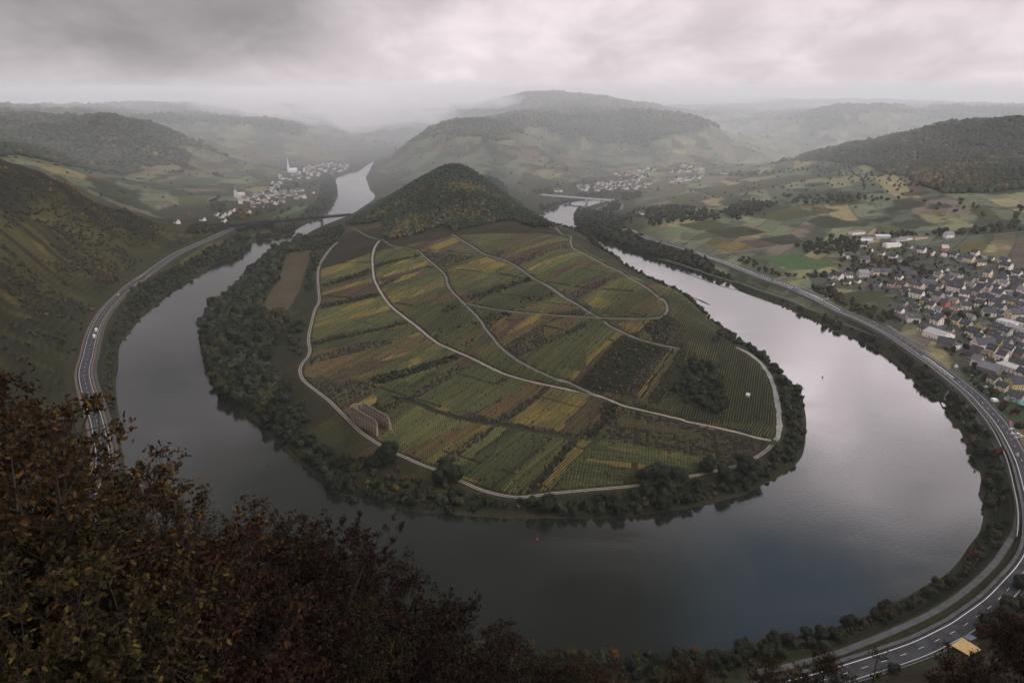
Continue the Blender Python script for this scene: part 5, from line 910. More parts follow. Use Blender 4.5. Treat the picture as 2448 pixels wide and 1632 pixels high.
# ---------------------------------------------------------------- vine rows
def vines():
    SPC, SEG = 2.15, 2.4; V = []; F = []; C = []; b = 0; r = np.random.default_rng(77)
    sets = {'main': DIRA, 'east': np.array([.36, .933]), 'south': np.array([.98, -.2])}
    east = np.array(W('H', [(860, 420), (1060, 460), (1330, 740), (1550, 860), (1560, 960), (1740, 1070), (1890, 1400), (1890, 1567), (1300, 1567), (1000, 1490), (500, 1340), (1100, 1480), (1140, 1100), (1100, 750), (990, 640), (960, 560)]))
    south = np.array(W('L', [(700, 290), (850, 45), (1300, 180), (1890, 312), (1740, 440), (1300, 570), (330, 680)]))
    cen = np.array([60.0, 700.0])
    for nm, dr in sets.items():
        nrm = np.array([dr[1], -dr[0]]); uu = np.arange(-520, 520, SPC); vv = np.arange(-520, 520, SEG); U, VV = np.meshgrid(uu, vv, indexing='ij')
        X = cen[0] + nrm[0] * U + dr[0] * VV; Y = cen[1] + nrm[1] * U + dr[1] * VV; X = X.ravel(); Y = Y.ravel()
        k = (np.hypot(X, Y) < 1080) & (Y > 300); X, Y = X[k], Y[k]
        e = inpoly(X, Y, east); s = inpoly(X, Y, south); k = {'main': ~e & ~s, 'east': e & ~s, 'south': s}[nm]; X, Y = X[k], Y[k]
        pid = plot_id(X, Y); k = (pid >= 0) | inpoly(X, Y, FIELD); X, Y, pid = X[k], Y[k], pid[k]; pc = np.where(pid >= 0, PLOT_C[pid], fill_class(X, Y)); k = np.isin(pc, list(ROWS)); X, Y, pc, pid = X[k], Y[k], pc[k], pid[k]
        k = (river_sd(X, Y) > 6) & inpoly(X, Y, PENI); X, Y, pc, pid = X[k], Y[k], pc[k], pid[k]
        for kk, P in TRACK.items():
            k = polydist(X, Y, P, 30)[0] > TRK_W[kk] + 2.2; X, Y, pc, pid = X[k], Y[k], pc[k], pid[k]
        k = polydist(X, Y, GRASSTRK, 30)[0] > 3.5; k &= r.random(len(X)) > np.where(pc == N_, .55, .03); k &= ~((hash01(pid, 0, 4) < .5) & (np.abs(((X * dr[0] + Y * dr[1]) / 61) % 1 - .5) > .475)); X, Y, pc, pid = X[k], Y[k], pc[k], pid[k]
        n = len(X); h = r.uniform(1.25, 1.6, n); w = r.uniform(.26, .44, n); lx, ly = dr * SEG * .53
        x0, y0, x1, y1 = X - lx, Y - ly, X + lx, Y + ly; z0, z1 = lookup(x0, y0), lookup(x1, y1); jx = nrm[0] * r.normal(0, .08, n); jy = nrm[1] * r.normal(0, .08, n)
        P = np.empty((n, 8, 3))
        for i, (xx, yy, zz) in enumerate(((x0, y0, z0), (x1, y1, z1))):
            P[:, i * 4 + 0] = np.stack([xx - nrm[0] * w, yy - nrm[1] * w, zz - .2], 1); P[:, i * 4 + 1] = np.stack([xx - nrm[0] * w * .8 + jx, yy - nrm[1] * w * .8 + jy, zz + h * (.9 if i else 1)], 1)
            P[:, i * 4 + 2] = np.stack([xx + nrm[0] * w * .8 + jx, yy + nrm[1] * w * .8 + jy, zz + h * (1 if i else .92)], 1); P[:, i * 4 + 3] = np.stack([xx + nrm[0] * w, yy + nrm[1] * w, zz - .2], 1)
        q = np.arange(n)[:, None] * 8 + b
        F += [q + [0, 1, 5, 4], q + [1, 2, 6, 5], q + [2, 3, 7, 6], q + [0, 3, 2, 1], q + [4, 5, 6, 7]]
        base = np.array([PAL[i] for i in range(11)])[pc] * 1.48 * VEG; uq = X * nrm[0] + Y * nrm[1]; vq = X * dr[0] + Y * dr[1]
        m_ = sstep(.44, .62, fbm(uq, vq / 3.5, 14, 3, 91))[:, None] * .55; alt = np.where(np.isin(pc, [Y_, V_, O_])[:, None], np.array(PAL[G_]) * 1.3, np.array(PAL[V_]) * 1.1) * VEG; base = base * (1 - m_) + alt * m_
        rowv = .7 + .55 * hash01(np.round(uq / SPC), pid, 8)
        base = base * (r.uniform(.86, 1.14, n) * rowv)[:, None]; C.append(np.repeat(base, 8, 0) * r.uniform(.85, 1.15, (n * 8, 1))); V.append(P.reshape(-1, 3)); b += n * 8
    return tag(mk('vineyard_rows', np.vstack(V), np.vstack(F), M_MASS, col=np.vstack(C)), 'long parallel rows of green, yellow and russet vines striping the river loop', 'vines', kind='stuff')
vines()
# ---------------------------------------------------------------- houses
def objcolmat(name, rough=.8, noise=.1):
    m = bpy.data.materials.new(name); m.use_nodes = True; nt = m.node_tree; n = nt.nodes; L = nt.links; b = n['Principled BSDF']; b.inputs['Roughness'].default_value = rough
    oi = n.new('ShaderNodeObjectInfo'); tc = n.new('ShaderNodeTexCoord'); tx = n.new('ShaderNodeTexNoise'); tx.inputs['Scale'].default_value = .9; tx.inputs['Detail'].default_value = 4; L.new(tc.outputs['Object'], tx.inputs['Vector'])
    mr = n.new('ShaderNodeMapRange'); mr.inputs[1].default_value = .3; mr.inputs[2].default_value = .7; mr.inputs[3].default_value = 1 - noise; mr.inputs[4].default_value = 1 + noise; L.new(tx.outputs['Fac'], mr.inputs[0])
    mx = n.new('ShaderNodeVectorMath'); mx.operation = 'MULTIPLY'; L.new(oi.outputs['Color'], mx.inputs[0]); L.new(mr.outputs[0], mx.inputs[1]); L.new(mx.outputs[0], b.inputs['Base Color']); return m
M_WALL = objcolmat('render_wall'); M_ROOF = objcolmat('slate_roof', .8, .25); M_CAR = objcolmat('car_paint', .3, .02)
M_GLASS = mat('window_glass', (.02, .024, .03), .15, spec=.6); M_FRAME = mat('white_frame', (.6, .6, .58), .6); M_DARK = mat('dark_metal', (.035, .035, .038), .6); M_TYRE = mat('tyre', (.02, .02, .02), .9)
WC = {'w': ((.76, .69, .61), 'white'), 'c': ((.66, .54, .39), 'cream'), 'y': ((.56, .46, .20), 'yellow'), 'p': ((.60, .42, .31), 'peach'), 'o': ((.42, .27, .10), 'ochre'), 'r': ((.42, .10, .07), 'red'), 'g': ((.38, .39, .37), 'grey'),
      'b': ((.20, .14, .11), 'brown'), 's': ((.14, .12, .11), 'dark stone'), 't': ((.40, .32, .22), 'tan'), 'k': ((.45, .33, .36), 'pinkish')}
RC = {'d': ((.030, .034, .040), 'dark slate'), 'g': ((.16, .17, .18), 'grey'), 'w': ((.42, .42, .43), 'pale'), 'n': ((.07, .05, .042), 'brown')}
def mesh_of(b, name, mats):
    o = b.obj(name, mats, link=False); me = o.data; bpy.data.objects.remove(o); return me
def house_meshes(Lx, Wy, H, P, flat=False, nfloor=2):
    """ridge along x; returns wall, roof, window spots"""
    hx, hy = Lx / 2, Wy / 2; w = MB()
    if flat: w.box(-hx, hx, -hy, hy, -1.5, H); r = MB().box(-hx - .3, hx + .3, -hy - .3, hy + .3, H + .003, H + .35)
    else:
        w.add([(-hx, -hy, -1.5), (hx, -hy, -1.5), (hx, hy, -1.5), (-hx, hy, -1.5), (-hx, -hy, H), (hx, -hy, H), (hx, hy, H), (-hx, hy, H), (-hx, 0, H + P), (hx, 0, H + P)],
              [(3, 2, 1, 0), (0, 1, 5, 4), (2, 3, 7, 6), (1, 2, 6, 9, 5), (3, 0, 4, 8, 7)])
        r = MB(); e = .45; s = P / hy; t = .28; zl = H - e * s
        for sg in (-1, 1):
            q = [(-hx - .35, sg * (hy + e), zl), (hx + .35, sg * (hy + e), zl), (hx + .35, 0, H + P), (-hx - .35, 0, H + P)]; q2 = [(a, b, c + t) for a, b, c in q]
            f = [(0, 1, 2, 3), (7, 6, 5, 4), (0, 4, 5, 1), (1, 5, 6, 2), (3, 7, 4, 0)]; r.add([(a, b, c + .01) for a, b, c in q] + q2, f if sg < 0 else [tuple(reversed(g)) for g in f])
    sp = []                                  # x, y, z, facing angle
    for fl in range(nfloor):
        z = 1.5 + fl * 2.75
        if z + .7 > H: break
        for sg in (-1, 1):
            for yy in (-Wy * .24, Wy * .24): sp.append((sg * (hx + .02), yy, z, 0 if sg > 0 else math.pi))
            nl = max(2, int(Lx / 3.6))
            for k in range(nl): sp.append((-hx + Lx * (k + .5) / nl, sg * (hy + .02), z, math.pi / 2 * sg))
    if not flat and P > 3.2:
        for sg in (-1, 1): sp.append((sg * (hx + .02), 0, H + P * .3, 0 if sg > 0 else math.pi))
    return mesh_of(w, 'wall', [M_WALL]), mesh_of(r, 'roof', [M_ROOF]), sp
_wb = MB().box(-.02, .05, -.62, .62, -.8, .8, 0).box(.05, .07, -.57, .57, -.75, .75, 1).box(.07, .085, -.03, .03, -.75, .75, 0); WIN = mesh_of(_wb, 'window', [M_FRAME, M_GLASS])
_db = MB().box(-.02, .06, -.55, .55, -1.1, 1.1, 0); DOOR = mesh_of(_db, 'door', [mat('door_wood', (.10, .06, .04), .6)])
_cb = MB().box(-.4, .4, -.4, .4, -1.5, .9, 0).box(-.48, .48, -.48, .48, .9, 1.05, 0); CHIM = mesh_of(_cb, 'chimney', [mat('chimney_brick', (.22, .11, .08), .9)])
_sb = MB().box(-.5, .5, -.4, .4, 0, .06, 0); SKYL = mesh_of(_sb, 'roof_window', [mat('roof_glass', (.3, .33, .36), .1, spec=1.0)])
HT = {'m': (10.5, 9, 5.6, 4.2, False, 2), 's': (8, 7, 3.4, 3.2, False, 1), 'l': (14, 10, 6.2, 5.0, False, 2), 'x': (20, 12, 7.5, 5.5, False, 3), 'f': (11, 9, 5.6, 0, True, 2), 'F': (20, 13, 6, 0, True, 2), 'h': (26, 22, 6, 4.2, False, 1), 'i': (26, 13, 5, 1.8, False, 1), 't': (9, 8, 7.6, 4.6, False, 3)}
HM = {k: house_meshes(*v) for k, v in HT.items()}
def put(me, name, parent, loc=(0, 0, 0), rz=0, color=None, scale=None):
    o = bpy.data.objects.new(name, me); COL.objects.link(o); o.parent = parent; o.location = loc; o.rotation_euler = (0, 0, rz)
    if color: o.color = (*color, 1)
    if scale: o.scale = scale
    return o
HOUSES = []
def house(fr, x, y, wc, size='m', rc='d', rot=None, kind='house', detail=True, label=None, sc=1.0, at=None):
    X, Y = at if at else hit(*px(fr, [(x, y)])[0]); r = random.Random(int(X * 7 + Y * 13)); rz = math.radians((-64 if rot is None else rot) + r.uniform(-7, 7)); Lx, Wy, H, P, flat, nf = HT[size]
    z = min(float(lookup(X + a, Y + b)) for a in (-4, 0, 4) for b in (-4, 0, 4))
    root = empty(kind, (X, Y, z), rz); s = sc * r.uniform(.92, 1.08); root.scale = (s, s, s * r.uniform(.95, 1.05)); wm, rm, sp = HM[size]
    col = tuple(np.array(WC[wc][0]) * r.uniform(.85, 1.08) * (1 if detail else .56)); put(wm, 'wall', root, color=col); put(rm, 'roof', root, color=tuple(np.array(RC[rc][0]) * r.uniform(.7, 1.5 if rc == 'd' else 1.05)))
    if detail:
        cam_a = math.atan2(-Y, -X)
        for wx, wy, wz, wa in sp:
            if math.cos(rz + wa - cam_a) > -.15: put(WIN, 'window', root, (wx, wy, wz), wa)
        put(DOOR, 'door', root, (-Lx * .12, -Wy / 2 - .02, 1.1), -math.pi / 2)
        if not flat and size not in 'hi': put(CHIM, 'chimney', root, (Lx * r.uniform(-.25, .25), Wy * .12, H + P * .78))
        if not flat and r.random() < .6:
            for k in range(r.randint(1, 2)): o = put(SKYL, 'roof_window', root, (Lx * r.uniform(-.3, .3), -Wy * .25, H + P * .5 + .32)); o.rotation_euler = (math.atan2(P, Wy / 2), 0, 0)
    HOUSES.append((root, X, Y, wc, rc, size, flat, label, detail)); return root
# the near village, house by house
for x, y, wc, *a in [(940, 175, 'p', 'm'), (1030, 150, 'p', 'l', 'g'), (1140, 95, 'g', 's'), (650, 180, 'w', 's'), (240, 260, 'p', 'm'), (70, 310, 'p', 'm'), (120, 390, 't', 'm'), (390, 320, 'w', 'm'), (560, 310, 'c', 'l', 'd', -10), (880, 220, 'p', 'm'), (1310, 220, 'p', 'm'), (1460, 150, 'w', 's'), (1560, 260, 'c', 't'),
        (1930, 200, 'w', 'l'), (1060, 370, 'w', 'x'), (1220, 470, 'w', 'm', 'd', -30), (1450, 450, 'k', 't'), (1540, 360, 'c', 'm'), (1650, 370, 'k', 't'), (1690, 560, 'w', 'l'), (1560, 540, 'w', 'm'), (1850, 470, 'w', 'l'), (1830, 640, 'w', 'l'), (1980, 590, 'k', 't'), (2150, 620, 'y', 'm'), (290, 480, 'w', 't'), (380, 500, 'w', 't'), (490, 600, 'y', 'm'), (610, 450, 'g', 't'), (740, 500, 'k', 'm'),
        (590, 680, 'w', 'm'), (1040, 580, 'p', 's', 'g'), (850, 640, 'r', 'm'), (740, 740, 'w', 's', 'g'), (1250, 690, 'w', 'm', 'd', -15), (1070, 740, 'c', 'f'), (910, 840, 'o', 'l'), (770, 910, 't', 'm'), (260, 930, 'w', 'l', 'd', -15), (1070, 960, 'c', 'm'), (1250, 1050, 'c', 'm'), (1680, 820, 'w', 'l', 'd', -15), (1570, 1080, 'y', 'l', 'd', 20), (1840, 1120, 't', 'm'), (2030, 1000, 'w', 'F', 'w'),
        (2200, 880, 'c', 'x', 'd', 0), (2150, 780, 'w', 'm'), (2330, 1000, 'w', 'm'), (2330, 860, 'c', 'm'), (1400, 1220, 'w', 'l'), (500, 1130, 'y', 's'), (440, 1090, 'w', 's'), (860, 1410, 's', 'l', 'd', -40), (1030, 1420, 'w', 'f', 'd'), (1300, 1400, 'w', 's'), (1560, 1450, 'w', 'x', 'd', 0), (1780, 1270, 'c', 'l'), (1950, 1400, 'g', 'l'), (1830, 1400, 'y', 'm'), (2270, 1530, 'w', 'm', 'd', -100),
        (2060, 1470, 'w', 's'), (1440, 1530, 'b', 'm'), (20, 760, 'w', 's'), (2280, 690, 'k', 'm'), (2320, 560, 'w', 'm'), (2200, 460, 'g', 's'), (2060, 430, 'g', 'f', 'g'), (340, 710, 'g', 's'), (140, 430, 'w', 's'), (1350, 890, 'g', 's', 'g'), (2250, 1140, 'w', 'F', 'g'), (2200, 300, 'b', 'm'), (1830, 320, 'w', 's'), (1700, 250, 'g', 'm'), (760, 300, 'w', 's'), (500, 130, 'g', 's'), (180, 120, 'b', 'm'), (100, 620, 'g', 's'), (600, 820, 'g', 's'),
        (1900, 800, 'g', 's'), (2120, 1330, 'b', 's'), (1640, 1000, 'g', 's'), (2000, 1180, 'g', 'm'), (1200, 560, 'g', 's')]:
    house('V', x, y, wc, *a)
house('V', 740, 1220, 'w', 'h', 'w', -64, 'village_hall')
_x, _y = scatter(np.array(W('I', [(1180, 560), (1500, 430), (1950, 480), (2352, 470), (2352, 1500), (2050, 1500), (1720, 1220), (1500, 1000), (1250, 860), (1150, 700)])), 15.5, 700, 30, .8)
EXTRA = list(zip(_x, _y))
for x, y, wc, *a in [(1740, 930, 'o', 's'), (1690, 900, 'b', 't'), (1680, 1020, 'w', 't', 'g'), (1930, 1260, 'c', 'm', 'd', -80), (2040, 1360, 'c', 'm'), (2250, 1340, 'y', 'x', 'd', 5), (2140, 1090, 'w', 'F', 'w'), (2300, 1050, 'p', 'm'), (2230, 1510, 'g', 'm'), (2160, 1230, 'w', 's'), (1590, 970, 'o', 's'), (2330, 1180, 'w', 'm'), (2120, 880, 'w', 't'), (2260, 900, 'b', 'm'), (2170, 1500, 'w', 's')]:
    house('R', x, y, wc, *a)
house('R', 1850, 1130, 's', 'x', 'g', -58)
for x, y, wc, *a in [(440, 310, 'w', 'm'), (500, 360, 'w', 's'), (640, 400, 'w', 's'), (780, 450, 'w', 'm'), (850, 480, 'w', 's', 'd', 0), (230, 440, 'w', 'l', 'd', 0), (430, 490, 't', 'l', 'd', 0), (1120, 370, 'w', 'm'), (1230, 400, 'c', 'm'), (1390, 350, 'r', 'm', 'w', -10), (1390, 420, 'w', 's', 'w'), (1510, 430, 'g', 'm'), (1680, 480, 'c', 'l'), (1760, 400, 'w', 'm'), (1820, 520, 'c', 'l', 'd', 0), (2110, 500, 'w', 'l'), (2130, 570, 'w', 'l'),
        (1950, 460, 'w', 's'), (120, 690, 'w', 'm'), (240, 670, 'w', 'm', 'd', 0), (410, 660, 'g', 'l', 'g', 0), (570, 640, 'c', 'l', 'd', 0), (690, 640, 'g', 'l', 'd', 0), (350, 730, 'w', 's'), (230, 750, 'w', 's'), (40, 680, 'w', 's'), (980, 680, 'b', 'l', 'd', 0), (1000, 780, 'p', 'm'), (850, 790, 'p', 's'), (760, 780, 'p', 'm'), (1440, 190, 'w', 'l', 'g', 0), (30, 770, 'g', 's'), (600, 770, 'g', 's'), (850, 690, 'w', 's'), (1110, 720, 'g', 's'), (1580, 470, 'g', 's'), (980, 320, 'g', 's')]:
    house('T', x, y, wc, *a)
for x, y, wc, rc, rot in [(340, 150, 'w', 'g', 5), (440, 205, 'g', 'n', 0), (640, 195, 'g', 'w', 0), (850, 235, 'g', 'g', 10), (960, 215, 'w', 'g', 10), (1090, 205, 't', 'n', 10), (760, 300, 'w', 'w', 0), (430, 250, 'g', 'w', 0)]:
    house('T', x, y, wc, 'i', rc, rot, 'warehouse')
_r = random.Random(3)
for a, b in EXTRA:
    if all(math.hypot(h[1] - a, h[2] - b) > (18 if h[5] in 'xhFi' else 12.5) for h in HOUSES) and polydist(np.array([a]), np.array([b]), RROAD)[0][0] > 24 and polydist(np.array([a]), np.array([b]), PTH['village_lane'])[0][0] > 9: house(None, 0, 0, _r.choice('wwwwcctk'), _r.choice('smmst'), 'd' if _r.random() < .8 else 'g', None, at=(a, b))
# far villages: small, pale, gabled
def far_village(fr, pts, sp, seed, place, keep=.8, cs='wwwwwgck'):
    poly = W(fr, pts); x, y = scatter(poly, sp, seed, 8, keep); r = random.Random(seed)
    for a, b in zip(x, y): house(None, 0, 0, r.choice(cs), r.choice('mmmsst'), r.choice('dddgn'), r.choice((-60, 20, -75, 10)), 'house', False, place, 1.12, (a, b))
far_village('Q', [(790, 540), (830, 470), (900, 480), (1120, 420), (1200, 390), (1330, 430), (1560, 400), (1680, 420), (1540, 500), (1420, 520), (1160, 580), (980, 600), (860, 590)], 21, 401, 'in the nearer half of the hazy riverside village', .78)
far_village('Q', [(1130, 350), (1240, 320), (1340, 330), (1360, 355), (1200, 375)], 23, 402, 'in the middle of the hazy riverside village', .8)
far_village('Q', [(1210, 260), (1430, 220), (1600, 130), (1760, 100), (2000, 110), (2080, 130), (1900, 210), (1700, 250), (1460, 290), (1240, 300)], 26, 403, 'below the spire of the hazy riverside village', .72)
for x, y in [(560, 690), (610, 715), (400, 745), (740, 640), (690, 680), (640, 690), (640, 760), (910, 660), (110, 775), (1110, 600)]: house('Q', x, y, 'w', 'm', 'd', -30, detail=False, label='outlying near the rail bridge')
far_village('S', [(500, 390), (640, 300), (700, 330), (870, 270), (1090, 250), (1430, 240), (1440, 320), (1250, 350), (1000, 360), (700, 375)], 20, 404, 'in the village beyond the road bridge', .82, 'wwwwwwwc')
far_village('S', [(1000, 165), (1150, 165), (1440, 110), (1560, 95), (1560, 115), (1430, 160), (1420, 215), (1210, 220)], 24, 405, 'on the upper edge beyond the road bridge', .6, 'wwwwp')
far_village('S', [(1610, 90), (1850, 65), (2050, 120), (2040, 140), (1850, 155), (1640, 165)], 25, 406, 'on the slope beyond the road bridge', .62, 'wwwwp')
far_village('S', [(1620, 240), (1840, 225), (2040, 190), (2080, 200), (1840, 265), (1690, 275)], 23, 407, 'on the rim of the plain', .7, 'wwww')
for x, y in [(2240, 170), (2270, 175), (370, 370), (420, 370), (1330, 630), (1290, 630)]: house('S', x, y, 'w', 'm', 'd', 20, detail=False, label='standing apart on the far plain')
HK = sorted([h for h in HOUSES if not h[8]], key=lambda h: math.hypot(h[1], h[2])); NDET = sum(1 for h in HOUSES if h[8] or h[0].name.startswith('village_hall'))
drop = HK[max(0, 296 - NDET):]; V = []; F = []; C = []; nb = 0
bpy.context.view_layer.update()
for h in drop:
    for ch in list(h[0].children):
        me = ch.data; M_ = h[0].matrix_basis @ ch.matrix_basis; vs = [M_ @ v.co for v in me.vertices]; V += vs; F += [tuple(i + nb for i in p.vertices) for p in me.polygons]; nb += len(vs); C += [tuple(ch.color[:3])] * len(vs); bpy.data.objects.remove(ch)
    bpy.data.objects.remove(h[0])
HOUSES = [h for h in HOUSES if h not in drop]
tag(mk('distant_houses', V, F, M_MASS, col=np.array(C)), 'remaining tiny houses at the far ends of the hazy villages', 'houses', kind='stuff')
# words that single out each house
ORD = ['nearest', 'second nearest', 'third nearest', 'fourth nearest', 'fifth nearest', 'sixth nearest', 'seventh nearest', 'eighth nearest', 'ninth nearest', 'tenth nearest', 'eleventh nearest', 'twelfth nearest', 'thirteenth nearest', 'fourteenth nearest', 'fifteenth nearest', 'sixteenth nearest', 'seventeenth nearest', 'eighteenth nearest', 'nineteenth nearest', 'twentieth nearest']
LMK = {'the pale roofed village hall': hit(*px('V', [(740, 1200)])[0]), 'the dark stone block': hit(*px('R', [(1850, 1130)])[0]), 'the ochre house': hit(*px('V', [(910, 840)])[0]), 'the bright flat roof': hit(*px('V', [(2030, 1000)])[0]), 'the red brick barn': hit(*px('T', [(1390, 350)])[0]), 'the green pitch': hit(*px('C', [(1100, 1280)])[0]),
       'the grass clearing': hit(*px('I', [(700, 690)])[0]), 'the big white gable': hit(*px('V', [(1060, 370)])[0]), 'the car park': hit(*px('U', [(900, 900)])[0]), 'the twin peach gables': hit(*px('V', [(990, 160)])[0]), 'the orange tree': hit(*px('I', [(950, 370)])[0])}
byk = {}
for h in HOUSES:
    root, X, Y, wc, rc, size, flat, label, det = h
    if root.name.startswith('village_hall'): tag(root, 'large white village hall with a broad pale metal roof beside the road', 'hall'); continue
    if not det:
        tag(root, '%s house with %s roof %s' % (WC[wc][1], RC[rc][1], label), 'house', 'houses ' + label); continue
    nm = 'warehouse' if root.name.startswith('warehouse') else 'house'; lm = min(LMK, key=lambda k: math.hypot(LMK[k][0] - X, LMK[k][1] - Y)); byk.setdefault((nm, wc, size, rc, lm), []).append((math.hypot(LMK[lm][0] - X, LMK[lm][1] - Y), root))
SZN = {'m': 'gabled', 's': 'small', 'l': 'long gabled', 'x': 'very long', 'f': 'flat-roofed', 'F': 'broad flat-roofed', 't': 'tall narrow', 'i': 'low wide', 'h': 'broad'}
for (nm, wc, size, rc, lm), lst in byk.items():
    lst.sort(key=lambda q: q[0])
    for i, (_, root) in enumerate(lst):
        tag(root, '%s %s %s with %s roof, %s to %s' % (WC[wc][1], SZN[size], nm, RC[rc][1], 'close' if len(lst) == 1 else ORD[min(i, 19)], lm), nm, 'warehouses behind the village' if nm == 'warehouse' else 'houses of the near village')
# church of the far village
X, Y = hit(*px('Q', [(1415, 205)])[0]); z = float(lookup(X, Y)); ch = empty('church', (X, Y, z), .4)
o = mk('nave', *(lambda b: (b.v, b.f))(MB().add([(-14, -7, -2), (14, -7, -2), (14, 7, -2), (-14, 7, -2), (-14, -7, 10), (14, -7, 10), (14, 7, 10), (-14, 7, 10), (-14, 0, 17), (14, 0, 17)], [(0, 1, 5, 4), (2, 3, 7, 6), (1, 2, 6, 9, 5), (3, 0, 4, 8, 7), (4, 5, 9, 8), (7, 8, 9, 6)])), [M_WALL], ch); o.color = (.45, .44, .43, 1)
o = MB().box(-18, -10.5, -4, 4, -2, 26).obj('tower', [M_WALL], ch); o.color = (.5, .49, .48, 1)
o = MB().add([(-18.2, -4.2, 26), (-10.3, -4.2, 26), (-10.3, 4.2, 26), (-18.2, 4.2, 26), (-14.2, 0, 52)], [(0, 1, 4), (1, 2, 4), (2, 3, 4), (3, 0, 4)]).obj('spire', [M_ROOF], ch); o.color = (.35, .35, .36, 1)
tag(ch, 'white church with a tall pointed spire above the hazy village', 'church')
X, Y = hit(*px('Q', [(775, 480)])[0]); z = float(lookup(X, Y)); ch = empty('chapel', (X, Y, z), .2)
o = MB().box(-4, 4, -4, 4, -2, 18).obj('tower', [M_WALL], ch); o.color = (.36, .33, .29, 1)
o = MB().add([(-4.2, -4.2, 18), (4.2, -4.2, 18), (4.2, 4.2, 18), (-4.2, 4.2, 18), (0, 0, 34)], [(0, 1, 4), (1, 2, 4), (2, 3, 4), (3, 0, 4)]).obj('spire', [M_ROOF], ch); o.color = (.08, .09, .1, 1)
o = MB().add([(4, -5, -2), (22, -5, -2), (22, 5, -2), (4, 5, -2), (4, -5, 8), (22, -5, 8), (22, 5, 8), (4, 5, 8), (4, 0, 13), (22, 0, 13)], [(0, 1, 5, 4), (2, 3, 7, 6), (1, 2, 6, 9, 5), (3, 0, 4, 8, 7), (4, 5, 9, 8), (7, 8, 9, 6)]).obj('nave', [M_WALL], ch); o.color = (.36, .33, .29, 1)
tag(ch, 'small pale chapel with a dark pointed tower at the slope foot', 'chapel')
# ---------------------------------------------------------------- ruined abbey
M_STONE = mat('ruin_stone', (.22, .172, .13), .95, .3, .6, .1, bump=.1, bsc=2)
M_BUTT = mat('pale_stone', (.27, .22, .165), .95, .3, .8)
M_COPE = mat('coping_stone', (.085, .08, .07), .95, .25, 1.0)
a0 = np.array(at_z(*px('P', [(690, 960)])[0], 8)[:2]); a1 = np.array(at_z(*px('P', [(1370, 1370)])[0], 8)[:2]); d = (a1 - a0); Lr = float(np.linalg.norm(d)); ang = math.atan2(d[1], d[0])
ab = empty('abbey_ruin', (a0[0], a0[1], float(lookup(*(a0 + d / 2))) - .3), ang); HW, TH, Wd = 13.6, 1.2, 11.5
def nave_wall(y0, nb, broken, seed):
    b = MB(); r = random.Random(seed); bw = Lr / nb
    for i in range(nb):
        x = i * bw; top = HW - (1.2 if broken and i == nb - 1 else 0); b.box(x, x + bw * .34, y0, y0 + TH, 0, top); b.box(x + bw * .66, x + bw, y0, y0 + TH, 0, top); b.box(x + bw * .34, x + bw * .66, y0, y0 + TH, 0, 6.2)
        b.add([(x + bw * .34, y0, top - 1.6), (x + bw * .5, y0, top - .7), (x + bw * .66, y0, top - 1.6), (x + bw * .66, y0, top), (x + bw * .34, y0, top), (x + bw * .34, y0 + TH, top - 1.6), (x + bw * .5, y0 + TH, top - .7), (x + bw * .66, y0 + TH, top - 1.6), (x + bw * .66, y0 + TH, top), (x + bw * .34, y0 + TH, top)],
              [(0, 1, 2, 3, 4), (9, 8, 7, 6, 5), (0, 5, 6, 1), (1, 6, 7, 2), (4, 3, 8, 9)])
    return b
nave_wall(0, 9, True, 1).obj('nave_wall', [M_STONE], ab); nave_wall(Wd, 9, True, 2).obj('nave_wall', [M_STONE], ab)
for yy in (-.25, Wd - .25): MB().box(-.2, Lr - 1, yy, yy + TH + .5, HW + .003, HW + .5).obj('coping', [M_COPE], ab)
for k in range(10):
    x = k * Lr / 9
    for yy, s in ((0, -1), (Wd + TH, 1)):
        b = MB(); y1 = yy + s * 1.0; b.add([(x - .4, yy, 0), (x + .4, yy, 0), (x + .4, y1, 0), (x - .4, y1, 0), (x - .4, yy, 10.2), (x + .4, yy, 10.2), (x + .4, yy + s * .7, 8.6), (x - .4, yy + s * .7, 8.6)], [(0, 1, 5, 4), (1, 2, 6, 5), (2, 3, 7, 6), (3, 0, 4, 7), (4, 5, 6, 7)]); b.obj('buttress', [M_BUTT], ab)
ap = MB(); pts = [(0, TH * .5), (-5, 2.6), (-6.5, 5), (-6.5, 7.6), (-4.4, 10.4), (0, Wd + TH * .5)]
for i in range(5):
    p, q = np.array(pts[i]), np.array(pts[i + 1]); e = (q - p) / np.linalg.norm(q - p); nn_ = np.array([e[1], -e[0]]) * .5; Ls = np.linalg.norm(q - p)
    for u0, u1, z0, z1 in ((0, .3, 0, 11.8), (.7, 1, 0, 11.8), (.3, .7, 0, 5), (.3, .7, 10.6, 11.8)):
        A1, B1 = p + e * Ls * u0, p + e * Ls * u1; ap.prism([tuple(A1 - nn_), tuple(B1 - nn_), tuple(B1 + nn_), tuple(A1 + nn_)], z0, z1 - (.03 * i))
ap.obj('apse', [M_STONE], ab)
MB().box(Lr + 1, Lr + 9, Wd - .2, Wd + 1, 0, 1.4).box(Lr + 1, Lr + 4, Wd + .2, Wd + .9, 1.4, 3).obj('fallen_wall', [M_STONE], ab)
MB().box(-5.4, -4.4, 4.5, 5.5, 0, 13).obj('pier', [M_STONE], ab)
tag(ab, 'roofless stone abbey ruin with tall lancet windows beside the gravel track', 'ruin')
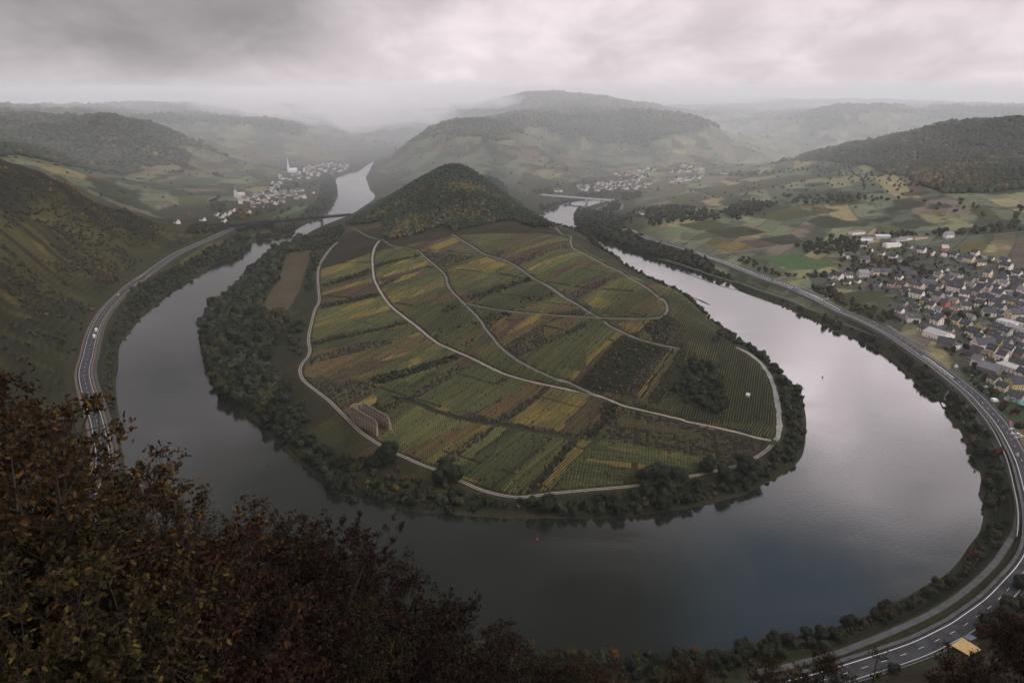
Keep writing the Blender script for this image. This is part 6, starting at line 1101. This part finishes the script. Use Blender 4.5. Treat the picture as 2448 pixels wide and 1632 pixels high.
# small white hut in the eastern vines
X, Y = hit(*px('H', [(1640, 1335)])[0]); hu = empty('vineyard_hut', (X, Y, float(lookup(X, Y))), .9); hu.scale = (.7, .7, .8)
o = MB().box(-2.5, 2.5, -2, 2, -.5, 2.4).obj('wall', [M_WALL], hu); o.color = (.55, .53, .5, 1)
o = MB().add([(-2.8, -2.4, 2.3), (2.8, -2.4, 2.3), (2.8, 2.4, 2.3), (-2.8, 2.4, 2.3), (0, -2.4, 4.6), (0, 2.4, 4.6)], [(0, 1, 4), (1, 2, 5, 4), (2, 3, 5), (3, 0, 4, 5), (3, 2, 1, 0)]).obj('roof', [M_ROOF], hu); o.color = (.45, .46, .5, 1)
tag(hu, 'tiny hut with a bright pointed roof among the eastern vines', 'hut')
# ---------------------------------------------------------------- bridges
def lerp3(a, b, t): return tuple(a[i] + (b[i] - a[i]) * t for i in range(3))
M_STEEL = mat('bridge_steel', (.018, .022, .024), .9, .1, 1, .05)
rb = empty('railway_bridge', (-483, 1437, 0), math.atan2(46, 71)); 
MB().box(-260, 150, -3, 3, 19.4, 20.9).obj('deck', [M_STEEL], rb)
for s in (-3.4, 3.0):
    MB().box(-260, 150, s + .003, s + .397, 16.4, 20.3).obj('plate', [M_STEEL], rb)
    b = MB().box(-260, 150, s, s + .4, 21.6, 22.0); n_ = 82
    for i in range(n_): x = -260 + i * 5; b.box(x, x + .3, s + .05, s + .35, 19.4, 21.6); b.tube((x + .2, s + .2, 19.4), (x + 5, s + .2, 21.6), .12, .12, 4)
    b.obj('girder', [M_STEEL], rb)
for x in (-210, -150, -95, 0, 84): MB().box(x - 1.9, x + 1.9, -3.4, 3.4, -3, 16.39).box(x - 2.5, x + 2.5, -4, 4, -3, 3).obj('pier', [mat('bridge_stone', (.07, .06, .055), .9, .2, .5) if x == -210 else bpy.data.materials['bridge_stone']], rb)
tag(rb, 'dark steel railway bridge on stone piers crossing the river bend', 'bridge')
p0, p1 = at_z(*px('S', [(250, 405)])[0], 12), at_z(*px('S', [(1020, 465)])[0], 12); Lb = math.dist(p0[:2], p1[:2]); fb_ = empty('road_bridge', (p0[0], p0[1], 0), math.atan2(p1[1] - p0[1], p1[0] - p0[0]))
MB().box(-20, Lb, -5.5, 5.5, 10.2, 12).obj('deck', [M_CONC], fb_); MB().box(-20, Lb, 5.3, 5.6, 12.003, 13).obj('parapet', [M_CONC], fb_); MB().box(-20, Lb, -5.6, -5.3, 12.003, 13).obj('parapet', [M_CONC], fb_)
for k in range(4): x = Lb * (k + .6) / 4.2; MB().box(x - 1.2, x + 1.2, -4.5, 4.5, -3, 10.19).obj('pier', [M_CONC], fb_)
tag(fb_, 'pale concrete road bridge with level deck before the far white village', 'bridge')
# long narrow spit of stones with weeds in the right reach
SPX = smooth([(*at_z(x, y, 0)[:2], 0) for x, y in px('H', [(735, 338), (850, 388), (960, 425), (1040, 465), (1150, 520), (1240, 560), (1330, 600)])], 5); n_ = len(SPX)
wv = 1.8 + 1.6 * np.abs(np.sin(np.arange(n_) * .7)) * np.linspace(.6, 1, n_); V = []
Lf, Rt = SPX.copy(), SPX.copy()
for i in range(n_): A_ = offs(SPX, -wv[i])[i]; B_ = offs(SPX, wv[i])[i]; V += [(A_[0], A_[1], -.6), (A_[0] * .6 + B_[0] * .4, A_[1] * .6 + B_[1] * .4, .8 + .4 * math.sin(i)), (B_[0], B_[1], -.6)]
F = [];
for i in range(n_ - 1): k = i * 3; F += [(k, k + 1, k + 4, k + 3), (k + 1, k + 2, k + 5, k + 4)]
F += [(0, 2, 1), (len(V) - 3, len(V) - 2, len(V) - 1)]
tag(mk('stone_groyne', V, F, mat('groyne_stone', (.06, .058, .04), .95, .4, .6)), 'low dark stone groyne running out into the bright right reach', 'groyne')
# retaining wall and parapet under the right road
def wallstrip(P, o, th, z0, z1, name, m, parent=None):
    A_ = offs(P, o); B_ = offs(P, o + th); n_ = len(P); V = np.empty((n_ * 4, 3)); V[0::4] = A_; V[1::4] = B_; V[2::4] = B_; V[3::4] = A_; V[0::4, 2] = V[1::4, 2] = z0; V[2::4, 2] = V[3::4, 2] = z1
    i = np.arange(n_ - 1)[:, None] * 4; return mk(name, V, np.vstack([i + [0, 1, 5, 4], i + [1, 2, 6, 5], i + [2, 3, 7, 6], i + [3, 0, 4, 7]]), m, parent)
M_DCONC = mat('shaded_concrete', (.075, .078, .072), .9, .3, .3)  # darker than the parapet: the wall's shadow side is put into its colour
PW = RROAD[70:420]
rw = empty('retaining_wall'); wallstrip(PW, -10.3, .5, 2.0, 12.1, 'wall', M_DCONC, rw); wallstrip(PW, -10.4, .45, 12.104, 12.9, 'parapet', M_CONC, rw); tag(rw, 'long concrete retaining wall with pale parapet below the curving main road', 'wall')
for P, o, lab in ((RROAD[20:380], 6.3, 'long steel guard rail on the village side of the curving main road'), (LROAD, -6.1, 'steel guard rail between the left bank road and the steep slope')):
    g = empty('guard_rail'); P = resamp(P, 4); z0 = float(P[0][2]); wallstrip(P, o, .08, z0 + .45, z0 + .78, 'rail', mat('galvanised_steel', (.3, .31, .32), .5, metal=.5) if o > 0 else bpy.data.materials['galvanised_steel'], g); A_ = offs(P, o + .14); b = MB()
    for q in A_: b.box(q[0] - .06, q[0] + .06, q[1] - .06, q[1] + .06, z0 - .3, z0 + .8)
    b.obj('posts', [M_DARK], g)['kind'] = 'stuff'; tag(g, lab, 'guard rail')
# jetty
X, Y, _z = at_z(*px('M', [(1525, 500)])[0], 1); jt = empty('jetty', (X, Y, 0), math.radians(70)); MB().box(-5, 4, -1.3, 1.3, .8, 1.1).obj('deck', [mat('jetty_planks', (.6, .6, .6), .7)], jt)
for x in (-4.5, -1.5, 1.5): MB().tube((x, 0, -2), (x, 0, .79), .18, .18).obj('post', [M_DARK], jt)
tag(jt, 'small white boat jetty at the end of the footpath', 'jetty')
# buoys
for fr, x, y, lab in [('L', 247, 990, 'small red channel buoy off the tip of the loop'), ('M', 285, 218, 'dark channel buoy in the bright right reach'), ('K', 118, 612, 'dark channel buoy in the shaded left reach'), ('M', 1847, 1180, 'small dark buoy close to the right bank')]:
    X, Y, _z = at_z(*px(fr, [(x, y)])[0], .5); bo = empty('channel_buoy', (X, Y, 0)); MB().tube((0, 0, -.6), (0, 0, .5), .9, .8, 10).obj('float', [M_DARK if 'dark' in lab else mat('buoy_red', (.4, .05, .03), .5)], bo)
    MB().tube((0, 0, .5), (0, 0, 2.6), .35, .08, 8).obj('marker', [M_DARK], bo); tag(bo, lab, 'buoy', 'channel buoys')
# ---------------------------------------------------------------- vehicles
def tapered(b, x0, x1, w0, z0, x2, x3, w1, z1, m=0): return b.add([(x0, -w0, z0), (x1, -w0, z0), (x1, w0, z0), (x0, w0, z0), (x2, -w1, z1), (x3, -w1, z1), (x3, w1, z1), (x2, w1, z1)], [(3, 2, 1, 0), (4, 5, 6, 7), (0, 1, 5, 4), (1, 2, 6, 5), (2, 3, 7, 6), (3, 0, 4, 7)], m)
_b = MB(); tapered(_b, -2.15, 2.15, .86, .32, -2.1, 2.1, .88, .72); tapered(_b, -2.1, 2.1, .88, .72, -2.0, 1.95, .82, .95); _b.box(-1.25, .45, -.6, .6, 1.43, 1.47); CARB = mesh_of(_b, 'body', [M_CAR])
CARC = mesh_of(tapered(MB(), -1.85, 1.15, .78, .95, -1.3, .5, .62, 1.43), 'cabin', [M_GLASS]); WHEEL = mesh_of(MB().tube((0, -.11, 0), (0, .11, 0), .33, .33, 14), 'wheel', [M_TYRE]); HLT = mesh_of(MB().box(0, .05, -.15, .15, -.07, .07), 'headlight', [M_FRAME])
_b = MB(); tapered(_b, -3.1, 2.1, 1.05, .45, -3.1, 2.0, 1.08, 1.3); tapered(_b, -3.1, 1.9, 1.08, 1.3, -3.05, 1.2, 1.0, 2.9); tapered(_b, 1.9, 3.0, 1.0, .45, 1.9, 2.9, .95, 1.25); VANB = mesh_of(_b, 'body', [M_CAR]); VANC = mesh_of(tapered(MB(), 1.75, 2.55, .92, 1.26, 1.5, 1.9, .85, 2.1), 'windscreen', [M_GLASS])
def vehicle(kind, loc, rz, col, label, group):
    r = empty(kind, loc, rz)
    if kind == 'camper_van':
        put(VANB, 'body', r, color=col); put(VANC, 'windscreen', r); wx, wy = 2.0, .95
    else: put(CARB, 'body', r, color=col); put(CARC, 'cabin', r); wx, wy = 1.35, .78
    for x in (-wx, wx):
        for y in (-wy, wy): put(WHEEL, 'wheel', r, (x, y, .33))
    for y in (-.6, .6): put(HLT, 'headlight', r, (2.16 if kind != 'camper_van' else 3.0, y, .62 if kind != 'camper_van' else .8))
    return tag(r, label, 'van' if kind == 'camper_van' else 'car', group)
def on_road(P, fr, x, y, o):
    X, Y, z = at_z(*px(fr, [(x, y)])[0], P[0][2]); d, q = polydist(np.array([X]), np.array([Y]), P); i = int(q[0]); i = min(max(i, 1), len(P) - 2); t = P[i + 1] - P[i - 1]; a = math.atan2(t[1], t[0]); A_ = offs(P, o)[i]; return (A_[0], A_[1], P[i][2] + .02), a
for x, y in ((772, 468), (763, 518)): l, a = on_road(LROAD, 'E', x, y, 2.2); vehicle('camper_van', l, a + math.pi, (.75, .75, .75), 'white camper van %s on the left bank road' % ('leading' if y > 500 else 'following'), 'camper vans on the left bank road')
for x, y, c, cn, o in [(955, 186, (.7, .7, .7), 'white car at the start of the road curve on the left bank', -2.2), (995, 182, (.03, .03, .035), 'dark car behind the white one on the left bank road', 2.2), (1025, 160, (.05, .05, .06), 'second dark car following on the left bank road', 2.2)]:
    l, a = on_road(LROAD, 'E', x, y, o); vehicle('car', l, a, c, cn, 'cars on the left bank road')
l, a = on_road(RROAD, 'M', 2262, 1018, -1.9); vehicle('car', l, a, (.30, .32, .34), 'silver grey car driving the right bank road by the wall', 'cars on the right bank road')
for x, y, c, cn, o in [(915, 92, (.03, .03, .03), 'dark car far up the right bank road', 2), (975, 112, (.04, .04, .04), 'dark car following far up the right bank road', 2), (1420, 260, (.6, .6, .6), 'pale car passing the green pitch on the main road', -2), (1690, 360, (.03, .03, .035), 'dark car before the village junction', 2), (1810, 403, (.04, .05, .07), 'dark blue car at the village junction', -2)]:
    l, a = on_road(RROAD, 'H', x, y, o); vehicle('car', l, a, c, cn, 'cars on the right bank road')
PK = [(1005, 968, (.42, .05, .04), 'red'), (1010, 995, (.4, .06, .04), 'second red'), (1015, 1025, (.06, .12, .3), 'blue'), (1020, 1062, (.7, .7, .7), 'white'), (1035, 1130, (.65, .65, .65), 'pale grey'), (1110, 1135, (.7, .7, .7), 'white'), (1160, 1170, (.6, .6, .62), 'silver'), (1090, 1190, (.5, .5, .5), 'grey'),
      (225, 150, (.7, .7, .7), 'white'), (228, 172, (.65, .65, .65), 'pale'), (465, 282, (.7, .7, .7), 'white'), (478, 345, (.6, .6, .6), 'silver'), (450, 372, (.05, .05, .06), 'black'), (455, 402, (.7, .7, .7), 'white'), (655, 458, (.7, .7, .7), 'white'), (712, 532, (.6, .6, .6), 'silver'), (872, 742, (.7, .7, .7), 'white'), (1060, 850, (.5, .15, .04), 'orange'), (1180, 1040, (.3, .05, .05), 'dark red')]
PLC = ['in the riverside car park beside the road', 'under the trees beside the road bend', 'in front of the dark stone block', 'beside the yellowing trees']
for i, (x, y, c, cn) in enumerate(PK):
    X, Y = hit(*px('U', [(x, y)])[0]); z = float(lookup(X, Y)) + .05; vehicle('parked_car', (X, Y, z), math.radians(20 + (i % 3) * 2), c, '%s car parked %s' % (cn, 'in the riverside car park' + (' near its orange awning' if y < 900 else ' on its lower side by the trees' if y > 1100 else '') if x > 800 else 'in front of the dark stone block' if y > 250 else 'beside the lane under the trees'), 'cars parked by the village')
for x, y in ((770, 650), (790, 665)): X, Y = hit(*px('U', [(x, y)])[0]); vehicle('camper_van', (X, Y, float(lookup(X, Y)) + .05), math.radians(10), (.75, .75, .75), 'white camper van parked %s beside the riverside trees' % ('behind' if y < 660 else 'in front'), 'camper vans parked by the village')
# shelter with a yellow roof and its grey neighbour beside the road
def roof_shed(corn, zr, colr, name, label, hgt):
    P = [at_z(*px('Y', [c])[0], zr) for c in corn]; c = np.mean(np.array(P), 0); s = empty(name, (c[0], c[1], zr - hgt))
    Q = [(p[0] - c[0], p[1] - c[1]) for p in P]; b = MB(); b.prism(Q, hgt - .18, hgt); o = b.obj('roof', [M_ROOF], s); o.color = (*colr, 1)
    for q in Q: MB().tube((q[0] * .92, q[1] * .92, -1), (q[0] * .92, q[1] * .92, hgt - .181), .14, .14).obj('post', [M_DARK], s)
    return tag(s, label, 'shelter')
roof_shed([(970, 715), (1320, 920), (1550, 800), (1200, 580)], 13, (.42, .29, .12), 'roofed_shelter', 'open shelter with a tan yellow roof below the road edge', 3.4)
roof_shed([(1200, 560), (1350, 635), (1470, 580), (1310, 500)], 13, (.10, .12, .15), 'roofed_shelter', 'small grey roofed shelter touching the yellow one', 3.0)
# round teal canopy in the village edge
X, Y = hit(*px('U', [(1190, 740)])[0]); tc_ = empty('round_canopy', (X, Y, float(lookup(X, Y)))); vv = [(0, 0, 4.6)] + [(4.2 * math.cos(k * math.pi / 6), 4.2 * math.sin(k * math.pi / 6), 3.2) for k in range(12)]
mk('canopy', vv + [(x, y, z - .12) for x, y, z in vv], [(0, 1 + k, 1 + (k + 1) % 12) for k in range(12)] + [(13, 14 + (k + 1) % 12, 14 + k) for k in range(12)] + [(1 + k, 14 + k, 14 + (k + 1) % 12, 1 + (k + 1) % 12) for k in range(12)], [mat('teal_cloth', (.05, .3, .24), .6)], tc_); MB().tube((0, 0, -.3), (0, 0, 4.4), .15, .1).obj('pole', [M_DARK], tc_); tag(tc_, 'round teal canopy at the edge of the riverside car park', 'canopy')
# ---------------------------------------------------------------- foreground trees on the cliff top
def oak_crown(seed, nb, ntw, nlf, ls, fill=1.0):
    r = np.random.default_rng(seed); br = MB(); tips = []
    for i in range(nb):
        d = r.normal(size=3); d[2] = abs(d[2]) * .8 - .25; d /= np.linalg.norm(d); R_ = r.uniform(.75, 1.08)
        p = Vector((r.normal() * .08, r.normal() * .08, -.75)); tgt = Vector(d * R_) * fill; mid = p.lerp(tgt, .5) + Vector((r.normal() * .1, r.normal() * .1, -.12)); prev = p; P = []
        for k in range(1, 6):
            t = k / 5; q = p * (1 - t) ** 2 + mid * 2 * t * (1 - t) + tgt * t * t; q = q + Vector(r.normal(size=3)) * .025; br.tube(prev, q, .020 * (1.15 - t) + .003, .020 * (1.0 - t) + .003, 4); P.append(q); prev = q
        for k in range(ntw):
            s = P[1 + int(r.integers(0, 4))]; e = Vector(r.normal(size=3)); e[2] += .3; e.normalize(); e = (e + (s - p).normalized() * .9).normalized() * r.uniform(.12, .3); q = s + e; br.tube(s, q, .006, .003, 3)
            for m_ in range(2):
                w = Vector(r.normal(size=3)).normalized() * r.uniform(.05, .13) + e * .4; br.tube(q, q + w, .003, .0015, 3); tips.append(np.array(q + w)); tips.append(np.array(q + w * .5))
    T = np.array(tips); n = len(T) * nlf; c = np.repeat(T, nlf, 0) + r.normal(size=(n, 3)) * .034
    a = r.normal(size=(n, 3)); a /= np.linalg.norm(a, axis=1)[:, None]; b = np.cross(a, r.normal(size=(n, 3))); b /= np.linalg.norm(b, axis=1)[:, None]; nn = np.cross(a, b); s = (ls * r.uniform(.6, 1.25, n))[:, None]
    shp = [(-1, 0, 0), (-.45, .42, .1), (-.15, .22, 0), (.25, .55, .12), (.45, .2, 0), (1, 0, -.1), (.45, -.2, 0), (.25, -.55, .12), (-.15, -.22, 0), (-.45, -.42, .1)]
    V = np.stack([c + a * s * x + b * s * y + nn * s * z for x, y, z in shp], 1).reshape(-1, 3); k = np.arange(n)[:, None] * 10
    F = np.vstack([k + [0, 1, 9], k + [1, 2, 9], k + [2, 8, 9], k + [2, 3, 8], k + [3, 7, 8], k + [3, 4, 7], k + [4, 6, 7], k + [4, 5, 6]])
    hue = .42 * np.array([(.5, .34, .30), (.95, .62, .45), (1.8, 1.25, .6), (.7, .72, .45), (2.6, 1.8, .7)])[r.choice(5, n, p=[.34, .3, .17, .13, .06])]; cl = .7 + .6 * fbm(c[:, 0] * 10 + 50, c[:, 1] * 10 + c[:, 2] * 7 + 50, 3, 2, seed)
    C = np.repeat(hue * (cl * r.uniform(.6, 1.35, n))[:, None], 10, 0)
    return mesh_of(br, 'branches', [M_TWIG]), mesh_only('leaves', V, F, M_LEAF, C)
M_TWIG = mat('twig_bark', (.022, .018, .015), .9, .3, 3, .1)
OAK = [oak_crown(501, 38, 10, 8, .031), oak_crown(502, 38, 10, 8, .030), oak_crown(503, 48, 11, 8, .026), oak_crown(504, 48, 11, 8, .026), oak_crown(505, 12, 6, 5, .05)]
OKC = {'gold': ((.062, .047, .020), 'golden brown'), 'maroon': ((.026, .015, .012), 'dark maroon'), 'olive': ((.044, .044, .017), 'olive and gold'), 'rust': ((.040, .021, .012), 'rusty')}
FT = [  # px, py of the crown centre, distance, radius, model, colour, words
 (20, 1290, 15, 2.9, 0, 'gold', 'nearest and largest, on the cliff edge before the riverside road'), (-140, 1130, 19, 2.6, 1, 'rust', 'at the cliff edge, hiding the foot of the steep slope'), (330, 1360, 18, 2.5, 1, 'gold', 'over the lower end of the riverside road'), (150, 1540, 13, 2.4, 0, 'olive', 'low on the cliff below the golden one'),
 (565, 1440, 25, 3.0, 2, 'gold', 'above the dark water between golden and maroon neighbours'), (735, 1460, 27, 3.0, 3, 'maroon', 'with a tall leading shoot over the dark water'), (930, 1560, 32, 3.5, 2, 'maroon', 'rounded, reaching furthest over the dark water'), (1085, 1600, 36, 3.0, 3, 'maroon', 'at the outer corner of the cliff thicket'), (1190, 1680, 42, 3.6, 2, 'maroon', 'lowest of the cliff trees before the bank bushes'),
 (420, 1560, 17, 2.8, 1, 'rust', 'in the middle of the cliff thicket'), (660, 1620, 22, 3.0, 3, 'maroon', 'in the dark heart of the cliff thicket'), (800, 1560, 25, 2.0, 2, 'olive', 'small and yellow among the maroon ones'), (880, 1700, 28, 3.4, 3, 'maroon', 'at the bottom of the cliff thicket'), (170, 1680, 14, 2.5, 0, 'olive', 'at the very foot of the view'), (530, 1720, 18, 2.4, 2, 'maroon', 'beside the olive one at the foot of the view'),
 (1420, 1690, 55, 3.2, 3, 'gold', 'below the cliff in front of the near road'), (1330, 1640, 60, 3.0, 3, 'olive', 'between the maroon cliff trees and the near road'), (1640, 1650, 60, 2.6, 3, 'gold', 'before the near end of the curving road'), (1860, 1660, 52, 2.4, 2, 'gold', 'thick with golden leaves before the curving road'), (1980, 1680, 52, 2.6, 2, 'olive', 'below the dashes of the curving road'), (2130, 1690, 50, 2.4, 4, 'gold', 'thin, left of the yellow roofed shelter'),
 (2330, 1680, 48, 3.0, 2, 'rust', 'below the yellow roofed shelter'), (2470, 1560, 50, 2.8, 3, 'rust', 'at the corner beside the yellow roofed shelter'), (2420, 1640, 38, 1.7, 4, 'maroon', 'thin and half bare at the lower corner'), (1975, 1585, 62, 1.2, 2, 'gold', 'slender with few leaves before the road line'), (2100, 1560, 80, 1.0, 4, 'gold', 'slender sapling standing against the road surface'), (870, 1290, 23, 1.15, 4, 'maroon', 'slim sprig rising alone over the water'), (1090, 1450, 34, 1.1, 4, 'maroon', 'short twisted sprig at the water'), (735, 1310, 26, 1.5, 4, 'maroon', 'slender top shoot above the maroon thicket')]
for i, (x, y, t, r_, k, ck, words_) in enumerate(FT):
    u, dy, dz = raydir(x, y); c = Vector((u * t, dy * t, HCAM + dz * t)); gx_, gy_ = (c.x - r_ * 1.2, c.y * .97) if r_ < 1.6 and t < 40 else (c.x * .97, c.y * .95); g = float(lookup(gx_, gy_)) - .3 if not (r_ < 1.6 and t < 40) else c.z - 3.2 * r_
    g = min(g, c.z - r_ * .9); root = empty('oak_tree', (gx_, gy_, g)); br, lf = OAK[k]; rr = random.Random(i + 3); rz = rr.uniform(0, 6.28); off = c - Vector((gx_, gy_, g)); base = np.array(OKC[ck][0]) * rr.uniform(.85, 1.2)
    if i in (26, 27, 28): rz = 1.0
    put(lf, 'leaves', root, tuple(off), rz, tuple(base), (r_, r_, r_ * .95)); put(br, 'branches', root, tuple(off), rz, None, (r_, r_, r_ * .95))
    b = MB(); top = off + Vector((0, 0, -.72 * r_)); m1 = top * .5 + Vector((rr.uniform(-.3, .3), rr.uniform(-.3, .3), 0)) * r_ * .3; w = .05 * r_ + .03; b.tube((0, 0, -.5), m1, w * 1.3, w, 8); b.tube(m1, top, w, w * .6, 8); b.obj('trunk', [M_TWIG], root)
    tag(root, '%s oak %s' % (OKC[ck][1], words_), 'tree', 'oaks on the cliff')
# thicket under the oaks, covering the cliff
r = np.random.default_rng(9); n = 8500; tt = r.uniform(12, 320, n) ** 1.0; aa = r.uniform(-1.15, 1.1, n); x = np.sin(aa) * tt; y = np.cos(aa) * tt; z = lookup(x, y)
slope_ok = (z > 16) & ((z + .8) < HCAM - 4)
X_, Y_, f_ = CX + FPX * x / (y * CP - (z - HCAM) * SP), 0, 0; fdep = y * CP - (z + 2.4 - HCAM) * SP; ypx = CY - FPX * (y * SP + (z + 2.4 - HCAM) * CP) / fdep
xpx = CX + FPX * x / fdep; lim = np.interp(xpx, [-400, 0, 250, 420, 620, 800, 1000, 1200, 1500, 2448, 3000], [900, 960, 1080, 1180, 1260, 1330, 1420, 1560, 1660, 1680, 1700]); k = slope_ok & (ypx > lim)
x, y, z, tt = x[k], y[k], z[k], tt[k]; P = np.stack([x, y, z - .3, np.clip(.5 + tt * .012, .6, 2.4) * r.uniform(.7, 1.4, len(x))], 1)
bc = np.array([(.030, .018, .012), (.045, .025, .013), (.03, .03, .014), (.07, .045, .016)])[r.choice(4, len(x), p=[.4, .25, .25, .1])] * r.uniform(.7, 1.3, (len(x), 1))
leafy('cliff_thicket', P, bc, 15, 'dense brown and olive thicket covering the steep cliff under the oaks', 'thicket', 90)
# people: one on the walkway, two by the ruin
def person(loc, rz, top, legs, label):
    b = MB(); V = []; rings = [(0, .0, .06, .03), (.10, .01, .11, .09)]
    prof = [(.00, .12, .07), (.08, .10, .06), (.45, .13, .08), (.85, .17, .11), (1.05, .16, .10), (1.25, .19, .11), (1.42, .21, .11), (1.50, .12, .08), (1.53, .055, .055), (1.58, .075, .085), (1.66, .085, .10), (1.73, .075, .09), (1.78, .03, .04)]
    n = 12
    for z, a, c in prof:
        for k in range(n): t = 2 * math.pi * k / n; V.append((c * math.cos(t), a * math.sin(t), z))
    F = [(i * n + k, i * n + (k + 1) % n, (i + 1) * n + (k + 1) % n, (i + 1) * n + k) for i in range(len(prof) - 1) for k in range(n)] + [tuple(range(n - 1, -1, -1)), tuple(range((len(prof) - 1) * n, len(prof) * n))]
    mi = [2 if i < 4 else 0 if i < 8 else 1 for i in range(len(prof) - 1) for k in range(n)] + [2, 1]; b.add(V, F); b.m = mi
    for s in (-1, 1): b.tube((0, s * .21, 1.42), (.03, s * .27, 1.1), .05, .042, 8, 0); b.tube((.03, s * .27, 1.1), (.12, s * .25, .84), .042, .03, 8, 0); b.tube((.12, s * .25, .84), (.15, s * .24, .76), .035, .02, 6, 1)
    o = b.obj('person', [mat('jacket', top, .8), M_SKIN, mat('trousers', legs, .8)]); o.location = loc; o.rotation_euler = (0, 0, rz); tag(o, label, 'person')
M_SKIN = mat('skin', (.45, .28, .2), .6)
X, Y, _z = at_z(*px('Y', [(628, 300)])[0], 12.1); person((X, Y, float(lookup(X, Y)) + .3), .5, (.02, .02, .025), (.02, .02, .02), 'person in dark clothes walking on the path beside the curving road')
for x, y, lab in ((735, 1080, 'person in pale clothes standing at the near corner of the ruin'), (875, 1070, 'person in a pale top beside the ruined wall')):
    X, Y = hit(*px('P', [(x, y)])[0]); person((X, Y, float(lookup(X, Y))), 1, (.6, .58, .55), (.3, .3, .3) if x < 800 else (.05, .05, .08), lab)
